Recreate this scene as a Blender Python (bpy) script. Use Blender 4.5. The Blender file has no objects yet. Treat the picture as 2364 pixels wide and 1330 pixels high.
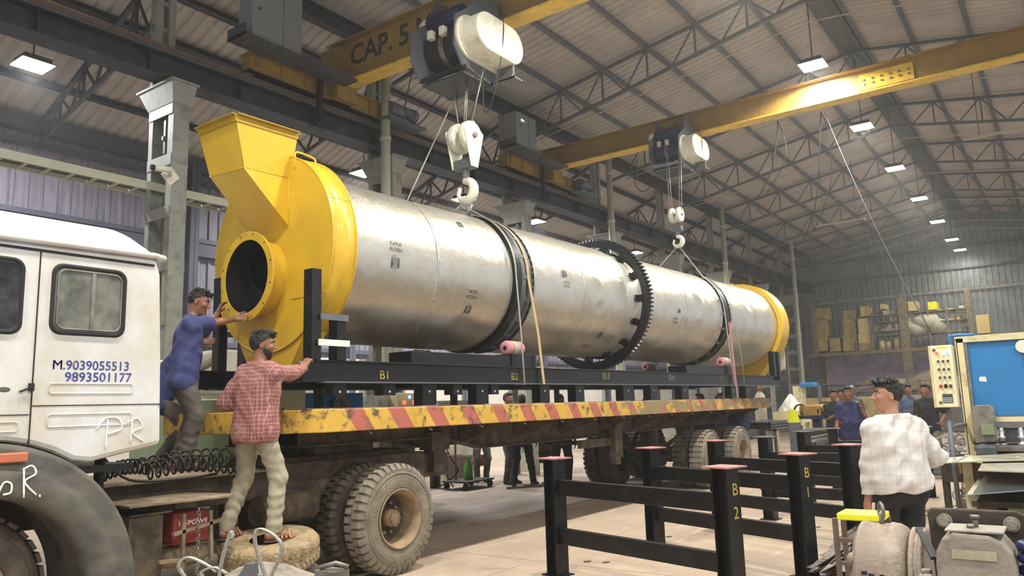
import bpy, bmesh, math, random
import numpy as np
from mathutils import Vector, Matrix, noise as mnoise
random.seed(7); rng = np.random.default_rng(7)
sc = bpy.context.scene
COL = sc.collection
PI = math.pi
# ------------------------------------------------------------------ camera
FPX = 1774.067; HCAM = 1.56
RC = ((0.5864, -0.1071, -0.8029), (-0.8095, -0.1131, -0.5761), (-0.0292, 0.9878, -0.1531))
def _ortho():
    v1 = Vector((2475 - 1182, -(901 - 665), -FPX)).normalized()
    v2 = Vector((-1316 - 1182, -(1015 - 665), -FPX)).normalized()
    z = v1.cross(v2).normalized(); v2 = z.cross(v1)
    return Matrix((v1, v2, z))
RM = _ortho()
cam = bpy.data.objects.new('camera', bpy.data.cameras.new('camera')); COL.objects.link(cam)
cam.data.sensor_width = 36; cam.data.lens = FPX / 2364 * 36
cam.data.clip_start = 0.05; cam.data.clip_end = 300
cam.matrix_world = Matrix.Translation((0, 0, HCAM)) @ RM.to_4x4()
sc.camera = cam
# ------------------------------------------------------------------ world, exposure
sc.view_settings.view_transform = 'Standard'; sc.view_settings.look = 'None'
sc.view_settings.gamma = 1; sc.view_settings.exposure = 0.44
sc.cycles.use_denoising = True; sc.cycles.use_adaptive_sampling = True; sc.cycles.adaptive_threshold = .03
sc.cycles.max_bounces = 5; sc.cycles.diffuse_bounces = 3; sc.cycles.glossy_bounces = 3
sc.cycles.transmission_bounces = 4; sc.cycles.sample_clamp_indirect = 4
w = bpy.data.worlds.new('night_air'); sc.world = w; w.use_nodes = True
w.node_tree.nodes['Background'].inputs[0].default_value = (0.75, 0.78, 0.85, 1)
w.node_tree.nodes['Background'].inputs[1].default_value = 0.72
def lamp_light(name, loc, power, size=0.45, col=(1, 0.96, 0.88), spread=160):
    l = bpy.data.lights.new(name, 'AREA'); l.shape = 'DISK'; l.size = size; l.energy = power; l.color = col
    l.spread = math.radians(spread)
    o = bpy.data.objects.new(name, l); COL.objects.link(o); o.location = loc
    return o
LAMP_Y, LAMP_Z = 3.45, 8.12
LAMP_X = [-2.3, 2.1, 6.5, 10.9, 15.35, 19.8, 24.2, 28.6, 33.0, 37.4, 40.4]
AISLE = [(4.9, 12.6, 7.08), (11.9, 12.6, 6.97), (15.5, 12.6, 7.09), (18.9, 12.6, 7.1), (25.5, 12.6, 7.1)]
for i, x in enumerate(LAMP_X): lamp_light('bay_light', (x, LAMP_Y, LAMP_Z - 0.04), 250 if x < 30 else (110 if x < 39 else 35))
for x in (-3, 2, 7): lamp_light('bay_light', (x, -3.2, LAMP_Z), 270)
for p in AISLE: lamp_light('aisle_light', (p[0], p[1], p[2] - 0.03), 230, 0.35, (0.9, 0.93, 1.0))
# ------------------------------------------------------------------ projection helpers (pixel -> point on a real plane)
def ray(x, y): return RM @ Vector((x - 1182, -(y - 665), -FPX))
def at(x, y, **k):
    (a, v), = k.items(); i = 'XYZ'.index(a); d = ray(x, y); o = Vector((0, 0, HCAM))
    return o + d * ((v - o[i]) / d[i])
YAW = math.radians(-2.5)
ML = Matrix.Translation((5.06, 6.8, 0)) @ Matrix.Rotation(YAW, 4, 'Z')
# ------------------------------------------------------------------ mesh builder
class MB:
    def __init__(s, M=None): s.v = []; s.f = []; s.sm = []; s.M = M
    def add(s, vs, fs, smooth=False):
        n = len(s.v)
        if s.M is not None: vs = [s.M @ Vector(p) for p in vs]
        s.v.extend([tuple(p) for p in vs]); s.f.extend([tuple(i + n for i in f) for f in fs]); s.sm.extend([smooth] * len(fs)); return s
    def box(s, c, d, R=None):
        c = Vector(c); h = [x / 2 for x in d]; vs = []
        for x in (-1, 1):
            for y in (-1, 1):
                for z in (-1, 1):
                    p = Vector((x * h[0], y * h[1], z * h[2]))
                    if R is not None: p = R @ p
                    vs.append(c + p)
        return s.add(vs, [(0, 1, 3, 2), (4, 6, 7, 5), (0, 4, 5, 1), (2, 3, 7, 6), (0, 2, 6, 4), (1, 5, 7, 3)])
    def b2(s, x0, x1, y0, y1, z0, z1):
        return s.box(((x0 + x1) / 2, (y0 + y1) / 2, (z0 + z1) / 2), (abs(x1 - x0), abs(y1 - y0), abs(z1 - z0)))
    def bar(s, p, q, w, h, up=(0, 0, 1)):
        p = Vector(p); q = Vector(q); d = (q - p)
        L = d.length; d.normalize(); u = Vector(up)
        if abs(d.dot(u)) > .99: u = Vector((1, 0, 0))
        r = d.cross(u).normalized(); u = r.cross(d)
        return s.box((p + q) / 2, (L, w, h), Matrix((d, r, u)).transposed())
    def angle(s, p, q, a, t=.006, up=(0, 0, 1), sgn=1):
        p = Vector(p); q = Vector(q); d = (q - p).normalized(); u = Vector(up); r = d.cross(u).normalized(); u = r.cross(d)
        s.bar(p + u * a / 2, q + u * a / 2, t, a, up); s.bar(p + r * sgn * a / 2, q + r * sgn * a / 2, a, t, up); return s
    def ibeam(s, p, q, w, h, tf=.015, tw=.01, up=(0, 0, 1)):
        p = Vector(p); q = Vector(q); d = (q - p).normalized(); u = Vector(up)
        r = d.cross(u).normalized(); u = r.cross(d)
        s.bar(p, q, tw, h, u); s.bar(p + u * (h / 2 - tf / 2), q + u * (h / 2 - tf / 2), w, tf, u); s.bar(p - u * (h / 2 - tf / 2), q - u * (h / 2 - tf / 2), w, tf, u); return s
    def cyl(s, p, q, r, r2=None, n=16, caps=True, smooth=True):
        p = Vector(p); q = Vector(q); r2 = r if r2 is None else r2; d = (q - p).normalized()
        a = d.orthogonal().normalized(); b = d.cross(a); vs = []
        for c, rr in ((p, r), (q, r2)):
            for i in range(n):
                t = 2 * PI * i / n; vs.append(c + (a * math.cos(t) + b * math.sin(t)) * rr)
        s.add(vs, [(i, (i + 1) % n, n + (i + 1) % n, n + i) for i in range(n)], smooth)
        if caps: s.add(vs, [tuple(range(n))[::-1], tuple(range(n, 2 * n))])
        return s
    def tube(s, pts, r, n=6, closed=False):
        pts = [Vector(p) for p in pts]; m = len(pts); vs = []; a = None
        for i, p in enumerate(pts):
            if closed: d = pts[(i + 1) % m] - pts[i - 1]
            else: d = pts[min(i + 1, m - 1)] - pts[max(i - 1, 0)]
            d.normalize()
            if a is None: a = d.orthogonal().normalized()
            a = (a - d * a.dot(d)).normalized(); b = d.cross(a)
            rr = r(i / (m - 1)) if callable(r) else r
            for k in range(n):
                t = 2 * PI * k / n; vs.append(p + (a * math.cos(t) + b * math.sin(t)) * rr)
        fs = []
        for i in range(m if closed else m - 1):
            j = (i + 1) % m
            for k in range(n): fs.append((i * n + k, i * n + (k + 1) % n, j * n + (k + 1) % n, j * n + k))
        s.add(vs, fs, True)
        if not closed: s.add(vs, [tuple(range(n))[::-1], tuple(range((m - 1) * n, m * n))])
        return s
    def lathe(s, prof, o, d, n=32, closed=False, a0=0, a1=2 * PI, smooth=True, caps=False):
        "prof: (along, radius) pairs; o origin, d axis"
        o = Vector(o); d = Vector(d).normalized(); a = d.orthogonal().normalized()
        if abs(d.z) < .5:
            a = (Vector((0, 0, 1)) - d * d.z).normalized()
        b = d.cross(a); vs = []; full = abs(a1 - a0 - 2 * PI) < 1e-6; nn = n if full else n + 1
        for (x, r) in prof:
            for i in range(nn):
                t = a0 + (a1 - a0) * i / n; vs.append(o + d * x + (a * math.cos(t) + b * math.sin(t)) * r)
        fs = []; m = len(prof)
        for j in range(m if closed else m - 1):
            k = (j + 1) % m
            for i in range(n):
                i2 = (i + 1) % nn; fs.append((j * nn + i, j * nn + i2, k * nn + i2, k * nn + i))
        s.add(vs, fs, smooth)
        if caps: s.add(vs, [tuple(range(nn))[::-1], tuple(range((m - 1) * nn, m * nn))])
        return s
    def prism(s, poly, o, ex, ey, dep, smooth=False):
        "poly of (u,v) in plane o+ex*u+ey*v, extruded by vector dep"
        o = Vector(o); ex = Vector(ex); ey = Vector(ey); dep = Vector(dep); n = len(poly)
        vs = [o + ex * u + ey * v for u, v in poly]; vs += [p + dep for p in vs]
        s.add(vs, [tuple(range(n))[::-1], tuple(range(n, 2 * n))]); 
        return s.add(vs, [(i, (i + 1) % n, n + (i + 1) % n, n + i) for i in range(n)], smooth)
    def hexa(s, b, t):
        "b,t: four corner lists"
        return s.add(list(b) + list(t), [(3, 2, 1, 0), (4, 5, 6, 7), (0, 1, 5, 4), (1, 2, 6, 5), (2, 3, 7, 6), (3, 0, 4, 7)])
    def grid(s, P, nu, nv, smooth=True, thick=None):
        vs = [P(i / nu, j / nv) for i in range(nu + 1) for j in range(nv + 1)]; m = nv + 1
        s.add(vs, [(i * m + j, (i + 1) * m + j, (i + 1) * m + j + 1, i * m + j + 1) for i in range(nu) for j in range(nv)], smooth); return s
    def ball(s, c, r, n=12, sc3=(1, 1, 1)):
        c = Vector(c); vs = []; fs = []; m = max(4, n // 2)
        for j in range(m + 1):
            ph = PI * j / m
            for i in range(n):
                t = 2 * PI * i / n; vs.append(c + Vector((math.sin(ph) * math.cos(t) * sc3[0], math.sin(ph) * math.sin(t) * sc3[1], math.cos(ph) * sc3[2])) * r)
        for j in range(m):
            for i in range(n): fs.append((j * n + i, (j + 1) * n + i, (j + 1) * n + (i + 1) % n, j * n + (i + 1) % n))
        return s.add(vs, fs, True)
    def torus(s, c, d, R, r, n=24, m=8):
        return s.lathe([(r * math.cos(2 * PI * i / m), R + r * math.sin(2 * PI * i / m)) for i in range(m)], c, d, n, closed=True)
WM = {}
def tag(o, label=None, cat=None, group=None, kind=None):
    if label: o['label'] = label
    if cat: o['category'] = cat
    if group: o['group'] = group
    if kind: o['kind'] = kind
    return o
def thing(name, label, cat, loc=(0, 0, 0), rz=0, group=None, M=None):
    o = bpy.data.objects.new(name, None); COL.objects.link(o); o.empty_display_size = .2
    M = M if M is not None else Matrix.Translation(loc) @ Matrix.Rotation(rz, 4, 'Z')
    o.matrix_world = M; WM[o.name] = M.copy()
    return tag(o, label, cat, group)
def obj(name, mb, m, parent=None, label=None, bevel=0, sub=0, fixn=True):
    me = bpy.data.meshes.new(name); vs = mb.v
    Mi = WM[parent.name].inverted() if parent is not None else None
    if Mi is not None: vs = [Mi @ Vector(p) for p in vs]
    me.from_pydata([tuple(p) for p in vs], [], mb.f)
    if any(mb.sm): me.polygons.foreach_set('use_smooth', mb.sm)
    if fixn and len(mb.f) < 60000:
        bm = bmesh.new(); bm.from_mesh(me)
        bmesh.ops.remove_doubles(bm, verts=bm.verts, dist=1e-6)
        bmesh.ops.recalc_face_normals(bm, faces=bm.faces); bm.to_mesh(me); bm.free()
    for mm in (m if isinstance(m, (list, tuple)) else [m]): me.materials.append(mm)
    o = bpy.data.objects.new(name, me); COL.objects.link(o)
    if parent is not None: o.parent = parent; WM[o.name] = WM[parent.name]
    else: WM[o.name] = Matrix.Identity(4)
    if bevel:
        b = o.modifiers.new('bevel', 'BEVEL'); b.width = bevel; b.segments = 2; b.limit_method = 'ANGLE'; b.angle_limit = math.radians(35)
    if sub:
        b = o.modifiers.new('sub', 'SUBSURF'); b.levels = sub; b.render_levels = sub
    if label: o['label'] = label
    return o
def struct(name, mb, m, **k): return tag(obj(name, mb, m, **k), kind='structure')
def copy_tree(o, parent=None):
    c = o.copy(); COL.objects.link(c); c.parent = parent
    for ch in [x for x in COL.objects if x.parent == o]: copy_tree(ch, c)
    return c
def copy_at(o, M, label=None, group=None):
    c = copy_tree(o); c.matrix_world = M
    if label: c['label'] = label
    if group: c['group'] = group
    return c
def TR(loc, rz=0): return Matrix.Translation(loc) @ Matrix.Rotation(rz, 4, 'Z')
def rope(p, q, sag=0, n=12):
    p = Vector(p); q = Vector(q)
    return [p.lerp(q, i / n) - Vector((0, 0, sag * 4 * (i / n) * (1 - i / n))) for i in range(n + 1)]
def spline(pts, n=8):
    pts = [Vector(p) for p in pts]; P = [pts[0]] + pts + [pts[-1]]; out = []
    for i in range(1, len(P) - 2):
        a, b, c, d = P[i - 1:i + 3]
        for k in range(n):
            t = k / n; out.append(.5 * ((2 * b) + (c - a) * t + (2 * a - 5 * b + 4 * c - d) * t * t + (3 * b - a - 3 * c + d) * t ** 3))
    return out + [pts[-1]]
TXT = {}
def text_geo(t, bold=0.0):
    "unit-height letters as (verts, faces) in the xy plane, starting at x=0"
    if (t, bold) in TXT: return TXT[(t, bold)]
    c = bpy.data.curves.new('lettering', 'FONT'); c.body = t; c.size = 1.4; c.offset = bold; c.resolution_u = 3
    o = bpy.data.objects.new('lettering', c); COL.objects.link(o)
    dg = bpy.context.evaluated_depsgraph_get(); me = bpy.data.meshes.new_from_object(o.evaluated_get(dg))
    vs = [tuple(v.co) for v in me.vertices]; fs = [tuple(p.vertices) for p in me.polygons]
    bpy.data.objects.remove(o); bpy.data.curves.remove(c); bpy.data.meshes.remove(me)
    TXT[(t, bold)] = (vs, fs); return vs, fs
def text_on(mb, t, o, ex, ey, h, wscale=1, bold=0.0, fn=None):
    vs, fs = text_geo(t, bold); o = Vector(o) if o is not None else None
    if fn is None: P = [o + Vector(ex) * (v[0] * h * wscale) + Vector(ey) * (v[1] * h) for v in vs]
    else: P = [fn(v[0] * h * wscale, v[1] * h) for v in vs]
    return mb.add(P, fs)
# ------------------------------------------------------------------ materials
MT = {}
def mat(name, col, rough=.6, metal=0, var=.12, scale=5, dirt=None, amt=.35, dscale=3, dsharp=.12, bump=0, bscale=60, emit=None, es=1, coat=0, alpha=1, coord='Object', stretch=(1, 1, 1)):
    m = bpy.data.materials.new(name); m.use_nodes = True; MT[name] = m; nt = m.node_tree; N = nt.nodes; L = nt.links; P = N['Principled BSDF']
    P.inputs['Roughness'].default_value = rough; P.inputs['Metallic'].default_value = metal
    if coat: P.inputs['Coat Weight'].default_value = coat; P.inputs['Coat Roughness'].default_value = .15
    if alpha < 1: P.inputs['Alpha'].default_value = alpha
    tc = N.new('ShaderNodeTexCoord'); mp = N.new('ShaderNodeMapping'); mp.inputs['Scale'].default_value = stretch
    L.new(tc.outputs[coord], mp.inputs[0]); V = mp.outputs[0]
    n1 = N.new('ShaderNodeTexNoise'); n1.inputs['Scale'].default_value = scale; n1.inputs['Detail'].default_value = 5; L.new(V, n1.inputs['Vector'])
    r1 = N.new('ShaderNodeValToRGB'); c = col
    r1.color_ramp.elements[0].position = .3; r1.color_ramp.elements[1].position = .7
    r1.color_ramp.elements[0].color = (*[x * (1 - var) for x in c], 1); r1.color_ramp.elements[1].color = (*[min(1, x * (1 + var)) for x in c], 1)
    L.new(n1.outputs[0], r1.inputs[0]); out = r1.outputs[0]
    if dirt:
        n2 = N.new('ShaderNodeTexNoise'); n2.inputs['Scale'].default_value = dscale; n2.inputs['Detail'].default_value = 8; n2.inputs['Roughness'].default_value = .65; L.new(V, n2.inputs['Vector'])
        r2 = N.new('ShaderNodeValToRGB'); e = r2.color_ramp.elements; t = 1 - amt
        e[0].position = max(0, .25 + .5 * t - dsharp); e[1].position = min(1, .25 + .5 * t + dsharp); e[0].color = (0, 0, 0, 1); e[1].color = (1, 1, 1, 1)
        L.new(n2.outputs[0], r2.inputs[0]); mx = N.new('ShaderNodeMix'); mx.data_type = 'RGBA'
        L.new(r2.outputs[0], mx.inputs[0]); L.new(out, mx.inputs[6]); mx.inputs[7].default_value = (*dirt, 1); out = mx.outputs[2]
    L.new(out, P.inputs['Base Color'])
    if bump:
        n3 = N.new('ShaderNodeTexNoise'); n3.inputs['Scale'].default_value = bscale; n3.inputs['Detail'].default_value = 4; L.new(V, n3.inputs['Vector'])
        bp = N.new('ShaderNodeBump'); bp.inputs['Strength'].default_value = bump; bp.inputs['Distance'].default_value = .02
        L.new(n3.outputs[0], bp.inputs['Height']); L.new(bp.outputs[0], P.inputs['Normal'])
    if emit: P.inputs['Emission Color'].default_value = (*emit, 1); P.inputs['Emission Strength'].default_value = es
    return m
def S(h):  # sRGB hex to linear
    return tuple(((int(h[i:i + 2], 16) / 255) ** 2.2) for i in (0, 2, 4))
m_roof = mat('galvanised_roof', S('bfb6ad'), .55, .1, .06, 1.2, S('98908a'), .3, 1.5, .3)
m_steel = mat('dark_grey_steel', S('4b4c52'), .55, .3, .12, 3, S('6d6a66'), .25, 5)
m_girder = mat('runway_steel', S('33353c'), .5, .3, .1, 3, S('5a5550'), .2, 4)
m_rust = mat('rail_brown', S('6a5a50'), .55, .3, .2, 8)
m_column = mat('grey_green_column', S('8f9084'), .55, .1, .1, 3, S('6c6a62'), .3, 6)
m_wall = mat('wall_sheet', S('8d8790'), .6, .1, .08, 1.5, S('615d60'), .28, 3, .2, stretch=(4, 4, .5))
m_girt = mat('girt_paint', S('565660'), .6, .1, .1, 2)
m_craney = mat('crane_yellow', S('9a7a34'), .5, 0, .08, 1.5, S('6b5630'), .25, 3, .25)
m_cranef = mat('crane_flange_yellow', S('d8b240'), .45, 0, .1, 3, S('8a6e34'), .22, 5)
m_black = mat('black_paint', S('101114'), .38, .1, .2, 6, S('26272b'), .25, 9)
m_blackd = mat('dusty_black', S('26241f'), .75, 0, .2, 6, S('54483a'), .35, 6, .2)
m_yellow = mat('drum_yellow', S('dbb62e'), .36, 0, .04, 2.5, S('c49630'), .35, 2.2, .25, coat=.15)
m_white = mat('hoist_cream', S('e2e0cc'), .35, 0, .05, 6, S('b3ad95'), .25, 5)
m_hblack = mat('hoist_dark', S('26282d'), .45, .3, .2, 8)
m_hgrey = mat('hoist_grey', S('60656a'), .5, .2, .1, 5)
m_navy = mat('motor_navy', S('1c2450'), .45, .1, .15, 8)
m_wire = mat('wire_rope', S('a3a49a'), .45, .6, .2, 80)
m_cable = mat('black_cable', S('141414'), .5, 0, .1, 8)
m_lampbody = mat('lamp_housing', S('4a4a4a'), .5, .3)
m_lamp = mat('lamp_lens', S('ffffff'), .5, emit=(1, .98, .9), es=40)
m_box = mat('grey_cabinet', S('868a8a'), .5, .1, .05, 2)
m_chrome = mat('bare_steel', S('c8c8c4'), .28, .9, .1, 12)
m_dsteel = mat('dull_steel', S('85827c'), .5, .6, .2, 10, S('5b4a3c'), .3, 6)
m_cab = mat('cab_white', S('cfd3d6'), .4, 0, .04, 2, S('b3a888'), .38, 2.4, .22, coat=.15, stretch=(1, 1, .8))
m_glassd = mat('dark_glass', S('1a1d1e'), .08, 0, .3, 3, S('4c4f4c'), .35, 3)
m_glassv = mat('dusty_glass', S('4f524c'), .2, 0, .2, 2, S('8d8d80'), .42, 4, .2)
m_rubber = mat('black_rubber', S('1d1d1d'), .7, 0, .2, 8)
m_fender = mat('dusty_fender', S('37383c'), .7, 0, .12, 4, S('77725f'), .3, 3, .3, stretch=(1, 2, 2))
m_tyre = mat('dusty_tyre', S('857c6c'), .85, 0, .15, 8, S('5d584e'), .4, 6, .2, bump=.3, bscale=40)
m_tyred = mat('dark_tyre', S('403c36'), .85, 0, .2, 8, S('6e6556'), .3, 6, .2)
m_tyrem = mat('muddy_tyre', S('a08d6c'), .9, 0, .12, 10, S('6d5f49'), .35, 14, .1, bump=1, bscale=60)
m_rim = mat('dusty_rim', S('9c8668'), .75, .1, .15, 6, S('5d4b39'), .35, 5, .2)
m_chassis = mat('muddy_chassis_and_disc_shade', S('3b322a'), .8, 0, .25, 5, S('75654e'), .3, 6, .2)
m_dustpl = mat('dusty_plate', S('8a7a60'), .85, 0, .15, 8, S('4b4032'), .35, 7, .2)
m_orange = mat('orange_marker', S('b5694a'), .5, 0, .1, 8)
m_letter = mat('blue_lettering', S('2d3a80'), .5, 0, .1, 30, S('9aa0b8'), .18, 25)
m_mark = mat('chalk_white', S('e6e6e0'), .8)
m_gold = mat('gold_marking', S('a8923c'), .6, 0, .2, 30)
m_stamp = mat('mill_stamp', S('4b4b48'), .6)
m_txt = mat('black_lettering', S('26262c'), .6, 0, .3, 9, S('8a6d2c'), .14, 12)
m_skin = mat('skin', S('845b43'), .5, 0, .08, 14)
m_skin2 = mat('skin_fair', S('a87a60'), .5, 0, .06, 14)
m_hair = mat('black_hair', S('151312'), .5, 0, .4, 40, bump=.6, bscale=120)
m_eyew = mat('eye_white', S('a8a29a'), .4)
m_bluesh = mat('navy_polo', S('333a68'), .8, 0, .1, 5, S('4a5078'), .2, 5, .25)
m_navysh = mat('dark_navy_polo', S('22254a'), .8, 0, .12, 5)
m_blacksh = mat('black_tee', S('1b1b1e'), .8, 0, .12, 5)
m_greysh = mat('slate_blue_shirt', S('4a5670'), .8, 0, .1, 6)
m_pgrey = mat('charcoal_trousers', S('55504b'), .85, 0, .12, 6)
m_pblack = mat('black_trousers', S('19191d'), .8, 0, .2, 6)
m_polive = mat('olive_trousers', S('6a6452'), .85, 0, .12, 6)
m_jean = mat('faded_jeans', S('a39a84'), .85, 0, .1, 8, S('86806e'), .35, 5, .25)
m_shoe = mat('brown_leather', S('5b4030'), .5, 0, .15, 12)
m_kurta = mat('brown_cloth', S('7a6450'), .85, 0, .12, 8)
m_blueM = mat('press_blue', S('2f7fbe'), .4, 0, .05, 1.2, S('2b6fa6'), .4, 1, .3)
m_cream = mat('machine_cream', S('dcd0a0'), .5, 0, .06, 4, S('a8966a'), .22, 5)
m_panel = mat('panel_cream', S('e3dcb0'), .45, 0, .03, 4)
m_sheet = mat('sheet_metal', S('b9b49c'), .35, .5, .08, 4, S('8f8a76'), .3, 5)
m_sheets = mat('shiny_sheet', S('a9b4bb'), .16, .9, .1, 3)
m_motor = mat('taupe_castiron', S('877a6c'), .6, .1, .08, 6, S('a49a8c'), .22, 8, bump=.25, bscale=60)
m_gearb = mat('grey_castiron', S('8d877c'), .6, .1, .1, 6, S('5c554b'), .28, 7, bump=.2, bscale=50)
m_tape = mat('yellow_tape', S('e4e01e'), .4, 0, .05, 8)
m_strip = mat('steel_strips', S('6a655f'), .5, .4, .2, 10, S('8a8278'), .3, 12)
m_green = mat('green_plastic', S('3c8a34'), .3, 0, .15, 8)
m_greeng = mat('sea_green_machine', S('8b9a78'), .6, 0, .08, 3, S('b5ad8c'), .25, 4)
m_wood = mat('pale_board', S('9a8659'), .75, 0, .12, 6, S('7a6843'), .3, 4)
m_card = mat('cardboard', S('a8935c'), .8, 0, .1, 3, S('8a7848'), .3, 4)
m_plast = mat('cream_plaster', S('cfc8b8'), .85, 0, .05, 2)
m_plastp = mat('mauve_plaster', S('c2b5c9'), .85, 0, .06, 1, S('6d6473'), .3, 1.5, .25)
m_redp = mat('primer_red', S('a8746c'), .7, 0, .1, 10)
m_red = mat('red_plastic', S('b02a20'), .4)
m_redo = mat('red_sack', S('8c3a30'), .7, 0, .2, 8)
m_orangef = mat('orange_paint', S('d08428'), .5, 0, .1, 6, S('7a4a20'), .2, 6)
m_ledR = mat('led_red', S('ff3020'), .5, emit=(1, .1, .05), es=2)
m_ledB = mat('led_blue', S('2040ff'), .5, emit=(.1, .2, 1), es=4)
m_ledY = mat('led_amber', S('ffd070'), .5, emit=(1, .75, .3), es=2)
m_bags = mat('white_sacks', S('b5ad98'), .7, 0, .1, 6, S('8d8670'), .3, 6)
m_jute = mat('strap_webbing', S('a89468'), .8, 0, .1, 30)
m_pink = mat('pink_sling', S('b97f84'), .7, 0, .12, 30)
m_pot = mat('pale_grey_pipe', S('b4b39c'), .5, 0, .06, 3)

def nodes(m): return m.node_tree.nodes, m.node_tree.links, m.node_tree.nodes['Principled BSDF']
def math_node(N, L, op, a, b=None):
    n = N.new('ShaderNodeMath'); n.operation = op
    for i, v in enumerate((a, b)):
        if v is None: continue
        if isinstance(v, (int, float)): n.inputs[i].default_value = v
        else: L.new(v, n.inputs[i])
    return n.outputs[0]
# floor: dusty concrete with joints, stains and scratches
def floor_material():
    m = mat('dusty_concrete', S('a89782'), .75, 0, .1, .7, S('8d7a6c'), .42, .45, .16, bump=.15, bscale=30)
    N, L, P = nodes(m); src = P.inputs['Base Color'].links[0].from_socket
    tc = N.new('ShaderNodeTexCoord')
    def layer(src, scale, lo, hi, col, st=(1, 1, 1)):
        mp = N.new('ShaderNodeMapping'); mp.inputs['Scale'].default_value = st; L.new(tc.outputs['Object'], mp.inputs[0])
        n = N.new('ShaderNodeTexNoise'); n.inputs['Scale'].default_value = scale; n.inputs['Detail'].default_value = 9; n.inputs['Roughness'].default_value = .7; L.new(mp.outputs[0], n.inputs['Vector'])
        r = N.new('ShaderNodeValToRGB'); r.color_ramp.elements[0].position = lo; r.color_ramp.elements[1].position = hi; L.new(n.outputs[0], r.inputs[0])
        x = N.new('ShaderNodeMix'); x.data_type = 'RGBA'; L.new(r.outputs[0], x.inputs[0]); L.new(src, x.inputs[6]); x.inputs[7].default_value = (*col, 1); return x.outputs[2]
    src = layer(src, 2.2, .58, .72, S('7a6c62')); src = layer(src, 1.2, .56, .7, S('bbab94'), (.5, 4, 1)); src = layer(src, 9, .66, .72, S('6a5d54'), (1, 2.5, 1))
    sp = N.new('ShaderNodeSeparateXYZ'); L.new(tc.outputs['Object'], sp.inputs[0])
    j = None
    for ax, per in ((0, 4.5), (1, 3.1)):
        d = math_node(N, L, 'ABSOLUTE', math_node(N, L, 'SUBTRACT', math_node(N, L, 'FRACT', math_node(N, L, 'DIVIDE', sp.outputs[ax], per)), .5)); d = math_node(N, L, 'LESS_THAN', d, .0035)
        j = d if j is None else math_node(N, L, 'MAXIMUM', j, d)
    x = N.new('ShaderNodeMix'); x.data_type = 'RGBA'; L.new(math_node(N, L, 'MULTIPLY', j, .6), x.inputs[0]); L.new(src, x.inputs[6]); x.inputs[7].default_value = (*S('6f6156'), 1)
    L.new(x.outputs[2], P.inputs['Base Color']); return m
m_floor = floor_material()
# silver cladding of the drum
def silver_material():
    m = mat('aluminium_cladding', S('d6d4c8'), .3, .92, .06, 3, S('b8b09c'), .35, 3, .2)
    N, L, P = nodes(m); tc = N.new('ShaderNodeTexCoord')
    n = N.new('ShaderNodeTexNoise'); n.inputs['Scale'].default_value = 1.6; n.inputs['Detail'].default_value = 3; L.new(tc.outputs['Object'], n.inputs['Vector'])
    n2 = N.new('ShaderNodeTexNoise'); n2.inputs['Scale'].default_value = 45; n2.inputs['Detail'].default_value = 5; L.new(tc.outputs['Object'], n2.inputs['Vector'])
    b = N.new('ShaderNodeBump'); b.inputs['Strength'].default_value = .35; b.inputs['Distance'].default_value = .08; L.new(n.outputs[0], b.inputs['Height'])
    b2 = N.new('ShaderNodeBump'); b2.inputs['Strength'].default_value = .12; b2.inputs['Distance'].default_value = .01; L.new(n2.outputs[0], b2.inputs['Height']); L.new(b.outputs[0], b2.inputs['Normal']); L.new(b2.outputs[0], P.inputs['Normal'])
    r = N.new('ShaderNodeMapRange'); r.inputs['To Min'].default_value = .28; r.inputs['To Max'].default_value = .5; L.new(n2.outputs[0], r.inputs[0]); L.new(r.outputs[0], P.inputs['Roughness']); return m
m_silver = silver_material()
# striped deck edge
def stripe_material():
    m = mat('striped_deck_paint', S('c9a142'), .6, 0, .12, 4, S('57503f'), .33, 11, .06)
    N, L, P = nodes(m); mx = P.inputs['Base Color'].links[0].from_node; base = mx.inputs[6].links[0].from_socket
    tc = N.new('ShaderNodeTexCoord'); sp = N.new('ShaderNodeSeparateXYZ'); L.new(tc.outputs['Object'], sp.inputs[0])
    u = math_node(N, L, 'ADD', sp.outputs[0], math_node(N, L, 'MULTIPLY', sp.outputs[2], .75))
    u = math_node(N, L, 'FRACT', math_node(N, L, 'DIVIDE', u, .55)); k = math_node(N, L, 'LESS_THAN', u, .42)
    k = math_node(N, L, 'MULTIPLY', k, math_node(N, L, 'GREATER_THAN', sp.outputs[0], .45))
    m2 = N.new('ShaderNodeMix'); m2.data_type = 'RGBA'; L.new(k, m2.inputs[0]); L.new(base, m2.inputs[6]); m2.inputs[7].default_value = (*S('ae6252'), 1); L.new(m2.outputs[2], mx.inputs[6])
    # worn further along the deck
    n = N.new('ShaderNodeTexNoise'); n.inputs['Scale'].default_value = 2.2; n.inputs['Detail'].default_value = 9; n.inputs['Roughness'].default_value = .75
    mp = N.new('ShaderNodeMapping'); mp.inputs['Scale'].default_value = (1, 1, 3); L.new(tc.outputs['Object'], mp.inputs[0]); L.new(mp.outputs[0], n.inputs['Vector'])
    far = N.new('ShaderNodeMapRange'); far.inputs[1].default_value = 1.5; far.inputs[2].default_value = 7; far.inputs['To Min'].default_value = -.08; far.inputs['To Max'].default_value = .08; L.new(sp.outputs[0], far.inputs[0])
    k = math_node(N, L, 'GREATER_THAN', math_node(N, L, 'ADD', n.outputs[0], far.outputs[0]), .58)
    m3 = N.new('ShaderNodeMix'); m3.data_type = 'RGBA'; L.new(k, m3.inputs[0]); L.new(mx.outputs[2], m3.inputs[6]); m3.inputs[7].default_value = (*S('8a7a52'), 1)
    L.new(m3.outputs[2], P.inputs['Base Color']); return m
m_stripe = stripe_material()
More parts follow.
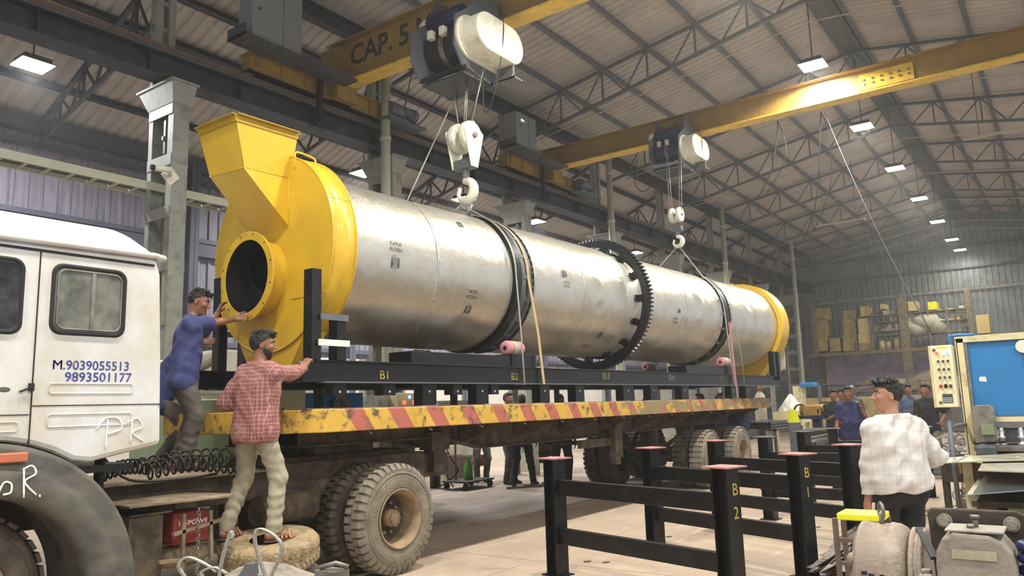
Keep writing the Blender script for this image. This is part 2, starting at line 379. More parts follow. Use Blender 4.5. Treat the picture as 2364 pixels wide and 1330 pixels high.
# woven checks for shirts
def check_material(name, base, l1, l2, per, wid, soft=.5):
    m = mat(name, base, .85, 0, .07, 12); N, L, P = nodes(m); src = P.inputs['Base Color'].links[0].from_socket
    tc = N.new('ShaderNodeTexCoord'); sp = N.new('ShaderNodeSeparateXYZ'); L.new(tc.outputs['Object'], sp.inputs[0])
    wn = N.new('ShaderNodeTexNoise'); wn.inputs['Scale'].default_value = 6; L.new(tc.outputs['Object'], wn.inputs['Vector']); wob = math_node(N, L, 'MULTIPLY', wn.outputs[0], .03)
    for ax, col, p2 in ((2, l1, per), (1, l2, per * .8), (0, l1, per * .8)):
        u = math_node(N, L, 'FRACT', math_node(N, L, 'DIVIDE', math_node(N, L, 'ADD', sp.outputs[ax], wob), p2)); k = math_node(N, L, 'MULTIPLY', math_node(N, L, 'LESS_THAN', u, wid), soft if ax else soft * .6)
        x = N.new('ShaderNodeMix'); x.data_type = 'RGBA'; L.new(k, x.inputs[0]); L.new(src, x.inputs[6]); x.inputs[7].default_value = (*col, 1); src = x.outputs[2]
    L.new(src, P.inputs['Base Color']); return m
m_plaid = check_material('pink_plaid', S('804e4b'), S('b48c82'), S('b48c82'), .034, .2, .6)
m_wshirt = check_material('white_check', S('c9c6c0'), S('b3a799'), S('a8a5a7'), .10, .12, .3)
# ================================================================== THE HALL
EY, EZ, RY, RZ, WY, WZ, XE = 10.4, 9.0, 3.45, 10.15, 15.2, 7.1, 41.6
X0 = -7.5
def roof_z(y):
    if y > EY: return EZ + (WZ - EZ) * (y - EY) / (WY - EY)
    return RZ - (RZ - EZ) * abs(y - RY) / (EY - RY)
struct('floor', MB().b2(X0, XE + .3, -6, WY + .3, -.1, 0), m_floor)
def corrug(p0, pu, pv, Lu, per, dep, nrm):
    "ribbed sheet: profile along unit pu, length Lu, extruded by vector pv, ribs rise along nrm"
    mb = MB(); p0 = Vector(p0); pu = Vector(pu); pv = Vector(pv); nrm = Vector(nrm); vs = []; fs = []; u = 0; prof = []
    while u < Lu:
        prof += [(u, 0), (u + per * .55, 0), (u + per * .67, dep), (u + per * .88, dep)]; u += per
    for (a, b) in prof: q = p0 + pu * a + nrm * b; vs += [q, q + pv]
    mb.add(vs, [(2 * i, 2 * i + 2, 2 * i + 3, 2 * i + 1) for i in range(len(prof) - 1)]); return mb
for nm, y0, y1 in (('ceiling', RY, EY), ('ceiling', RY, -3.6), ('ceiling', EY, WY + .2)):
    z0, z1 = roof_z(y0 + (1e-6 if y0 == EY else 0)), roof_z(y1)
    struct(nm, corrug((X0, y0, z0), (1, 0, 0), (0, y1 - y0, z1 - z0), XE - X0, .22, .035, (0, 0, 1)), m_roof)
struct('wall_left', corrug((X0, WY, 0), (1, 0, 0), (0, 0, WZ + .1), XE - X0, .25, -.035, (0, 1, 0)), m_wall)
struct('wall_end', corrug((XE, -3.6, 0), (0, 1, 0), (0, 0, 10.4), WY + 3.7, .25, .035, (1, 0, 0)), mat('end_wall_sheet', S('7f8280'), .6, .1, .08, 1.2, S('5b5e5e'), .3, 2))
g = MB()
for z in (1.3, 3.05, 5.0, 5.3, 6.6): g.b2(X0, XE, WY - .16, WY - .06, z, z + (.28 if z in (5.0,) else .1))
g.b2(X0, XE, WY - .3, WY - .05, 6.85, 7.1)
struct('trim_1', g, m_girt)
g = MB()
for z in (6.4, 7.4, 8.4): g.b2(XE - .12, XE - .03, -3.5, WY, z, z + .09)
struct('trim_2', g, m_girt)
# low plastered stretch of the side wall behind the machines
g = MB().b2(X0, XE, WY - .34, WY - .17, 0, 2.9); struct('wall_plinth', g, m_plast)
struct('wall_alcove', MB().b2(XE - .5, XE - .16, -3, 10.0, 0, 3.6), m_plastp)
# wall posts
for i in range(11):
    x = 4.6 + 4.5 * (i - 1)
    t = obj('wall_post', MB().ibeam((x, WY - .28, 0), (x, WY - .28, 6.95), .2, .24, up=(0, 1, 0)), m_girt)
    tag(t, 'dark steel post of the left side wall, behind the crane columns', 'post', 'side wall posts')
# ------------------------------------------------------------------ columns
def make_column(pipe=False):
    t = thing('steel_column', '', 'column')
    L1 = MB()
    L1.b2(-.25, 0, -.05, -.038, 0, 6.35); L1.b2(-.25, -.238, -.05, .09, 0, 6.35); L1.b2(-.012, 0, -.05, .09, 0, 6.35)
    obj('column_leg', L1, m_column, t, bevel=.006)
    L2 = MB(); L2.b2(-.25, 0, .60, .612, 0, 6.35); L2.b2(-.25, -.238, .50, .61, 0, 6.35); L2.b2(-.012, 0, .50, .61, 0, 6.35)
    obj('column_leg', L2, m_column, t, bevel=.006)
    for k in range(8):
        z = .5 + k * .78
        obj('batten_plate', MB().b2(-.262, -.25, -.04, .60, z, z + .17).b2(0, .012, -.04, .60, z, z + .17), m_column, t)
    c = MB(); c.hexa([(-.27, -.06, 6.12), (.02, -.06, 6.12), (.02, .62, 6.12), (-.27, .62, 6.12)], [(-.34, -.14, 6.42), (.06, -.14, 6.42), (.06, .78, 6.42), (-.34, .78, 6.42)])
    c.b2(-.36, .08, -.17, .82, 6.42, 6.45)
    obj('capital', c, m_column, t)
    s = MB(); s.b2(-.27, -.15, .50, .66, 6.9, 8.9); s.b2(-.06, .05, .50, .66, 6.9, 8.9)
    for k in range(5): s.b2(-.27, .05, .54, .62, 7.05 + k * .42, 7.12 + k * .42)
    s.b2(-.25, .02, .56, .64, 6.45, 6.95)
    obj('roof_stub', s, m_column, t)
    ld = MB()
    for k in range(3): ld.b2(-.22 + .08 * k, -.19 + .08 * k, .2, .25, 5.4, 6.05)
    ld.b2(-.25, .0, .2, .25, 5.6, 5.66)
    obj('bracket', ld, m_hgrey, t)
    return t
CX = [6.1 + 4.5 * i for i in range(8)]
col0 = make_column()
locs = ['first grey latticed crane column, directly behind the white truck cab', 'grey latticed crane column behind the near end of the silver drum', 'grey latticed column above the first black girth ring', 'grey latticed column behind the black gear ring',
        'grey latticed column between gear ring and second girth ring', 'grey latticed column rising behind the second girth ring', 'grey latticed column just before the yellow outlet ring', 'farthest latticed column, past the yellow outlet ring, beside the storage racks']
for i, x in enumerate(CX):
    c = col0 if i == 0 else copy_tree(col0)
    c.matrix_world = TR((x, 10.22, 0)); WM[c.name] = TR((x, 10.22, 0)); c['label'] = locs[i]; c['group'] = 'crane runway columns'
for i, x in enumerate((CX[1] - .62, CX[3] - .75, CX[5] - .9, CX[7] - .9)):
    p = MB().cyl((x, 9.98, 0), (x, 9.98, 8.9), .09, n=14)
    for z in (2.2, 4.4, 6.6, 8.0): p.cyl((x, 9.98, z), (x, 9.98, z + .1), .105, n=14)
    tag(obj('downpipe', p, m_pot), ['pale rainwater pipe beside the second crane column', 'pale rainwater pipe in front of the column behind the gear ring', 'pale rainwater pipe crossed by the second sling', 'pale rainwater pipe behind the yellow outlet ring'][i], 'pipe', 'rainwater downpipes')
# cap the runway: two girders, rail
def rwz(x): return 6.47 + .012 * (x - 3.6)
def runline(y, w, h, dz, x0=X0, x1=XE - .3): return (Vector((x0, y, rwz(x0) + dz)), Vector((x1, y, rwz(x1) + dz)), w, h)
r = MB(); p, q, w_, h_ = runline(10.35, .28, .36, .18); r.ibeam(p, q, w_, h_, .02, .014)
x = X0 + 1
while x < XE - 1: r.b2(x, x + .012, 10.22, 10.48, rwz(x) + .02, rwz(x) + .34); x += 1.5
t = thing('crane_runway', 'dark runway girder with rail carrying both overhead cranes along the columns', 'girder', (X0, 10.4, rwz(X0)))
obj('near_girder', r, m_girder, t)
p, q, w_, h_ = runline(10.66, .2, .5, .33); obj('far_girder', MB().ibeam(p, q, w_, h_, .02, .012), m_girder, t)
p, q, w_, h_ = runline(10.42, .34, .05, .385); obj('walkway_strip', MB().bar(p, q, w_, h_), m_hgrey, t)
p, q, w_, h_ = runline(10.3, .06, .1, .46); rl = MB().bar(p, q, w_, h_)
p, q, w_, h_ = runline(10.3, .13, .02, .42); rl.bar(p, q, w_, h_); obj('rail', rl, m_rust, t, 'brown rusty crane rail')
# eave beam and purlins
tag(obj('eave_beam', MB().ibeam((X0, 10.4, 8.75), (XE, 10.4, 8.75), .2, .3), m_girder), 'long dark beam under the roof valley above the crane runway', 'beam')
def slope_up(y, s):  # normal of roof
    dz = roof_z(y + .01) - roof_z(y - .01); return Vector((0, -dz / .02, 1)).normalized()
ys = [RY + 1.15 * k for k in range(1, 6)] + [RY - .2]
for k, y in enumerate(ys + [RY - 1.35 - 1.15 * k for k in range(4)]):
    z = roof_z(y) - .06; pm = MB().bar((X0, y, z), (XE, y, z), .05, .1, slope_up(y, 1)).bar((X0, y + .03, z - .045), (XE, y + .03, z - .045), .06, .012, slope_up(y, 1))
    tag(obj('roof_purlin', pm, m_hgrey), 'long thin purlin running the length of the main roof', 'purlin', 'purlins of the main roof')
for y in (11.4, 12.3, 13.2, 14.1):
    z = roof_z(y) - .07; tag(obj('roof_purlin', MB().bar((X0, y, z), (XE, y, z), .06, .12, slope_up(y, 1)).bar((X0, y + .04, z - .05), (XE, y + .04, z - .05), .08, .012), m_girder), 'dark purlin running along the lower roof on the left', 'purlin', 'purlins of the side aisle roof')
rb = MB(); rb.bar((X0, RY - .3, RZ - .13), (XE, RY - .3, RZ - .13), .06, .05).bar((X0, RY + .25, RZ - .13), (XE, RY + .25, RZ - .13), .06, .05)
rb.b2(X0, XE, RY - .25, RY + .2, RZ - .07, RZ - .05)
tag(obj('ridge_plate', rb, m_hgrey), 'grey ridge capping strip along the top of the roof', 'ridge')
# trusses
def make_truss():
    t = thing('roof_truss', 'grey lattice roof truss spanning the main bay', 'truss', group='lattice roof trusses')
    ch = MB(); zt = lambda y: roof_z(y) - .14; zb = lambda y: roof_z(y) - .95 + .18 * (1 - abs(y - RY) / 7)
    for f_ in (zt, zb):
        ch.bar((0, RY, f_(RY)), (0, EY, f_(EY)), .07, .07); ch.bar((0, RY, f_(RY)), (0, -3.5, f_(-3.5)), .07, .07)
    obj('chord', ch, m_hgrey, t)
    wb = MB(); n = 6
    for sgn in (1, -1):
        for k in range(n):
            y0 = RY + sgn * 1.15 * k; y1 = RY + sgn * 1.15 * (k + 1); ym = (y0 + y1) / 2
            wb.bar((0, y0, zt(y0)), (0, y0, zb(y0)), .04, .04); wb.bar((0, y0, zt(y0)), (0, ym, zb(ym)), .035, .035); wb.bar((0, ym, zb(ym)), (0, y1, zt(y1)), .035, .035)
    obj('web_bars', wb, m_hgrey, t)
    cp = MB().tube([(0.1, y, roof_z(y) - 1.02 - .12 * math.sin((y + 3) / 13 * PI)) for y in [-3.4 + .7 * i for i in range(20)]], .014, 6)
    obj('conduit', cp, m_bags, t, 'thin pale conduit')
    return t
tr0 = make_truss()
for i, x in enumerate([-2.9, 1.6] + CX + [39.6]):
    c = tr0 if i == 0 else copy_tree(tr0); c.matrix_world = TR((x, 0, 0))
def make_aisle_truss():
    t = thing('aisle_rafter', 'dark lattice rafter under the side aisle roof', 'truss', group='rafters of the side aisle')
    ch = MB(); ch.bar((0, EY + .4, 8.68), (0, WY - .2, 6.95), .08, .08); ch.bar((0, EY + .4, 7.75), (0, WY - .2, 6.6), .06, .06)
    obj('chord', ch, m_steel, t); wb = MB(); n = 5
    for k in range(n):
        a = k / n; b = (k + .5) / n; c_ = (k + 1) / n
        T = lambda u: Vector((0, EY + .4 + (WY - .6 - EY) * u, 8.68 - 1.73 * u)); B = lambda u: Vector((0, EY + .4 + (WY - .6 - EY) * u, 7.75 - 1.15 * u))
        wb.bar(T(a), B(b), .04, .04); wb.bar(B(b), T(c_), .04, .04); wb.bar(T(a), B(a), .04, .04)
    obj('web_bars', wb, m_steel, t); return t
at0 = make_aisle_truss()
for i, x in enumerate([1.6] + CX + [-2.9]):
    c = at0 if i == 0 else copy_tree(at0); c.matrix_world = TR((x - .1, 0, 0))
# bracing strut of aisle lamps and long tray ladder
t = thing('cable_ladder', 'long pale cable ladder tray clipped past the first column', 'cable tray', (3, 10.9, 4.98))
zt = lambda x: 4.95 + .0 * x
obj('side_rail', MB().b2(-4, 13.5, 10.72, 10.76, 4.9, 5.02), m_pot, t)
obj('side_rail', MB().b2(-4, 13.5, 11.1, 11.13, 4.9, 4.97), m_pot, t)
for k in range(58): obj('rung', MB().b2(-3.9 + .3 * k, -3.87 + .3 * k, 10.76, 11.1, 4.91, 4.94), m_pot, t)
obj('cables', MB().b2(-4, 13.5, 10.82, 11.05, 4.94, 4.97), m_cable, t)
# ------------------------------------------------------------------ lamps
def make_lamp():
    t = thing('high_bay_lamp', '', 'lamp')
    obj('housing', MB().b2(-.2, .2, -.2, .2, 0, .09).b2(-.25, .25, -.25, .25, -.012, .0), m_lampbody, t, bevel=.01)
    obj('lens', MB().b2(-.23, .23, -.23, .23, -.02, -.0125), m_lamp, t)
    obj('drop_rod', MB().cyl((0, 0, .09), (0, 0, 1.75), .014, n=8), m_lampbody, t)
    return t
lp = make_lamp(); k = 0
vis = ['nearest ridge lamp, glowing above the splice plate of the far yellow crane girder', 'second ridge lamp, seen under the far crane girder', 'third ridge lamp from the camera, below the crane girder', 'fourth ridge lamp from the camera', 'fifth ridge lamp from the camera', 'sixth ridge lamp, last but one', 'farthest ridge lamp, with a light patch below it in front of the end wall']
for x in LAMP_X:
    if x < 15: continue
    c = lp if k == 0 else copy_tree(lp); c.matrix_world = TR((x, LAMP_Y, LAMP_Z)); c['label'] = vis[min(k, 6)]; c['group'] = 'row of high bay lamps'; k += 1
an = ['aisle lamp glaring at the far left under the side roof', 'small bright aisle lamp left of the pale rainwater pipe', 'aisle lamp glowing under the big crane hook', 'aisle lamp right of the third column', 'aisle lamp glinting beside the top of the gear ring']
for i, p in enumerate(AISLE):
    c = copy_tree(lp); c.matrix_world = TR(p); c['label'] = an[i]; c['group'] = 'lamps of the side aisle'
for (px, py, L, nm) in ((1940, 515, 1.6, 'long unlit tube lamp hanging on the roof left of the ridge lamps'), (2340, 302, 2.2, 'unlit tube lamp at the right edge under the crane girder')):
    p = at(px, py, Z=7.6 if px < 2000 else 8.0)
    t = thing('tube_lamp', nm, 'lamp', p); m = MB(); m.b2(p.x - .05, p.x + .05, p.y - L / 2, p.y + L / 2, p.z, p.z + .05); obj('tube', m, m_bags, t)
    [obj('hanger', MB().cyl((p.x, p.y + e_ * L / 3, p.z + .05), (p.x, p.y + e_ * L / 3, roof_z(p.y + e_ * L / 3) - .05), .01, n=6), m_lampbody, t) for e_ in (-1, 1)]
# security camera on the first column
t = thing('security_camera', 'white security camera on a diamond plate on the first column', 'camera', (5.75, 10.12, 4.97))
obj('mounting_plate', MB().box((5.82, 10.14, 4.98), (.2, .02, .2), Matrix.Rotation(PI / 4, 3, 'Y')), m_white, t)
obj('camera_body', MB().cyl((5.8, 10.1, 4.98), (5.72, 10.0, 5.0), .025).cyl((5.74, 9.98, 5.02), (5.5, 10.0, 5.0), .045), m_white, t)
obj('lens_hood', MB().cyl((5.5, 10.0, 5.0), (5.46, 10.003, 4.998), .042), m_black, t)

# ================================================================== CRANES
def bridge_crane(X, z0, H, label, text=None, splice=False, cabinet=True):
    t = thing('overhead_crane', label, 'crane', (X, 10.3, z0 - .4), group=None)
    Y1, Y2 = 10.35, -3.3
    g = MB(); g.b2(X - .008, X + .008, Y2, Y1, z0 + .02, z0 + H - .02); obj('web_plate', g, m_craney, t)
    g = MB().b2(X - .17, X + .15, Y2, Y1 - .1, z0, z0 + .03); obj('bottom_flange', g, m_cranef, t, 'bright yellow lower flange')
    obj('top_flange', MB().b2(X - .15, X + .15, Y2, Y1, z0 + H - .02, z0 + H), m_craney, t)
    if text:
        tm = MB(); o = at(808, 150, X=X - .012); text_on(tm, text, (X - .012, o.y, z0 + .37), (0, -1, 0), (0, 0, 1), .38, .95, .03); obj('capacity_lettering', tm, m_txt, t)
    if splice:
        a, b = at(1985, 200, X=X - .012), at(2110, 170, X=X - .012); pl = MB().b2(X - .03, X - .008, b.y, a.y, z0 + .1, z0 + H - .1); obj('splice_plate', pl, m_cranef, t)
        for i in range(6):
            for j in range(2):
                y = b.y + (a.y - b.y) * (i + .5) / 6; bz = z0 + .22 + j * (H - .45)
                obj('bolt', MB().cyl((X - .03, y, bz), (X - .05, y, bz), .022, n=6), m_hgrey, t)
    # end carriage
    zc = rwz(X) + .52; e = MB(); e.b2(X - 1.9, X + 1.5, 10.12, 10.36, zc, zc + .3)
    for k in range(7): e.b2(X - 1.8 + .5 * k, X - 1.78 + .5 * k, 10.08, 10.4, zc, zc + .3)
    e.b2(X - 1.9, X + 1.5, 10.06, 10.42, zc, zc + .02).b2(X - 1.9, X + 1.5, 10.06, 10.42, zc + .3, zc + .32); obj('end_carriage', e, m_craney, t)
    e.M = None
    for dx in (-1.8, 1.35): obj('wheel', MB().cyl((X + dx, 10.25, rwz(X + dx) + .63), (X + dx, 10.35, rwz(X + dx) + .63), .12, n=20), m_rust, t)
    obj('drive_motor', MB().cyl((X + 1.0, 9.9, zc + .2), (X + 1.6, 9.9, zc + .2), .13, n=20).cyl((X + 1.6, 9.9, zc + .2), (X + 1.7, 9.9, zc + .2), .14, n=20).b2(X + .9, X + 1.9, 9.75, 10.1, zc - .05, zc), m_hgrey, t)
    # junction at carriage, bracket and hanging collector arm
    a = MB(); a.b2(X - .25, X + .2, 9.9, 10.35, zc, z0 + H * .8); obj('gusset', a, m_craney, t)
    xx = X - .55; a = MB(); a.b2(xx - .045, xx + .045, 9.98, 10.06, zc - .55, zc + .35); obj('collector_arm', a, m_black, t)
    a = MB()
    for k in range(7): a.tube([(xx + .14 * math.cos(u) * (1 + .1 * k % .3), 10.02 + .1 * math.sin(u + k), zc - .5 - .02 * k + .03 * math.cos(3 * u)) for u in [i * .6 for i in range(10)]], .006, 4)
    obj('collector_wires', a, m_cable, t)
    # control cabinet on a shelf
    if cabinet:
        zb = z0 + (.02 if text else 0) ; cx0, cx1 = X - 2.2, X - 1.25; s_ = 1.0 if text else .72
        if not text: cx0, cx1 = X - 2.15, X - 1.35
        obj('cabinet_shelf', MB().b2(cx0 - .2, X - .1, 9.55, 10.0, zb - .06, zb - .02).b2(cx0 - .2, cx0 - .17, 9.55, 10.0, zb - .06, zb + .12), m_steel, t)
        cb = obj('control_cabinet', MB().b2(cx0, cx1, 9.65, 10.0, zb, zb + 1.15 * s_), m_box, t, 'grey sheet metal cabinet', bevel=.006)
        obj('door_seam', MB().b2((cx0 + cx1) / 2 + .1, (cx0 + cx1) / 2 + .106, 9.644, 9.65, zb + .02, zb + 1.13 * s_).cyl((cx0 + .12, 9.6, zb + .5), (cx0 + .12, 9.65, zb + .5), .02), m_steel, cb)
        if not text:
            obj('indicator', MB().cyl((cx0 + .22, 9.64, zb + .66), (cx0 + .22, 9.65, zb + .66), .03), m_ledY, cb)
            obj('indicator', MB().cyl((cx0 + .3, 9.64, zb + .66), (cx0 + .3, 9.65, zb + .66), .02), m_ledB, cb)
    return t
cr1 = bridge_crane(8.98, 7.33, .84, 'near yellow bridge crane girder lettered CAP. 5 MT', 'CAP. 5 MT')
cr2 = bridge_crane(16.0, 7.48, .54, 'far yellow bridge crane girder with a bolted splice plate', None, True)

def obround(mb, cx, cz, y0, y1, hl, r, n=14):
    poly = [(hl + r * math.cos(a), r * math.sin(a)) for a in [-PI / 2 + PI * i / n for i in range(n + 1)]] + [(-hl + r * math.cos(a), r * math.sin(a)) for a in [PI / 2 + PI * i / n for i in range(n + 1)]]
    return mb.prism(poly, (cx, y0, cz), (1, 0, 0), (0, 0, 1), (0, y1 - y0, 0))
def hoist(x, y, z, s, body, cover, label, motor_up=True):
    "x,y,z: drum centre; drum axis along Y"
    t = thing('rope_hoist', label, 'hoist', (x, y, z))
    P = lambda a, b, c: (x + a * s, y + b * s, z + c * s)
    for yy in (.42, -.30):
        pl = MB(); pl.prism([(-.3, -.42), (.35, -.5), (.45, -.1), (.5, .75), (.05, .85), (-.1, .45), (-.42, .2), (-.45, -.2)], P(0, yy, 0), (s, 0, 0), (0, 0, s), (0, .025 * s, 0)); obj('side_plate', pl, m_hgrey if not motor_up is None else body, t)
    d = MB(); prof = []
    for i in range(60):
        u = i / 59; prof.append((-.29 * s + .70 * s * u, (.215 + .008 * (i % 2)) * s))
    d.lathe(prof, P(0, 0, 0), (0, 1, 0), 28, caps=True); obj('rope_drum', d, m_hblack, t, 'dark drum wound with wire rope')
    obj('rope_guide', MB().lathe([(-.03 * s, .24 * s), (.05 * s, .24 * s)], P(0, .1, 0), (0, 1, 0), 28), m_dsteel, t)
    for a_, b_ in ((-.25, -.43), (.3, -.48)): obj('cross_bar', MB().bar(P(a_, .44, b_), P(a_, -.3, b_), .05 * s, .05 * s), m_hblack, t)
    obj('base_pan', MB().b2(x - .25 * s, x + .35 * s, y - .28 * s, y + .42 * s, z - .5 * s, z - .485 * s), m_hblack, t); obj('back_beam', MB().bar(P(.3, .44, .3), P(.3, -.3, .3), .1 * s, .25 * s), m_hblack, t)
    # gearbox cover
    c = MB(); obround(c, x + .1 * s, z - .02 * s, y - .32 * s, y - .62 * s, .24 * s, .25 * s); cv = obj('gearbox_cover', c, cover, t, 'rounded oblong cover', bevel=.02 * s)
    c = MB(); obround(c, x + .1 * s, z - .02 * s, y - .30 * s, y - .33 * s, .25 * s, .29 * s); obj('cover_flange', c, cover, cv)
    obj('tail_bracket', MB().b2(x + .35 * s, x + .6 * s, y - .58 * s, y - .33 * s, z - .42 * s, z - .4 * s).b2(x + .38 * s, x + .42 * s, y - .58 * s, y - .33 * s, z - .42 * s, z - .2 * s), m_hgrey, t)
    # lifting motor above
    mo = MB(); p0, p1 = Vector(P(-.05, .42, .42)), Vector(P(-.05, -.15, .42)); mo.cyl(p0, p1, .12 * s, n=20)
    for k in range(16):
        a = 2 * PI * k / 16; o_ = Vector((math.cos(a), 0, math.sin(a))) * .125 * s; mo.bar(p0 + o_, p1 + o_, .008, .02)
    mm = obj('hoist_motor', mo, m_navy, t, 'navy ribbed motor'); obj('motor_cap', MB().cyl(p0, p0 + Vector((0, .14 * s, 0)), .12 * s, .1 * s, n=20), cover, mm)
    obj('trolley_wheel', MB().cyl(P(.5, .3, .72), P(.56, .3, .72), .1 * s).cyl(P(.5, -.2, .72), P(.56, -.2, .72), .1 * s), m_rust, t)
    for dy in (.2, .0): obj('limit_switch', MB().b2(x - .28 * s, x - .2 * s, y + (dy + .02) * s, y + (dy + .1) * s, z + .1 * s, z + .22 * s), m_white, t, bevel=.005)
    obj('hanging_cables', MB().tube(spline([P(.2, -.5, .5), P(.15, -.62, .2), P(.1, -.6, -.3), P(.0, -.5, -.9), P(-.02, -.4, -.95), P(.05, -.35, -.45)], 6), .008, 5).tube(spline([P(.1, -.2, -.45), P(.0, -.25, -.8), P(-.05, -.1, -1.15), P(.0, .05, -.8), P(.1, .1, -.4)], 6), .006, 5).tube(spline([P(.3, 1.1, .1), P(.2, 1.15, -.5), P(.2, .9, -.75), P(.2, .5, -.45)], 6), .01, 5), m_cable, t)
    return t
def hook_block(x, y, ztop, zhook, s, zsrc, ysp, label, two=False):
    t = thing('hook_block', label, 'hook', (x, y, ztop))
    rp = MB()
    for dy, yy in ysp: rp.tube([(x + .1, y + yy * 1.0, zsrc), (x, y + dy, ztop - .1 * s)], .009, 6)
    obj('hoisting_ropes', rp, m_wire, t)
    zc = ztop - .2 * s
    for k, dy in enumerate((.1, -.1)):
        obj('sheave', MB().lathe([(-.05 * s, .03), (-.05 * s, .19 * s), (-.03 * s, .2 * s), (.03 * s, .2 * s), (.05 * s, .19 * s), (.05 * s, .03)], (x, y + dy * s * (1.0 if two else .9), zc), (0, 1, 0), 28), m_white, t)
        if not two: obj('cheek_plate', MB().prism([(-.2, .05), (0, .2), (.2, .05), (.07, -.42), (-.07, -.42)], (x, y + (dy * 1.55) * s, zc), (s, 0, 0), (0, 0, s), (0, .015, 0)), m_white, t, bevel=.01)
    obj('axle', MB().cyl((x, y - .19 * s, zc), (x, y + .19 * s, zc), .035 * s), m_dsteel, t)
    z1 = zc - .35 * s
    obj('crosshead', MB().b2(x - .07 * s, x + .07 * s, y - .14 * s, y + .14 * s, z1 - .08 * s, z1 + .05 * s).cyl((x, y, z1), (x, y, z1 - .2 * s), .05 * s), m_hgrey, t, bevel=.008)
    R = .13 * s; cz = z1 - .2 * s - R * 1.25; pts = [(0, .0, z1 - .18 * s), (.0, .0, z1 - .2 * s)]; hp = [Vector((x, y, z1 - .17 * s)), Vector((x, y, z1 - .24 * s))]
    for i in range(13):
        a = PI * .62 + i * (PI * 1.3) / 12; hp.append(Vector((x, y - math.cos(a) * -R, cz + math.sin(a) * R)))
    hp.append(hp[-1] + Vector((0, -.03 * s, .09 * s)))
    hk = MB().tube(hp, lambda u: (.045 + .028 * math.sin(PI * min(1, u * 1.15)) if u < .85 else .045 * (1.6 - u)) * s * .9, 12); obj('hook', hk, m_white, t)
    obj('safety_latch', MB().bar((x, y - .01, z1 - .26 * s), (x, y - R * 1.0, cz + R * .6), .02 * s, .03 * s), m_dsteel, t)
    return t, Vector((x, y, cz - R))
H1 = hoist(8.25, 6.74, 6.80, 1.13, None, m_white, 'large rope hoist with cream oblong cover on the near crane')
H2 = hoist(15.42, 6.52, 7.04, .95, None, m_white, 'smaller blue and cream rope hoist on the far crane')
for o in list(COL.objects):
    if o.parent == H2 and o.name.split('.')[0] in ('rope_drum', 'cross_bar', 'back_beam'): o.data = o.data.copy(); o.data.materials.clear(); o.data.materials.append(m_navy)
hk1, HP1 = hook_block(8.2, 6.62, 5.60, 0, 1.1, 6.4, ((.1, .3), (-.02, .0), (-.1, -.3), (.02, .02)), 'large cream crane hook block of the near hoist', False)
hk2, HP2 = hook_block(14.9, 6.35, 5.62, 0, .8, 6.75, ((.13, .2), (.08, .15), (-.08, -.1), (-.13, -.15)), 'small hook block with two cream pulleys under the far hoist', True)
# festoon cables of far crane
for k, (a, b, L, lab) in enumerate((((1795, 275), (1800, 282), 1.6, 'thin pendant wire hanging from the far crane girder, beside the hoist'), ((1895, 255), (1900, 262), 2.6, 'pair of pendant wires hanging under the brightly lit part of the far crane girder'))):
    p = at(a[0], a[1] + 4, X=16.16); m = MB(); m.tube(spline([p, p + Vector((0, .05, -.4)), p + Vector((0, .25, -L * .7)), p + Vector((.1, .6, -L))], 6), .012, 5); m.tube(spline([p, p + Vector((0, -.12, -.5)), p + Vector((0, -.05, -L * .6)), p + Vector((.0, .35, -L * .95))], 6), .01, 5)
    tag(obj('pendant_cable', m, m_cable), lab, 'cable')
# control pendant cable sweeping down to the machine panel
m = MB().tube([at(1905, 262, X=16.16).lerp(Vector((9.75, 1.2, 2.22)), u) - Vector((0, 0, .55 * 4 * u * (1 - u) * .35)) for u in [i / 24 for i in range(25)]], .008, 6)
tag(obj('long_cable', m, m_cable), 'long black cable sweeping from the far crane down to the cream control panel', 'cable')
# ================================================================== ROTARY DRYER (local s,t,z frame)
ZC = 3.262
dr = thing('rotary_dryer', 'long silver clad rotary dryer drum with yellow inlet hood and black gear ring', 'dryer', M=ML.copy())
AX = (1, 0, 0)
def LB(): return MB(ML)
# LB lathes: origin/dir are given in local coordinates since MB.M maps them
hood = LB(); R1 = 1.063; hc, hz, hr = .09, 3.0, .387; n = 72; vs = []
for i in range(n):
    a = 2 * PI * i / n; vs.append((0, R1 * math.cos(a), ZC + R1 * math.sin(a)))
for i in range(n):
    a = 2 * PI * i / n; vs.append((0, hc + hr * math.cos(a), hz + hr * math.sin(a)))
hood.add(vs, [(i, (i + 1) % n, n + (i + 1) % n, n + i) for i in range(n)])
hood.lathe([(0, R1), (.30, R1)], (0, 0, ZC), AX, 72); hood.lathe([(.30, R1), (.30, .9)], (0, 0, ZC), AX, 72, smooth=False)
hd = obj('inlet_hood', hood, m_yellow, dr, 'glossy yellow inlet hood')
obj('rim_lip', LB().torus((.0, 0, ZC), AX, R1, .008, 72, 6).torus((.30, 0, ZC), AX, R1, .008, 72, 6), m_yellow, hd)
obj('weld_seam', LB().tube([(-.003, -.40, 2.72), (-.003, -1.0, 2.72 + .02)], .004, 5).tube([(0.0, -R1 * math.cos(.43), ZC + R1 * math.sin(.43)), (.3, -R1 * math.cos(.43), ZC + R1 * math.sin(.43))], .004, 5), m_yellow, hd)
lug = LB(); lug.tube(spline([(.0, -.42, 4.12), (.0, -.42, 4.22), (.02, -.42, 4.30), (.2, -.44, 4.28), (.24, -.45, 4.24), (.24, -.45, 4.14)], 5), .011, 8); obj('lifting_lug', lug, m_yellow, hd)
ch = LB().hexa([(.02, -.30, 1.93), (.29, -.30, 1.93), (.29, .3, 1.93), (.02, .3, 1.93)], [(.02, -.75, 2.62), (.29, -.75, 2.62), (.29, .75, 2.62), (.02, .75, 2.62)]); obj('discharge_chute', ch, m_yellow, dr)
hp = LB()
T1, T2 = -.35, .31
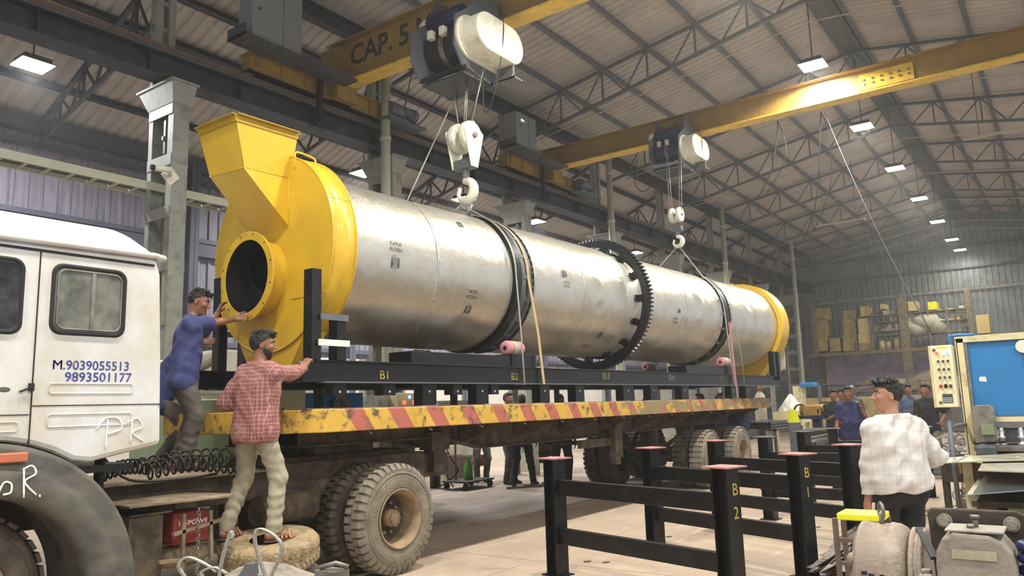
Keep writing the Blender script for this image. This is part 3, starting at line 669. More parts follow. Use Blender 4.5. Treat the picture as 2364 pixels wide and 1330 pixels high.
A = [(-.54, T1 + .03, 4.03), (-.54, T2, 4.06), (.02, T2, 4.06), (.02, T1 + .03, 4.03)]
B = [(-.67, T1 - .02, 4.54), (-.67, T2 + .04, 4.56), (.07, T2 + .04, 4.56), (.07, T1 - .02, 4.54)]
hp.add(A + B, [(0, 1, 5, 4), (1, 2, 6, 5), (2, 3, 7, 6), (3, 0, 4, 7)])
Cc = [(0, T2, 3.5), (0, T1 + .03, 3.5)]
hp.add([A[0], A[1], A[2], A[3], Cc[0], Cc[1]], [(0, 1, 4, 5), (0, 5, 3), (1, 2, 4), (5, 4, 2, 3)])
hb = obj('feed_hopper', hp, m_yellow, dr, 'flared yellow feed hopper')
fl = LB()
for (a, b) in ((0, 1), (1, 2), (2, 3), (3, 0)): fl.bar(Vector(B[a]), Vector(B[b]), .09, .008)
for (a, b) in ((0, 1), (2, 3), (3, 0)): fl.bar(Vector(B[a]) - Vector((0, 0, .035)), Vector(B[b]) - Vector((0, 0, .035)), .008, .07)
obj('top_flange', fl, mat('flange_olive', S('b0901c'), .4, 0, .1, 5), hb)
ws = LB()
for a, b in ((A[0], B[0]), (A[0], A[1]), (A[0], A[3]), (A[0], Cc[1]), (Cc[0], Cc[1]), ((0, T1 + .03, 3.5), (0, T1 + .03, 4.1))): ws.tube([a, b], .005, 5)
obj('weld_seam', ws, m_yellow, hb)
pp = LB(); pp.lathe([(-.2, .40), (.0, .40)], (0, hc, hz), AX, 56); pi_ = obj('inlet_pipe', pp, m_yellow, dr, 'round yellow inlet spout')
obj('pipe_flange', LB().lathe([(-.225, .388), (-.225, .478), (-.2, .478), (-.2, .388)], (0, hc, hz), AX, 56, closed=True, smooth=False), m_yellow, pi_, bevel=.003)
bl = LB()
for k in range(12): a = 2 * PI * (k + .5) / 12; bl.cyl((-.228, hc + .45 * math.cos(a), hz + .45 * math.sin(a)), (-.224, hc + .45 * math.cos(a), hz + .45 * math.sin(a)), .010, n=8)
obj('bolt_holes', bl, mat('hole_brown', S('5a4210'), .7), pi_)
m_shadeswitch = mat('shade_and_switch_black', S('0d0e10'), .55, .1, .3, 3)  # black stands for shade inside the spout, drum and slots; switches share it
obj('pipe_shade_lining', LB().lathe([(-.222, .386), (.05, .386)], (0, hc, hz), AX, 56), m_shadeswitch, pi_)
obj('inner_shade_backing', LB().lathe([(.02, 1.0), (.02, .42)], (0, 0, ZC), AX, 40).lathe([(.02, 1.0), (.28, 1.0), (.28, .8), (3, .8), (3, .01)], (0, 0, ZC), AX, 40), m_shadeswitch, dr)  # added black backing, keeps the hollow drum dark instead of lit silver
# cladding sections
def fbm(s, a, k=0): return mnoise.noise(Vector((s * 1.1 + 7 * k, math.cos(a) * 1.3, math.sin(a) * 1.3))) * .007 + mnoise.noise(Vector((s * 3.1 + 3, math.cos(a) * 2.6 + k, math.sin(a) * 2.6))) * .0035
DENTS = [(5.05, .02, .13, .010), (8.6, .1, .16, .016), (11.3, .35, .14, .012), (8.1, -.35, .14, .008), (1.9, -.5, .2, .008), (5.2, -.28, .1, .01)]
def clad(s0, s1, R=.925):
    mb = LB(); nu = int((s1 - s0) / .04); nv = 128; vs = []
    for i in range(nu + 1):
        for j in range(nv):
            s_ = s0 + (s1 - s0) * i / nu; a = 2 * PI * j / nv; r = R + fbm(s_, a)
            for (ds, da, dw, dd) in DENTS:
                aa = (a - PI - (-da)) ; aa = math.atan2(math.sin(aa), math.cos(aa)); q = ((s_ - ds) ** 2 + (aa * R) ** 2) / dw ** 2
                if q < 6: r -= dd * math.exp(-q) - dd * .6 * math.exp(-((math.sqrt(q) - 1.5) ** 2) * 4)
            vs.append((s_, r * math.cos(a), ZC + r * math.sin(a)))
    return mb.add(vs, [(i * nv + j, i * nv + (j + 1) % nv, (i + 1) * nv + (j + 1) % nv, (i + 1) * nv + j) for i in range(nu) for j in range(nv)], True)
for k, (a, b) in enumerate(((.3, 2.98), (3.5, 6.0), (6.62, 9.76), (10.16, 12.9))):
    c = obj('cladding', clad(a, b), m_silver, dr, 'bright aluminium cladding')
    for u in ((a + b) / 2, a + .02, b - .02): obj('lap_seam', LB().lathe([(u - .012, .927), (u - .010, .9305), (u + .010, .9305), (u + .012, .927)], (0, 0, ZC), AX, 96), m_silver, c)
    rv = LB()
    for u in ((a + b) / 2 + .02, b - .05, a + .05):
        for i in range(26):
            aa = 2 * PI * i / 26; rv.ball((u, .934 * math.cos(aa), ZC + .934 * math.sin(aa)), .008, 6)
    obj('rivets', rv, m_chrome, c)
# inner core visible in the gaps
m_core = mat('core_offwhite', S('c9c8bc'), .35, .4, .08, 4)
obj('core_shell', LB().lathe([(.3, .885), (12.9, .885)], (0, 0, ZC), AX, 96), m_core, dr, 'paler inner shell')
def ring(s0, s1, r0, r1, n=96): return LB().lathe([(s0, r0), (s0, r1), (s1, r1), (s1, r0)], (0, 0, ZC), AX, n, closed=True, smooth=False)
for nm, rs in (('girth_ring', [(3.08, 3.2, .88, .955)]), ('girth_ring', [(9.84, 9.98, .88, .965)])):
    rr = obj(nm, ring(*rs[0]), m_black, dr, 'black steel girth ring', bevel=.004)
obj('ring_band', ring(3.22, 3.30, .88, .935), m_hgrey, dr); obj('ring_band', ring(3.38, 3.42, .88, .935), m_hgrey, dr)
ed = LB()
for s_ in (3.45, 10.12):
    for i in range(60):
        a = 2 * PI * i / 60; r = .935 + .006 * math.sin(i * 3.7); a2 = 2 * PI * (i + 1) / 60
        ed.tube([(s_ + .008 * math.sin(i * 2.1), r * math.cos(a), ZC + r * math.sin(a)), (s_ + .008 * math.sin(i * 2.1 + 2.1), (.935 + .006 * math.sin((i + 1) * 3.7)) * math.cos(a2), ZC + (.935 + .006 * math.sin((i + 1) * 3.7)) * math.sin(a2))], .012, 6)
obj('edge_gasket', ed, m_black, dr)
pads = LB()
for i in range(20):
    a = 2 * PI * i / 20; R_ = Matrix.Rotation(a, 3, 'X')
    pads.box(Vector((3.33, 0, ZC)) + R_ @ Vector((0, .93, 0)), (.16, .02, .05), R_); pads.box(Vector((9.8, 0, ZC)) + R_ @ Vector((0, .95, 0)), (.12, .02, .05), R_)
obj('ring_pads', pads, m_hgrey, dr)
# gear ring with teeth
gr = obj('gear_ring', ring(6.36, 6.5, .99, 1.085, 120), m_black, dr, 'black toothed girth gear', bevel=.003)
te = LB(); NT = 100
for i in range(NT):
    a = 2 * PI * i / NT; c, s_ = math.cos(a), math.sin(a); rad = Vector((0, c, s_)); tan = Vector((0, -s_, c)); o = Vector((6.36, 0, ZC))
    te.prism([(-.021, 1.08), (.021, 1.08), (.010, 1.135), (-.010, 1.135)], o, tan, rad, (.14, 0, 0))
obj('gear_teeth', te, m_black, gr)
for i in range(15):
    a = 2 * PI * (i + .5) / 15; R_ = Matrix.Rotation(a, 3, 'X')
    sp_ = LB().box(Vector((6.38, 0, ZC)) + R_ @ Vector((0, .95, 0)), (.10, .1, .11), R_).box(Vector((6.3, 0, ZC)) + R_ @ Vector((0, .93, 0)), (.10, .02, .1), R_); obj('gear_bracket', sp_, m_black, gr)
obj('shell_collar', LB().lathe([(6.0, .925), (6.18, .90), (6.62, .89)], (0, 0, ZC), AX, 96), m_core, dr)
# outlet ring
ot = LB().lathe([(12.86, .93), (12.86, 1.035), (13.32, 1.035), (13.32, .5)], (0, 0, ZC), AX, 96, smooth=False)
oo = obj('outlet_hood', ot, m_yellow, dr, 'yellow outlet ring')
for p_ in oo.data.polygons: p_.use_smooth = False
obj('outlet_chute', LB().hexa([(12.9, -.3, 2.0), (13.3, -.3, 2.0), (13.3, .3, 2.0), (12.9, .3, 2.0)], [(12.9, -.8, 2.62), (13.3, -.8, 2.62), (13.3, .8, 2.62), (12.9, .8, 2.62)]), m_yellow, oo)
obj('outlet_latch', LB().b2(13.0, 13.1, .15, .3, ZC + 1.03, ZC + 1.09).torus((12.98, .2, ZC + 1.08), (0, 1, 0), .03, .008, 12, 6), m_yellow, oo)
# mill stamps on the cladding
def cylpt(px, py, R=.929):
    d = ML.inverted().to_3x3() @ ray(px, py); o = ML.inverted() @ Vector((0, 0, HCAM)); oy, oz = o.y, o.z - ZC
    A_ = d.y ** 2 + d.z ** 2; B_ = 2 * (oy * d.y + oz * d.z); C_ = oy ** 2 + oz ** 2 - R * R; D_ = B_ * B_ - 4 * A_ * C_
    t_ = (-B_ - math.sqrt(max(0, D_))) / (2 * A_); p = o + d * t_; return p.x, math.atan2(p.z - ZC, -p.y)
def stampfn(s0, a0, sg=1, R=.934): return lambda u, v: (s0 + sg * u, -R * math.cos(a0 + sg * v / R), ZC + R * math.sin(a0 + sg * v / R))
stm = LB()
for (px, py, kind, sg, h) in ((900, 571, 'TK', 1, .058), (903, 617, 'E', 1, .11), (1077, 682, 'TK', 1, .06), (1070, 722, 'E', 1, .10), (1060, 523, 'E', 1, .08), (1300, 638, 'E', 1, .09), (1316, 655, 'TK', -1, .05), (832, 779, 'TK', 1, .05), (1398, 585, 'TK', 1, .05), (1378, 778, 'E', 1, .09), (1360, 799, 'TK', -1, .05), (1566, 738, 'TK', -1, .06), (1566, 722, 'E', 1, .07)):
    s0, a0 = cylpt(px, py); f_ = stampfn(s0, a0, sg)
    if kind == 'TK':
        text_on(stm, 'TATA', None, 0, 0, h * .75, 1.15, .01, lambda u, v: f_(u, v + h * .55)); text_on(stm, 'KOSH', None, 0, 0, h * .75, 1.15, 0, lambda u, v: f_(u, v - h * .55))
    else:
        q = [(0, 0), (h, 0), (h, h), (0, h)]
        for (a, b) in ((0, 1), (1, 2), (2, 3), (3, 0)):
            for (ins) in (0, .16):
                P_ = [(x + (ins * h if x == 0 else -ins * h), y + (ins * h if y == 0 else -ins * h)) for x, y in q]; stm.tube([f_(*P_[a]), f_(*P_[b])], .0035, 4)
        text_on(stm, 'S', None, 0, 0, h * .42, 1.2, 0, lambda u, v: f_(u + h * .3, v + h * .3)); text_on(stm, 'IS:277', None, 0, 0, h * .16, 1, 0, lambda u, v: f_(u + .05 * h, v + h * 1.12))
obj('mill_stamps', stm, m_stamp, dr, 'printed TATA KOSH mill stamps')

# ------------------------------------------------------------------ BASE FRAME
bf = thing('base_frame', 'long black steel base frame carrying the drum, chalked B1 to B4', 'frame', M=ML.copy())
for t_ in (-1.0, 1.0):
    b = LB(); b.b2(-.3, 12.45, t_ - .0075, t_ + .0075, 1.85, 2.06); b.b2(-.3, 12.45, t_ - .05, t_ + .05, 2.045, 2.06); obj('long_beam', b, m_black, bf, bevel=.002)
    obj('beam_flange', LB().b2(-.1, 12.3, t_ - .055, t_ + .055, 1.842, 1.855), m_hgrey, bf, 'worn grey bottom flange')
x = .0
while x < 12.5: obj('cross_beam', LB().b2(x, x + .09, -.99, .99, 1.87, 2.03), m_black, bf); x += 1.35
for t_ in (-1, 1):
    for (s0, zt_) in (((-.2, 2.93), (.1, 2.50)) if t_ < 0 else ((.04, 3.12), (.36, 2.50))):
        p = LB(); p.b2(s0 - .055, s0 + .055, t_ - .07, t_ - .055, 2.06, zt_).b2(s0 - .055, s0 - .045, t_ - .06, t_ + .06, 2.06, zt_).b2(s0 + .045, s0 + .055, t_ - .06, t_ + .06, 2.06, zt_); obj('front_post', p, m_black, bf, bevel=.002)
    ds_ = 0 if t_ < 0 else .25
    obj('tie_flat', LB().b2(-.17 + ds_, .16 + ds_, t_ - .1, t_ - .085, 2.44, 2.5), m_hgrey, bf, 'light grey tie flat')
    if t_ < 0: obj('tie_flat', LB().b2(-.2, .17, t_ - .11, t_ - .095, 2.19, 2.25), m_white, bf, 'whitish drilled tie flat')
    for s0 in (12.1, 12.38): obj('rear_post', LB().b2(s0 - .06, s0 + .06, t_ - .06, t_ + .06, 2.05, 2.6), m_black, bf, bevel=.004)
    obj('end_plate', LB().b2(12.25, 12.75, t_ - .09, t_ + .09, 1.98, 2.05), m_black, bf)
    for s0 in (1.15, 7.9):
        bxs = LB(); bxs.b2(s0, s0 + 2.2, t_ * .78 - .18, t_ * .78 + .18, 2.06, 2.20).b2(s0 + 1.75, s0 + 2.25, t_ * .78 - .2, t_ * .78 + .2, 2.06, 2.23); obj('roller_bed', bxs, m_black, bf, bevel=.004)
        sr = s0 + 1.95
        for ds, mm in ((-.11, m_pink), (0, m_bags), (.11, m_pink if s0 < 3 else m_bags)):
            o_ = obj('support_roller', LB().lathe([(-.05, .03), (-.05, .085), (-.02, .1), (.02, .1), (.05, .085), (.05, .03)], (sr + ds, t_ * .78 + (-.05 if t_ < 0 else .05), 2.31), AX, 20), mm, bf, 'roller wrapped in coloured plastic')
hang = ((783, 16, 0), (898, 14, 0), (990, 16, 1), (1055, 11, 0), (1112, 14, 1), (1141, 9, 0), (1256, 11, 1), (1337, 10, 1), (1449, 12, 1), (1508, 8, 1), (1580, 8, 1), (1692, 6, 1), (1725, 6, 1))
Li = ML.inverted()
def atl(px, py, t_): d = Li.to_3x3() @ ray(px, py); o = Li @ Vector((0, 0, HCAM)); return o + d * ((t_ - o.y) / d.y)
for (px, hw, lg) in hang:
    a = atl(px - hw, 890, -.93).x; b = atl(px + hw, 890, -.93).x; zb = 1.606 if lg else 1.72
    p = LB().b2(a, b, -.94, -.925, zb, 1.85).b2(a, a + .012, -.93, -.8, zb, 1.85); o_ = obj('foot_plate', p, m_black, bf, bevel=.002)
    obj('bolt_hole', LB().cyl(((a + b) / 2, -.942, 1.76), ((a + b) / 2, -.938, 1.76), .014, n=10), m_mark, o_)
for k, a in enumerate((1.3, 3.8, 6.5, 9.2)): obj('foot_plate', LB().b2(a, a + .15, .925, .94, 1.606, 1.85), m_black, bf)
obj('diagonal_brace', LB().bar((4.0, -.7, 1.62), (5.2, .2, 1.84), .05, .06), m_black, bf)
gm = LB()
for (px, py, tx, h) in ((876, 875, 'B1', .09), (1180, 877, 'B2', .09), (1391, 875, 'B3', .1), (1544, 878, 'B4', .1), (1664, 879, 'S', .1)):
    a = atl(px, py, -1.008); text_on(gm, tx, (a.x, -1.0085, a.z), (1, 0, 0), (0, 0, 1), h, 1.1 if px < 1300 else 1.5, .0)
obj('chalk_marks', gm, m_gold, bf, 'yellow painted B1, B2, B3, B4 marks')

# ------------------------------------------------------------------ SLINGS
def L2W(s_, t_, z_): return ML @ Vector((s_, t_, z_))
def arc(s_, R, a0, a1, n=12): return [L2W(s_, -R * math.cos(a0 + (a1 - a0) * i / n), ZC + R * math.sin(a0 + (a1 - a0) * i / n)) for i in range(n + 1)]
sl = MB().tube([HP1 + Vector((0, 0, .02)), HP1 + Vector((0, -.03, -.12))] + arc(3.04, .972, 1.05, 0, 14) + [L2W(3.04, -1.03, 2.4), L2W(3.03, -1.065, 1.84), L2W(3.03, -.9, 1.835)], .012, 6)
sl.tube([HP1 + Vector((0, -.0, -.0)), HP1 + Vector((0, -.05, -.2)), HP1.lerp(L2W(3.04, -.6, 4.1), .22)], .024, 8)
tag(obj('wire_sling', sl, m_wire), 'steel wire sling from the large hook down the near side of the first girth ring', 'sling', 'lifting slings')
sl = MB().tube([HP1, HP1.lerp(L2W(3.0, .75, 4.0), .3), L2W(3.0, .6, 4.05)], .012, 6).tube(arc(3.0, .97, PI - 1.05, PI - .1, 8), .012, 6)
tag(obj('wire_sling', sl, m_wire), 'steel wire sling from the large hook to the hidden far side of the drum', 'sling', 'lifting slings')
sl = MB().tube([Vector((8.2, 6.86, 5.95)), L2W(2.33, .55, ZC + .76), L2W(2.33, .75, ZC + .6), L2W(2.33, .95, ZC)], .012, 6)
tag(obj('wire_sling', sl, m_wire), 'thin slanting rope from beside the large hoist to the top of the drum', 'rope')
p = MB(); pts = arc(3.34, .945, 1.35, 0, 14) + [L2W(3.42, -1.02, 2.5), L2W(3.44, -1.07, 1.84)]
for a, b in zip(pts[:-1], pts[1:]): p.bar(a, b, .05, .006, up=ML.to_3x3() @ Vector((0, -1, .01)) if b.z < 3 else (a - L2W(3.34, 0, ZC)))
tag(obj('webbing_strap', p, m_jute), 'tan webbing strap round the first girth ring and under the base frame', 'strap')
sl = MB().tube([HP2 + Vector((0, 0, .02))] + arc(9.75, .975, .95, 0, 12) + [L2W(9.75, -1.03, 2.3), L2W(9.75, -1.065, 1.84)], .013, 6)
tag(obj('wire_sling', sl, m_wire), 'steel wire sling from the small hook down to the second girth ring', 'sling', 'lifting slings')
sl = MB().tube([HP2 + Vector((0, 0, .02)), HP2.lerp(L2W(9.5, .7, 4.0), .45), L2W(9.5, .55, 4.08), L2W(9.5, .9, 3.5)], .013, 6)
tag(obj('wire_sling', sl, m_wire), 'steel wire sling from the small hook to the far side of the drum', 'sling', 'lifting slings')
st = MB(); a = L2W(9.88, -1.0, 3.1); st.bar(a, L2W(9.8, -1.075, 1.83), .04, .012)
tag(obj('webbing_strap', st, m_pink), 'pink strap hanging over the base frame at the second girth ring', 'strap')
tag(obj('tie_rope', MB().tube(arc(10.18, .955, 1.3, 0, 12) + [L2W(10.2, -1.07, 2.4), L2W(10.25, -1.07, 1.84)], .008, 5), m_wire), 'thin rope right of the pink strap at the base frame', 'rope')
t = obj('plastic_wrap', LB().grid(lambda u, v: (13.36 + .06 * math.sin(7 * u + 3 * v), -.85 + .3 * u * (1 - .4 * v), 2.2 + .55 * v + .03 * math.sin(9 * u)), 12, 12), m_bags)
sd = t.modifiers.new('sol', 'SOLIDIFY'); sd.thickness = .01
tag(t, 'crumpled white plastic hanging at the yellow outlet ring', 'plastic sheet')

# ================================================================== WHEELS
def tyre_mesh(W=.27, R=.525, ri=.26, lugs=40, chunky=True):
    m = MB(); prof = [(.02, ri), (.0, ri + .05), (-.005, ri + .12), (.005, R - .09), (.03, R - .045), (.055, R - .028), (W / 2, R - .018), (W - .055, R - .028), (W - .03, R - .045), (W - .005, R - .09), (W + .005, ri + .12), (W, ri + .05), (W - .02, ri)]
    m.lathe(prof, (0, 0, 0), (0, 1, 0), 64)
    for i in range(lugs):
        a = 2 * PI * i / lugs; rad = Vector((math.cos(a), 0, math.sin(a))); tan = Vector((-math.sin(a), 0, math.cos(a)))
        if chunky:
            for sd_ in (0, 1):
                y0, y1 = (.012, .125) if sd_ == 0 else (W - .125, W - .012); aa = a + (PI / lugs if sd_ else 0)
                rad2 = Vector((math.cos(aa), 0, math.sin(aa))); tan2 = Vector((-math.sin(aa), 0, math.cos(aa))); w_ = .028
                o0, o1 = (R - .05, R - .004) if sd_ == 0 else (R - .004, R - .05)
                yy = [(y0, o0), (y0 + .03 if sd_ == 0 else y0, R - .004 if sd_ == 0 else R), (y1, R if sd_ == 0 else o1)]
                pr = [(y0, R - .085), (y0, R - .05), (y0 + .035, R - .002), (y1, R), (y1, R - .05)] if sd_ == 0 else [(y0, R - .05), (y0, R), (y1 - .035, R - .002), (y1, R - .05), (y1, R - .085)]
                m.prism(pr, -tan2 * w_ , Vector((0, 1, 0)), rad2, tan2 * w_ * 2 * .92)
        else:
            for (y0, y1) in ((.02, .075), (.085, W / 2 - .005), (W / 2 + .005, W - .085), (W - .075, W - .02)):
                m.prism([(y0, R - .03), (y0, R - .006), (y1, R - .002), (y1, R - .03)], -tan * .034, Vector((0, 1, 0)), rad, tan * .066)
    # raised sidewall rings
    for r_ in (.30, .395, .43): m.torus((0, -.001 if r_ != .30 else .004, 0), (0, 1, 0), r_, .004, 64, 5)
    return m
def rim_mesh(deep=True):
    m = MB(); d = .2 if deep else .06
    m.lathe([(.0, .285), (-.012, .278), (.0, .265), (.03, .245), (d, .232)], (0, 0, 0), (0, 1, 0), 48)
    return m
def disc_mesh(deep=True):
    d = .2 if deep else .06
    return MB().lathe([(d, .235), (d + .01, .10), (d - .02, .09)], (0, 0, 0), (0, 1, 0), 48)
def hub_mesh(deep=True):
    m = MB(); d = .2 if deep else .05
    m.cyl((0, d, 0), (0, d - .12, 0), .088, .078, 28).cyl((0, d - .12, 0), (0, d - .13, 0), .07, .05, 28)
    for k in range(10):
        a = 2 * PI * k / 10; m.cyl((.145 * math.cos(a), d + .01, .145 * math.sin(a)), (.145 * math.cos(a), d - .025, .145 * math.sin(a)), .016, n=6)
    for k in range(8):
        a = 2 * PI * k / 8; m.cyl((.064 * math.cos(a), d - .12, .064 * math.sin(a)), (.064 * math.cos(a), d - .135, .064 * math.sin(a)), .009, n=6)
    return m
TM = {}
def wheel(parent, x, y, z, out=-1, mats=(None, None), chunky=True, deep=True, lettering=False):
    "out=-1: outer face looks to -Y"
    key = (chunky,)
    M = Matrix.Translation((x, y, z)) @ (Matrix.Identity(4) if out < 0 else Matrix.Rotation(PI, 4, 'Z'))
    tm = tyre_mesh(chunky=chunky, lugs=40 if chunky else 34); tm.v = [tuple(M @ Vector(p)) for p in tm.v]
    ty = obj('tyre', tm, mats[0], parent)
    rm = rim_mesh(deep); rm.v = [tuple(M @ Vector(p)) for p in rm.v]; r_ = obj('wheel_rim', rm, mats[1], parent)
    dm = disc_mesh(deep); dm.v = [tuple(M @ Vector(p)) for p in dm.v]; obj('wheel_disc', dm, m_chassis, r_); hm = hub_mesh(deep); hm.v = [tuple(M @ Vector(p)) for p in hm.v]; obj('hub', hm, mats[1], r_)  # disc takes the dark chassis colour to paint shade deep in the dish
    if lettering:
        tl = MB()
        def around(txt, a0, h, R_, step):
            for i, c in enumerate(txt):
                if c == ' ': continue
                a = a0 - i * step
                f_ = lambda u, v: (x + (R_ + v) * math.cos(a - (u - h * .4) / R_), y - .0075, z + (R_ + v) * math.sin(a - (u - h * .4) / R_))
                text_on(tl, c, None, 0, 0, h, 1, .01, f_)
        around('10.00x20', PI * .93, .045, .35, .135); around('APOLLO', -.35, .05, .36, .16); around('XT-7', -1.55, .045, .37, .14)
        obj('sidewall_lettering', tl, m_tyrem, ty, 'raised APOLLO and 10.00x20 lettering')
    return ty
# ================================================================== TRAILER
tr = thing('flatbed_trailer', 'long flatbed trailer with scraped yellow and red striped side rail', 'trailer', (4.4, 6.65, 0))
poly = [(4.4, 5.68), (4.62, 5.4), (17.15, 5.4), (17.15, 7.9), (4.62, 7.9), (4.4, 7.62)]
obj('deck_rail', MB().prism([(x, y) for x, y in poly], (0, 0, 1.385), (1, 0, 0), (0, 1, 0), (0, 0, .205)), m_stripe, tr, 'yellow rail with worn red diagonal stripes', bevel=.008)
obj('deck_plate', MB().b2(4.5, 17.05, 5.48, 7.82, 1.59, 1.60), mat('deck_brown', S('6b5f50'), .8, 0, .2, 4, S('a08a68'), .3, 3), tr)
web = [(4.9, 1.38), (4.9, 1.24), (6.6, 1.24), (7.0, 1.22), (7.7, 1.07), (9.7, 1.07), (13.0, 1.1), (17.0, 1.12), (17.0, 1.38)]
for y in (6.1, 7.2):
    obj('main_beam', MB().prism(web, (0, y, 0), (1, 0, 0), (0, 0, 1), (0, .014, 0)), m_chassis, tr)
    f = MB()
    for a, b in zip(web[1:-2], web[2:-1]): f.bar((a[0], y, a[1]), (b[0], y, b[1]), .15, .014)
    obj('beam_flange', f, m_chassis, tr)
for k in range(9):
    x = 7.3 + 1.15 * k
    for (ya, yb) in ((6.09, 5.46), (7.21, 7.84)): obj('outrigger', MB().prism([(0, 1.38), (abs(ya - yb), 1.38), (abs(ya - yb), 1.35), (0, 1.14)], (x, ya, 0), (0, -1 if yb < ya else 1, 0), (0, 0, 1), (.01, 0, 0)), m_chassis, tr)
    obj('cross_member', MB().b2(x, x + .08, 6.1, 7.2, 1.2, 1.36), m_chassis, tr)
for k in range(14): obj('rope_hook', MB().tube([(5.2 + .85 * k, 5.44, 1.385), (5.2 + .85 * k, 5.43, 1.36), (5.2 + .85 * k, 5.4, 1.35)], .008, 5), m_dustpl, tr)
obj('kingpin_leg', MB().b2(6.75, 6.95, 6.0, 6.16, .85, 1.3).b2(6.7, 7.0, 5.98, 6.18, 1.1, 1.3), m_chassis, tr)
for y in (5.95, 7.3):
    lx = at(1420, 1040, Y=5.95).x; obj('landing_leg', MB().b2(lx - .07, lx + .07, y - .06, y + .06, .62, 1.3).b2(lx + .08, lx + .2, y - .04, y + .04, .72, 1.3).cyl((lx, y - .1, .78), (lx, y + .1, .78), .03), m_rim if False else m_chassis, tr, bevel=.01)
obj('cross_shaft', MB().cyl((lx, 5.95, .95), (lx, 7.3, .95), .035).b2(lx - 1.0, lx, 5.97, 6.03, .92, 1.04), m_chassis, tr)
for x in (13.7, 15.3):
    obj('axle', MB().cyl((x, 5.6, .53), (x, 7.7, .53), .075), m_chassis, tr)
    for y in (6.25, 7.05):
        sp_ = MB()
        for k in range(6): L_ = .62 - .07 * k; sp_.tube([(x - L_, y, .84 - .02 * k + .0), (x, y, .70 - .02 * k), (x + L_, y, .84 - .02 * k)], .03, 4)
        obj('leaf_spring', sp_, m_chassis, tr); obj('spring_hanger', MB().b2(x - .72, x - .6, y - .05, y + .05, .78, 1.1).b2(x + .6, x + .72, y - .05, y + .05, .78, 1.1), m_chassis, tr)
    wheel(tr, x, 5.42, .528, -1, (m_tyre, m_rim), False); wheel(tr, x, 5.75, .528, -1, (m_tyred, m_rim), False, False)
    wheel(tr, x, 7.88, .528, 1, (m_tyred, m_chassis), False); wheel(tr, x, 7.55, .528, 1, (m_tyred, m_chassis), False, False)
obj('tail_tank', MB().cyl((16.6, 5.75, 1.1), (16.6, 6.1, 1.1), .2, n=20), m_navy, tr)
# ================================================================== TRACTOR TRUCK
tk = thing('tractor_truck', 'white tractor truck cab, dust streaked, phone numbers lettered behind the door', 'truck', (2.0, 6.6, 0))
CY, CY2 = 5.36, 7.84
def rrect(x0, x1, z0, z1, r, n=5):
    P = []
    for (cx, cz, a0) in ((x1 - r, z1 - r, 0), (x0 + r, z1 - r, PI / 2), (x0 + r, z0 + r, PI), (x1 - r, z0 + r, 1.5 * PI)):
        for i in range(n + 1): a = a0 + PI / 2 * i / n; P.append((cx + r * math.cos(a), cz + r * math.sin(a)))
    return P
body = [(.55, 1.15), (.62, 2.0), (.95, 2.70), (3.0, 2.73), (3.04, 2.6), (3.07, 2.0), (3.09, 1.37), (2.6, 1.28)]
arch = [(1.95 + 1.0 * math.cos(a), .45 + 1.0 * math.sin(a)) for a in [math.radians(58 + 64 * i / 8) for i in range(9)]]
pts = body[:6] + [body[6], body[7]] + arch + [(1.2, 1.15)]
cb = obj('cab_body', MB().prism(pts, (0, CY, 0), (1, 0, 0), (0, 0, 1), (0, CY2 - CY, 0)), m_cab, tk, bevel=.035)
rf = MB()
def roofP(u, v):
    # u across Y, v along X, domed
    y = CY - .01 + (CY2 - CY + .02) * u; x = .95 + 2.09 * v; e = min(u, 1 - u); s_ = min(1, e / .13); f = min(1, (1 - v) / .16); g_ = min(1, v / .2)
    h = .235 * math.sqrt(max(0, 1 - (1 - s_) ** 2.2)) * (1 - .55 * (1 - f) ** 2) * math.sqrt(max(0, 1 - (1 - f) ** 2.6)) * math.sqrt(max(.0, 1 - (1 - g_) ** 2))
    return (x, y, 2.71 + h)
rf.grid(roofP, 40, 44); obj('roof', rf, m_cab, cb)
gt = MB().tube([(.95, CY - .015, 2.705), (2.98, CY - .015, 2.735), (3.07, CY + .03, 2.735), (3.09, CY + .2, 2.735), (3.09, CY2, 2.735)], .022, 8); obj('gutter', gt, m_cab, cb)
obj('gutter_seam', MB().b2(1.0, 2.98, CY - .006, CY, 2.655, 2.672), m_rubber, cb)
obj('door_seam', MB().b2(2.205, 2.213, CY - .004, CY + .01, 1.42, 2.66).b2(2.21, 3.085, CY - .003, CY + .01, 1.655, 1.661).b2(1.6, 2.2, CY - .003, CY + .01, 1.60, 1.606), m_rubber, cb)
def window(x0, x1, z0, z1, glass, nm, extra=True):
    r_ = .075; o_ = rrect(x0, x1, z0, z1, r_); i_ = rrect(x0 + .035, x1 - .035, z0 + .035, z1 - .035, r_ - .02); n = len(o_); m = MB(); y0, y1 = CY - .018, CY + .004
    vs = [(x, y1, z) for x, z in o_] + [((x + a) / 2, y0, (z + b) / 2) for (x, z), (a, b) in zip(o_, i_)] + [(x, y1 - .002, z) for x, z in i_]
    m.add(vs, [(k * n + i, k * n + (i + 1) % n, (k + 1) * n + (i + 1) % n, (k + 1) * n + i) for k in range(2) for i in range(n)], True)
    w_ = obj('side_window', m, m_rubber, cb, nm, bevel=0)
    obj('pane', MB().prism(i_, (0, CY - .004, 0), (1, 0, 0), (0, 0, 1), (0, .006, 0)), glass, w_)
    if extra:
        i2 = rrect(x0 + .045, x1 - .045, z0 + .045, z1 - .045, .05); obj('inner_frame', MB().tube([(x, CY - .008, z) for x, z in i2], .006, 6, True), m_dsteel, w_)
        obj('sliding_bar', MB().b2((x0 + x1) / 2 + .005, (x0 + x1) / 2 + .03, CY - .012, CY - .003, z0 + .04, z1 - .04), m_dsteel, w_)
    return w_
window(2.28, 2.79, 2.115, 2.60, m_glassv, 'dusty sliding rear side window'); window(1.3, 2.13, 2.10, 2.60, m_glassd, 'dark door window', False)
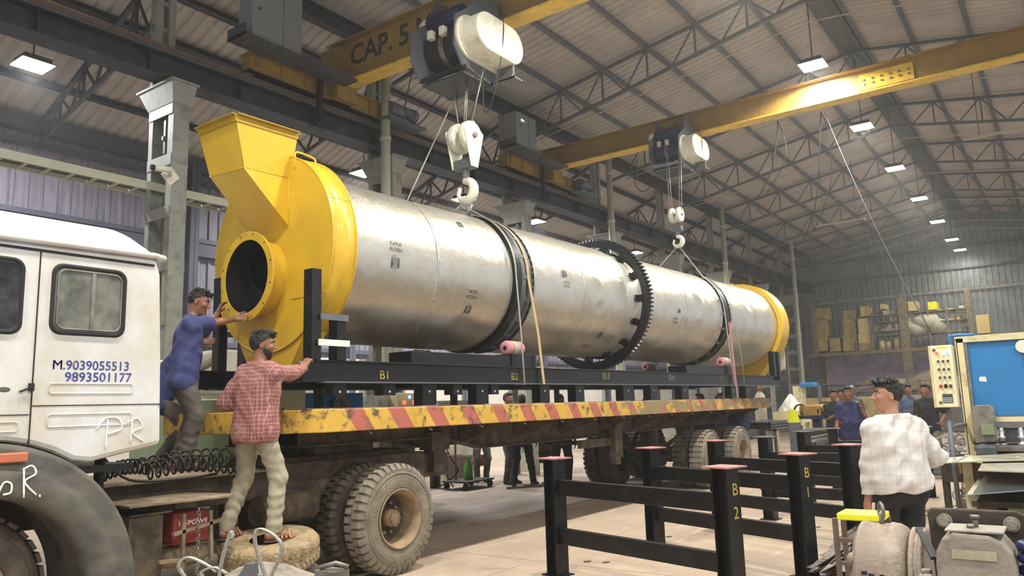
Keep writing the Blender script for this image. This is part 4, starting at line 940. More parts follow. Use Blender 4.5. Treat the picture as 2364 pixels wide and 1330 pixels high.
for (x0, x1, z0, z1) in ((2.31, 2.86, 1.735, 1.80), (2.31, 2.86, 1.52, 1.60), (1.5, 2.14, 1.50, 1.56)):
    q = rrect(x0, x1, z0, z1, .018, 3); obj('pressed_rib', MB().tube([(x, CY - .001, z) for x, z in q], .005, 5, True), m_cab, cb)
obj('door_handle', MB().ball((2.05, CY + .01, 1.76), .05, 16, (1.3, .25, .6)), m_fender, cb); obj('door_latch', MB().bar((2.13, CY - .02, 1.745), (2.2, CY - .02, 1.775), .012, .012).box((2.2, CY - .01, 1.775), (.03, .02, .05)), m_rubber, cb)
lt = MB(); text_on(lt, 'M', (2.318, CY - .002, 1.893), (1.0, 0, 0), (0, 0, 1), .062, 1.0, .0); text_on(lt, 'M', (2.320, CY - .002, 1.893), (1.0, 0, 0), (0, 0, 1), .062, 1.0, .0); text_on(lt, '.9039055513', (2.385, CY - .002, 1.893), (.985, 0, 0), (0, 0, 1), .062, 1.0, .014); text_on(lt, '9893501177', (2.40, CY - .002, 1.815), (.985, 0, 0), (0, 0, 1), .062, 1.05, .014)
obj('phone_lettering', lt, m_letter, cb, 'blue letters M.9039055513 / 9893501177')
def chalk(parent, strokes, y=CY - .004, r=.007):
    m = MB()
    for s_ in strokes: m.tube(spline([(x, y, z) for x, z in s_], 5), r, 5)
    obj('chalk_scrawl', m, m_mark, parent)
chalk(cb, [[(2.69, 1.36), (2.695, 1.56)], [(2.62, 1.49), (2.68, 1.565), (2.77, 1.56), (2.79, 1.49), (2.7, 1.46)], [(2.86, 1.39), (2.865, 1.55)], [(2.83, 1.53), (2.9, 1.56), (2.94, 1.5), (2.87, 1.46), (2.95, 1.4)]], r=.0045)
# fender
def sweep_arch(cx, cz, prof, a0, a1, n=30):
    m = MB(); vs = []
    for i in range(n + 1):
        a = a0 + (a1 - a0) * i / n; th = (i / n)
        for (r, y) in prof: vs.append((cx + r * math.cos(a), y, cz + r * math.sin(a)))
    k = len(prof); m.add(vs, [(i * k + j, i * k + j + 1, (i + 1) * k + j + 1, (i + 1) * k + j) for i in range(n) for j in range(k - 1)], True); return m
obj('wheel_arch', sweep_arch(1.93, .45, [(.99, CY + .5), (.99, CY - .02), (.975, CY - .05), (.95, CY - .055), (.88, CY - .05), (.84, CY - .065), (.80, CY - .085), (.70, CY - .08), (.665, CY - .06), (.66, CY + .02), (.70, CY + .6)], math.radians(-12), math.radians(192), 48), m_fender, tk, 'dark plastic wheel arch, scratched and dusty')
chalk(tk, [[(2.165, 1.10), (2.155, 1.28)], [(2.15, 1.27), (2.2, 1.29), (2.225, 1.24), (2.165, 1.195), (2.235, 1.11)], [(2.255, 1.11), (2.257, 1.095)], [(2.02, 1.13), (2.05, 1.2), (2.09, 1.19), (2.09, 1.14), (2.05, 1.13)]], y=CY - .09, r=.006)
obj('side_marker', MB().b2(1.9, 2.18, CY - .085, CY - .05, 1.315, 1.375), m_orange, tk, 'orange side marker', bevel=.01)
obj('mudguard_liner', MB().b2(1.0, 2.95, CY + .12, CY + .9, 1.2, 1.25), m_black, tk)
wheel(tk, 1.93, 5.55, .5, -1, (m_tyred, m_rim), False, False); wheel(tk, 1.93, 7.7, .5, 1, (m_tyred, m_chassis), False, False)
# chassis
for y in (6.1, 7.1):
    obj('chassis_rail', MB().b2(.8, 7.1, y - .005, y + .005, .80, 1.05).b2(.8, 7.1, y, y + .08, 1.035, 1.05).b2(.8, 7.1, y, y + .08, .80, .815), m_chassis, tk)
obj('chassis_plate', MB().b2(3.0, 4.55, 5.98, 7.2, 1.05, 1.065), m_dustpl, tk, 'dusty walkway plate behind the cab')
obj('chassis_cross', MB().b2(4.6, 4.75, 6.1, 7.1, .82, 1.04).b2(6.9, 7.0, 6.1, 7.1, .82, 1.04), m_chassis, tk)
obj('fifth_wheel', MB().b2(4.75, 6.5, 6.15, 7.05, 1.05, 1.14).b2(4.7, 6.6, 6.0, 6.1, .72, 1.1).b2(5.2, 6.0, 6.2, 7.0, 1.14, 1.24), m_chassis, tk, bevel=.02)
obj('rear_leaf_spring', MB().b2(4.8, 6.4, 6.02, 6.1, .62, .66).b2(4.95, 6.25, 6.02, 6.1, .58, .62).b2(5.1, 6.1, 6.02, 6.1, .54, .58), m_chassis, tk)
obj('rear_axle', MB().cyl((5.58, 5.6, .525), (5.58, 7.7, .525), .09).ball((5.58, 6.6, .53), .22), m_chassis, tk)
wheel(tk, 5.58, 5.4, .525, -1, (m_tyre, m_rim), True, True, True); wheel(tk, 5.56, 5.76, .525, -1, (m_tyred, m_rim), True, False)
wheel(tk, 5.58, 7.85, .525, 1, (m_tyred, m_chassis), False); wheel(tk, 5.58, 7.5, .525, 1, (m_tyred, m_chassis), False, False)
obj('side_box', MB().b2(2.98, 3.24, 5.55, 6.0, .42, .86).b2(2.98, 3.3, 5.53, 5.56, .86, .875), m_chassis, tk, bevel=.01)
obj('air_tank', MB().cyl((4.3, 5.9, .72), (4.9, 5.9, .72), .13, n=20), m_chassis, tk)
obj('dust_tray', MB().prism([(2.95, 5.5), (3.75, 5.42), (3.8, 5.6), (3.7, 6.0), (2.95, 6.05)], (0, 0, .93), (1, 0, 0), (0, 1, 0), (0, 0, .015)), m_dustpl, tk)
cr = MB()
for (a, b) in (((3.3, 5.52, .70), (3.72, 5.52, .76)), ((3.2, 5.52, .52), (3.5, 5.52, .5)), ((3.38, 5.52, .42), (3.38, 5.52, .84)), ((3.62, 5.52, .47), (3.6, 5.52, .84))): cr.bar(a, b, .035, .025)
obj('battery_carrier', cr, m_dustpl, tk)
bt = obj('battery', MB().b2(3.36, 3.66, 5.62, 5.85, .60, .84), m_redo, tk, 'dusty red HI-POWER battery', bevel=.02)
bm_ = MB(); text_on(bm_, 'HI-POWER', (3.40, 5.617, .74), (1, 0, 0), (0, 0, 1), .035, 1.2, .01); obj('battery_lettering', bm_, m_mark, bt)
sk = MB().ball((3.5, 5.75, .5), .2, 16, (1.3, .6, .45)); obj('rag_bundle', sk, m_dustpl, tk)
chn = MB(); 
for k in range(22): chn.torus((3.47 + .004 * (k % 3), 5.47, .86 - .024 * k), (0, 1, 0) if k % 2 else (1, 0, 0), .014, .004, 8, 5)
obj('hanging_chain', chn, m_dsteel, tk)
obj('exhaust_post', MB().cyl((2.9, 5.85, .9), (2.9, 5.85, 1.36), .035), m_rubber, tk)
# coiled air hoses (fixed to the truck)
for k, (x0, x1, y, z, tn, r_) in enumerate(((3.0, 3.35, 6.02, 1.15, 9, .05), (3.3, 4.15, 5.95, 1.14, 13, .06), (3.35, 4.2, 6.12, 1.17, 9, .065))):
    n = tn * 14; obj('coiled_hose', MB().tube([(x0 + (x1 - x0) * i / n, y + r_ * math.cos(2 * PI * i / 14), z + (.04 * math.sin(i * .02)) + r_ * 1.1 * math.sin(2 * PI * i / 14)) for i in range(n + 1)], .009, 6), m_cable, tk, 'black coiled air hose')
obj('air_hose', MB().tube(spline([(3.0, 5.95, 1.1), (2.95, 5.95, 1.3), (3.15, 5.9, 1.1), (3.6, 5.86, 1.07), (3.9, 5.9, 1.08)], 6), .011, 6).tube(spline([(4.15, 6.0, 1.2), (4.3, 5.9, 1.3), (4.42, 5.78, 1.5), (4.43, 5.72, 1.62)], 6), .011, 6), m_cable, tk)

# ------------------------------------------------------------------ tyres on the ground
tc_, tilt = Vector((4.22, 5.60, .43)), Matrix.Rotation(math.radians(-8), 4, Vector((.78, -.62, 0)))
Mt = Matrix.Translation(tc_) @ Matrix.Rotation(math.radians(8), 4, Vector((.586, -.81, 0))) @ Matrix.Rotation(-PI / 2, 4, 'X')
t = thing('spare_tyre', 'mud caked tyre lying flat under the feet of the man in the checked shirt', 'tyre', M=Mt)
m = MB(Mt); m.lathe([(.10, .16), (.11, .2), (.125, .3), (.11, .375), (.08, .40), (-.08, .40), (-.11, .375), (-.12, .3), (-.11, .2), (-.10, .16)], (0, 0, 0), (0, 1, 0), 64)
for i in range(50):
    a = 2 * PI * i / 50
    for s_ in (1, -1):
        R_ = Matrix.Rotation(-a, 3, 'Y'); m.box(R_ @ Vector((.402, s_ * .05, 0)), (.014, .05, .03), R_ @ Matrix.Rotation(.5 * s_, 3, 'X'))
obj('tyre_body', m, m_tyrem, t)
obj('rim_hollow', MB(Mt).lathe([(.09, .165), (.0, .15), (.0, .02)], (0, 0, 0), (0, 1, 0), 40), m_chassis, t)
t = thing('old_tyre', 'dark old tyre on the floor under the mud caked one', 'tyre', (4.3, 5.74, 0))
obj('tyre_body', MB().lathe([(.0, .25), (.02, .36), (.06, .42), (.25, .42), (.29, .36), (.3, .25)], (4.3, 5.72, 0), (0, 0, 1), 40), m_tyred, t)
# ------------------------------------------------------------------ grey block with wire rope loops, bottom left foreground
G = Vector((2.42, 3.36, 0)); t = thing('steel_saddle', 'rounded grey steel saddle block at the bottom edge, holding wire rope loops', 'steel block', G)
R_ = RM.col[0].copy(); fw = Vector((.804, .575, 0)); rt = Vector((.586, -.81, 0)).normalized()
m = MB(); m.prism([(-.21, 0), (-.21, .735), (-.12, .79), (0, .815), (.12, .80), (.24, .755), (.3, .735), (.3, 0)], G - fw * .1, rt, (0, 0, 1), fw * .3); obj('saddle_body', m, m_gearb, t, bevel=.01)
obj('lug_plate', MB().prism([(-.03, .78), (.02, .86), (.06, .86), (.07, .78)], G - fw * .13, rt, (0, 0, 1), fw * .06), m_hgrey, t)
for k, pl in enumerate(([(-.12, .60), (-.1, .85), (-.06, 1.0), (-.05, 1.0), (-.05, .98)], [(-.26, .80), (-.3, .86), (-.26, .9), (-.18, .87), (-.12, .83)], [(.13, .76), (.07, .92), (.06, 1.0), (.09, 1.02), (.16, .98), (.19, .92), (.14, .80), (.13, .74)], [(-.12, .80), (-.17, .79), (-.19, .83), (-.13, .85), (-.07, .82)])):
    P_ = spline([G - fw * .12 + rt * a + Vector((0, 0, b)) for a, b in pl], 8)
    wr = MB()
    for s_ in range(5):
        q = []
        for i, p in enumerate(P_):
            a = i * .9 + s_ * 2 * PI / 5; q.append(p + (rt * math.cos(a) + fw * math.sin(a)) * .0065)
        wr.tube(q, .0045, 5)
    o_ = tag(obj('wire_rope_loop', wr, m_wire), ['stiff wire rope end standing up in front of the flat tyre', 'open wire rope loop lying left on the grey saddle block', 'tall wire rope eye standing on the right of the grey saddle block', 'small wire rope bight on top of the grey saddle block'][k], 'rope')
t = thing('clamp_bracket', 'small galvanised clamp at the bottom edge beside the tyre', 'bracket', G + rt * .36)
obj('clamp_frame', MB().box(G + rt * .40 + Vector((0, 0, .40)), (.1, .14, .80)).tube([G + rt * .34 + Vector((0, 0, .81)), G + rt * .42 + Vector((0, 0, .83)), G + rt * .48 + Vector((0, 0, .81))], .012, 6), m_dsteel, t)

# ================================================================== BLACK STANDS
def stand(A, Bp, i, label, mark=None):
    A = Vector(A); Bp = Vector(Bp); d = (Bp - A).normalized(); nrm = Vector((-d.y, d.x, 0)); H = 1.06
    t = thing('post_stand', label, 'stand', A, group='black trestle stands')
    for P_ in (A, Bp):
        m = MB(); m.bar(P_ + Vector((0, 0, .01)), P_ + Vector((0, 0, H)), .15, .008, up=nrm)
        for s_ in (.07, -.07): m.bar(P_ + nrm * s_ * 1.0 + Vector((0, 0, .01)), P_ + nrm * s_ + Vector((0, 0, H)), .14, .01, up=nrm)
        m2 = MB(); m2.box(P_ + Vector((0, 0, H / 2)), (.14, .008, H), Matrix((d, nrm, Vector((0, 0, 1)))).transposed())
        m2.box(P_ + d * .066 + Vector((0, 0, H / 2)), (.01, .15, H), Matrix((d, nrm, Vector((0, 0, 1)))).transposed()); m2.box(P_ - d * .066 + Vector((0, 0, H / 2)), (.01, .15, H), Matrix((d, nrm, Vector((0, 0, 1)))).transposed())
        obj('post', m2, m_black, t)
        obj('top_plate', MB().box(P_ + Vector((0, 0, H + .006)), (.24, .24, .012), Matrix((d, nrm, Vector((0, 0, 1)))).transposed()), m_redp if i < 3 else m_hgrey, t, 'reddish primed top plate')
        obj('foot_plate', MB().box(P_ + Vector((0, 0, .005)), (.22, .22, .01), Matrix((d, nrm, Vector((0, 0, 1)))).transposed()), m_black, t)
        g_ = MB().prism([(0, 0), (.09, 0), (0, -.12)], P_ + nrm * .0 + Vector((0, 0, H)), d, (0, 0, 1), nrm * .008); obj('gusset', g_, m_black, t)
    for z in (.80, .36):
        obj('rail', MB().bar(A + d * .07 + Vector((0, 0, z)), Bp - d * .07 + Vector((0, 0, z)), .07, .14), m_black, t, bevel=.004)
    obj('clip_plate', MB().box(A - d * .09 + Vector((0, 0, .48)), (.05, .008, .22), Matrix((d, nrm, Vector((0, 0, 1)))).transposed()), m_black, t)
    if mark:
        mk = MB()
        f_ = (Bp - nrm * .0) ; face = Bp - fw * .0
        for k, ch_ in enumerate(mark): text_on(mk, ch_, Bp + d * .0725 - Vector((.0, 0, 0)) + Vector((0, 0, H - .2 - .17 * k)) + nrm * (-.02), nrm, (0, 0, 1), .09, 1, .01)
        obj('chalk_mark', mk, m_gold, t, 'yellow %s mark' % mark)
SA = [((6.3, 4.08, 0), (5.76, 2.2, 0)), ((7.98, 3.88, 0), (7.26, 2.08, 0)), ((9.5, 3.72, 0), (8.74, 1.97, 0)), ((10.45, 3.4, 0), (10.3, 1.85, 0)), ((12.1, 3.35, 0), (11.6, 1.9, 0)), ((13.2, 3.2, 0), (13.6, 1.95, 0))]
LS = ['nearest black trestle stand, its right post marked B2 in yellow', 'second black trestle stand from the camera', 'third black trestle stand, left post before the trailer wheel', 'fourth black trestle stand, behind the third', 'fifth black trestle stand, beside the angle bar bundle', 'farthest black trestle stand, its right post behind the man in white']
for i, (a, b) in enumerate(SA): stand(a, b, i, LS[i], 'B2' if i == 0 else ('B1' if i == 1 else None))

# ================================================================== MOTOR, GEARBOX AND THEIR BENCH
t = thing('steel_skid', 'low steel skid carrying the motor and the gearbox', 'skid', (3.9, .5, 0))
obj('skid_frame', MB().b2(3.4, 3.5, -.1, 1.1, 0, .48).b2(4.25, 4.35, -.1, 1.1, 0, .48).b2(3.4, 4.35, -.1, 1.1, .46, .50), m_hgrey, t)
t = thing('electric_motor', 'large dusty taupe electric motor with a lifting eye, right foreground', 'motor', (3.98, .78, .5)); MS = Matrix.Translation((0, .91, 0)) @ Matrix.Diagonal((1, .80, 1, 1)) @ Matrix.Translation((0, -.91, 0))
mc = Vector((3.98, 0, .742)); r_ = .238
obj('motor_body', MB(MS).lathe([(.60, .15), (.605, .195), (.63, .225), (.66, r_), (.70, r_ + .004), (.715, r_ - .003), (.83, r_ - .003), (.84, r_ + .004), (.86, r_ + .001), (.885, .20), (.9, .15), (.905, .08), (.91, .0)], (mc.x, 0, mc.z), (0, 1, 0), 56), m_motor, t)
gv = MB(MS)
for c_ in range(4):
    for k in range(6):
        y = .81 - .036 * c_ - (.02 if c_ > 1 else 0); a = math.radians(167 + 5.2 * k + (2 if c_ in (1, 2) else 0)); p = Vector((mc.x + (r_ - .003) * math.cos(a), y, mc.z + (r_ - .003) * math.sin(a)))
        gv.box(p, (.006, .028, .014), Matrix.Rotation(-a, 3, 'Y'))
obj('vent_slots', gv, m_shadeswitch, t, 'dark ventilation slots')
obj('lifting_eye', MB(MS).torus((3.98, .75, 1.035), (.6, -.8, 0), .03, .011, 24, 8).cyl((3.98, .75, .975), (3.98, .75, 1.01), .014), m_dsteel, t)
obj('motor_foot', MB(MS).b2(3.8, 4.16, .66, .94, .5, .54), m_motor, t); obj('terminal_boss', MB(MS).ball((3.80, .88, .84), .03, 10), m_motor, t)
pu = MB(MS).lathe([(.60, .02), (.60, .17), (.595, .225), (.575, .225), (.572, .215), (.552, .215), (.548, .225), (.525, .225), (.52, .205), (.535, .19), (.53, .03)], (mc.x, 0, mc.z), (0, 1, 0), 56); obj('pulley', pu, m_motor, t, 'grooved belt pulley')
t = obj('drive_belt', MB().bar((3.98, .63, .965), (3.64, .53, .90), .03, .012).bar((3.98, .63, .52), (3.64, .53, .62), .03, .012), m_rubber); tag(t, 'black drive belt running from the motor pulley to the gearbox', 'belt')
t = thing('gearbox', 'dusty grey cast gearbox with a name plate, bottom right corner', 'gearbox', (3.6, .4, .5))
gx = 3.62
gb = MB(); prof = [(.24, .5), (.24, .90), (.25, .96), (.28, 1.0), (.32, 1.02), (.44, 1.025), (.48, 1.0), (.505, .95), (.51, .90), (.51, .5)]
gb.prism(prof, (gx - .11, 0, 0), (0, 1, 0), (0, 0, 1), (.22, 0, 0)); obj('gear_housing', gb, m_gearb, t, bevel=.012)
obj('inspection_cover', MB().b2(gx - .1, gx + .08, .27, .47, 1.026, 1.036), m_gearb, t, bevel=.006)
obj('breather', MB().cyl((gx, .37, 1.036), (gx, .37, 1.07), .01).cyl((gx, .37, 1.07), (gx, .37, 1.082), .018, n=6).cyl((gx - .03, .385, 1.036), (gx - .03, .385, 1.05), .014, n=6), m_dsteel, t)
obj('name_plate', MB().b2(gx - .116, gx - .111, .30, .45, .93, .965), m_sheet, t)
obj('stiffening_rib', MB().prism([(0, .5), (-.09, .5), (-.03, .84), (0, .86)], (gx - .11, .33, 0), (1, 0, 0), (0, 0, 1), (0, .035, 0)), m_gearb, t, bevel=.008)
for (bx, by) in ((gx - .06, .55), (gx + .05, .57), (gx - .09, .18), (gx + .03, .17)):
    f_ = MB().b2(bx - .035, bx + .035, by - .035, by + .035, .5, .82).cyl((bx, by, .82), (bx, by, .83), .03).cyl((bx, by, .83), (bx, by, .85), .022, n=6); obj('bearing_bolt_block', f_, m_gearb, t, bevel=.006)
obj('input_shaft', MB().cyl((gx, .24, .80), (gx, .08, .80), .045).cyl((gx, .2, .80), (gx, .16, .80), .07).cyl((gx - .02, .14, .7), (gx - .02, .02, .7), .055), m_gearb, t)
t = thing('mounting_plate', 'dark bolted steel plate standing behind the gearbox', 'plate', (3.84, .4, .5))
obj('plate_body', MB().prism([(.17, .5), (.20, 1.06), (.24, 1.08), (.55, 1.08), (.565, 1.06), (.55, .5)], (3.8, 0, 0), (0, 1, 0), (0, 0, 1), (.03, 0, 0)), m_blackd, t, bevel=.008)
for (y, z) in ((.5, 1.03), (.26, 1.03), (.23, .87)): obj('bolt', MB().cyl((3.8, y, z), (3.785, y, z), .03, n=20).cyl((3.785, y, z), (3.765, y, z), .021, n=6), m_gearb, t)
t = thing('coil_coupling', 'dark blue ribbed coupling at the right edge', 'coupling', (3.6, .15, .5)); cc = MB()
for k in range(9): cc.torus((3.6, .19 - .0 * k, .62 + .045 * k), (0, 0, 1), .035, .02, 16, 8)
obj('coil', cc, m_navy, t); obj('coil_base', MB().cyl((3.6, .19, .5), (3.6, .19, .62), .05), m_navy, t)
# taped stool
t = thing('taped_trestle', 'thin steel trestle with bright yellow tape wrapped top, left of the motor', 'trestle', (4.5, 1.0, 0))
obj('taped_top', MB().box((4.55, .985, .93), (.2, .225, .035)), m_tape, t, 'bright yellow taped top', bevel=.006)
for (x, y) in ((4.46, 1.11), (4.46, .88), (4.64, 1.11), (4.64, .88)): obj('leg', MB().b2(x - .012, x + .012, y - .012, y + .012, 0, .92), m_rust, t)
obj('rung', MB().b2(4.45, 4.47, .88, 1.11, .80, .82).b2(4.45, 4.47, .88, 1.11, .68, .70), m_rust, t)
mk = MB(); text_on(mk, 'CAUTION', (4.44, 1.03, .95), (0, -1, 0), (1, 0, .0), .022, 1, 0); mk = MB(); text_on(mk, 'NOTICE', (4.47, 1.02, .9535), (0, -.9, 0), (.9, 0, 0), .03, 1, 0); 
# loose strips pile
rs = random.Random(3)
for k in range(26):
    a = Vector((7.0 + rs.uniform(-.3, .3), 1.93 - rs.uniform(0, .45), .01 + .010 * k)); b = Vector((9.2 + rs.uniform(-.4, .5), 2.12 - rs.uniform(0, .35), .01 + .010 * k)); c = a.lerp(b, .5) + Vector((rs.uniform(-.1, .1), rs.uniform(-.12, .08), -.0 + .01 * rs.random()))
    m = MB(); P_ = spline([a, c, b], 5)
    for p, q in zip(P_[:-1], P_[1:]): m.bar(p, q, .05, .004)
    tag(obj('steel_strip', m, m_strip), 'curved offcut strip in the loose heap behind the taped trestle', 'steel strip', 'heap of steel strips')
# ================================================================== PEOPLE (implicit surfaces meshed with surface nets)
def V3(*a): return np.array(a, float)
class SDF:
    def __init__(s): s.p = []
    def cap(s, a, b, ra, rb=None, k=.02): s.p.append(('c', np.array(a, float), np.array(b, float), ra, ra if rb is None else rb, k)); return s
    def ell(s, c, r, R=None, k=.02, neg=False): s.p.append(('n' if neg else 'e', np.array(c, float), np.array(r, float), np.eye(3) if R is None else np.array(R, float), 0, k)); return s
    def bounds(s):
        lo = np.full(3, 1e9); hi = -lo
        for q in s.p:
            if q[0] == 'c': r = max(q[3], q[4]); P = np.stack([q[1] - r, q[1] + r, q[2] - r, q[2] + r])
            else: r = q[2].max(); P = np.stack([q[1] - r, q[1] + r])
            lo = np.minimum(lo, P.min(0)); hi = np.maximum(hi, P.max(0))
        return lo - .04, hi + .04
def smin(d, e, k):
    h = np.clip(.5 + .5 * (d - e) / k, 0, 1); return d * (1 - h) + e * h - k * h * (1 - h)
def sdf_eval(s, X):
    d = np.full(len(X), 1e3)
    for q in s.p:
        if q[0] == 'c':
            a, b, ra, rb = q[1:5]; ab = b - a; L2 = ab @ ab + 1e-12; t = np.clip(((X - a) @ ab) / L2, 0, 1); e = np.linalg.norm(X - a - t[:, None] * ab, axis=1) - (ra + t * (rb - ra))
        else:
            Y = (X - q[1]) @ q[3]; m = q[2]; n1 = np.linalg.norm(Y / m, axis=1); n2 = np.linalg.norm(Y / (m * m), axis=1) + 1e-9; e = n1 * (n1 - 1) / n2
        if q[0] == 'n': d = -smin(-d, e, q[5])
        else: d = smin(d, e, q[5])
    return d
def mesh_sdf(s, h, post=None):
    fn = (lambda X: sdf_eval(s, X)) if post is None else (lambda X: post(sdf_eval(s, X), X))
    lo, hi = s.bounds(); B = 6; nb = np.ceil((hi - lo) / (h * B)).astype(int) + 1; n = nb * B + 1
    V = np.full(tuple(n), 1.0, np.float32)
    ci = np.stack(np.meshgrid(*[np.arange(k) for k in nb], indexing='ij'), -1).reshape(-1, 3); cc = lo + (ci + .5) * B * h
    dc = fn(cc); act = np.abs(dc) < B * h * .87 + .03
    for c in ci[(~act) & (dc < 0)]: V[c[0] * B:(c[0] + 1) * B + 1, c[1] * B:(c[1] + 1) * B + 1, c[2] * B:(c[2] + 1) * B + 1] = -1
    g = np.stack(np.meshgrid(*[np.arange(B + 1)] * 3, indexing='ij'), -1).reshape(-1, 3); ca = ci[act]
    for st in range(0, len(ca), 800):
        I = (ca[st:st + 800, None, :] * B + g[None]).reshape(-1, 3); V[I[:, 0], I[:, 1], I[:, 2]] = fn(lo + I * h)
    neg = V < 0; idx = {}
    S_ = np.zeros(tuple(n - 1), np.int8)
    cnt = sum(neg[dx:n[0] - 1 + dx, dy:n[1] - 1 + dy, dz:n[2] - 1 + dz].astype(np.int8) for dx in (0, 1) for dy in (0, 1) for dz in (0, 1))
    cell = (cnt > 0) & (cnt < 8); cid = -np.ones(cell.shape, int); cp = np.argwhere(cell); cid[cell] = np.arange(len(cp))
    acc = np.zeros((len(cp), 3)); w_ = np.zeros(len(cp)); C8 = [(0, 0, 0), (1, 0, 0), (0, 1, 0), (0, 0, 1), (1, 1, 0), (1, 0, 1), (0, 1, 1), (1, 1, 1)]
    for a in C8:
        for ax in range(3):
            if a[ax]: continue
            b = list(a); b[ax] = 1; va = V[cp[:, 0] + a[0], cp[:, 1] + a[1], cp[:, 2] + a[2]]; vb = V[cp[:, 0] + b[0], cp[:, 1] + b[1], cp[:, 2] + b[2]]
            m = (va < 0) != (vb < 0); t = np.where(m, va / np.where(m, va - vb, 1), 0); P = np.tile(np.array(a, float), (len(cp), 1)); P[:, ax] += t; acc[m] += P[m]; w_[m] += 1
    vs = lo + (cp + acc / w_[:, None]) * h; fs = []
    for ax in range(3):
        u, v = [(1, 2), (2, 0), (0, 1)][ax]; a = neg; sh = [slice(None)] * 3; sh2 = [slice(None)] * 3; sh[ax] = slice(0, -1); sh2[ax] = slice(1, None)
        E_ = np.argwhere(neg[tuple(sh)] != neg[tuple(sh2)]); ok = (E_[:, u] > 0) & (E_[:, v] > 0) & (E_[:, u] < n[u] - 1) & (E_[:, v] < n[v] - 1); E_ = E_[ok]
        q = []
        for du, dv in ((0, 0), (1, 0), (1, 1), (0, 1)):
            F = E_.copy(); F[:, u] -= du; F[:, v] -= dv; q.append(cid[F[:, 0], F[:, 1], F[:, 2]])
        q = np.stack(q, 1); flip = neg[E_[:, 0], E_[:, 1], E_[:, 2]]; q[~flip] = q[~flip][:, ::-1]; fs.append(q)
    fs = np.concatenate(fs); fs = fs[(fs >= 0).all(1)]
    return vs, fs
def np_obj(name, vs, fs, m, parent, label=None):
    Mi = np.array(WM[parent.name].inverted()); vs = vs @ Mi[:3, :3].T + Mi[:3, 3]
    me = bpy.data.meshes.new(name); me.vertices.add(len(vs)); me.vertices.foreach_set('co', vs.astype(np.float32).ravel())
    me.loops.add(len(fs) * 4); me.loops.foreach_set('vertex_index', fs.astype(np.int32).ravel()); me.polygons.add(len(fs)); me.polygons.foreach_set('loop_start', np.arange(0, len(fs) * 4, 4, dtype=np.int32))
    me.polygons.foreach_set('use_smooth', np.ones(len(fs), bool)); me.update(calc_edges=True); me.validate(); me.materials.append(m)
    o = bpy.data.objects.new(name, me); COL.objects.link(o); o.parent = parent; WM[o.name] = WM[parent.name]
    if label: o['label'] = label
    return o
def ik(a, b, l1, l2, pole):
    a, b = np.array(a, float), np.array(b, float); d = b - a; L = np.linalg.norm(d); u = d / L; L = min(L, (l1 + l2) * .999); b = a + u * L
    x = (l1 * l1 - l2 * l2 + L * L) / (2 * L); hgt = math.sqrt(max(0, l1 * l1 - x * x)); p = np.array(pole, float); p = p - u * (p @ u); p /= np.linalg.norm(p) + 1e-9
    return a + u * x + p * hgt, b
def unit(v): v = np.array(v, float); return v / (np.linalg.norm(v) + 1e-12)
def folds(seed, amp, f=22):
    r = np.random.default_rng(seed); D = r.normal(size=(5, 3)); D /= np.linalg.norm(D, axis=1)[:, None]; ph = r.uniform(0, 6, 5); fr = f * r.uniform(.6, 1.6, 5)
    def g(X):
        w = np.zeros(len(X)); Xw = X + .03 * np.sin(X[:, [1, 2, 0]] * 9 + seed)
        for d, p, q in zip(D, ph, fr): w += np.abs(np.sin(Xw @ d * q + p)) - .6 + .35 * np.sin(Xw @ d * q * 2.7 + 3 * np.sin(Xw @ d[[1, 2, 0]] * 11))
        return w * amp / 2.2
    return g
def hand(s, w, fwd, nrm, side, curl=.35, spread=.12, sc_=1.0, k=.006):
    "w wrist, fwd finger direction, nrm palm normal (palm side), side = thumb direction"
    w = np.array(w, float); f = unit(fwd); n_ = unit(np.array(nrm) - f * (np.array(nrm) @ f)); t = unit(side - f * (np.array(side) @ f) - n_ * (np.array(side) @ n_))
    s.cap(w - f * .01, w + f * .03, .024 * sc_, .024 * sc_, .015)
    for o in (-.028, -.01, .01, .028): s.cap(w + f * .025 + t * o * .7 * sc_, w + f * .085 * sc_ + t * o * sc_, .0145 * sc_, .0125 * sc_, .012)
    for i, (o, L) in enumerate(((.029, .072), (.010, .08), (-.010, .074), (-.028, .058))):
        p = w + f * .085 * sc_ + t * o * sc_; d = unit(f + t * o * spread * 22 * .2); c = curl
        for j, q in enumerate((.45, .32, .26)):
            a = c * (1.0 if j == 0 else 1.25); d2 = unit(d * math.cos(a) + n_ * math.sin(a)); n2 = unit(-d * math.sin(a) + n_ * math.cos(a)); p2 = p + d2 * L * q * sc_; s.cap(p, p2, (.0092 - .0008 * j) * sc_, (.0086 - .0009 * j) * sc_, k); p, d = p2, d2; n_l = n2
            n_ = n_ if j == 2 else n_
            nn = n2; 
            n_save = n_; n_ = nn if j < 2 else n_
        n_ = unit(np.array(nrm) - f * (np.array(nrm) @ f))
    p = w + f * .02 + t * .026 * sc_; d = unit(f * .75 + t * .65 + n_ * .25)
    for j, L in enumerate((.042, .032, .026)):
        p2 = p + d * L * sc_; s.cap(p, p2, (.0125 - .0015 * j) * sc_, (.0112 - .0015 * j) * sc_, k + .004); p = p2; d = unit(d + f * .22 + n_ * curl * .5)
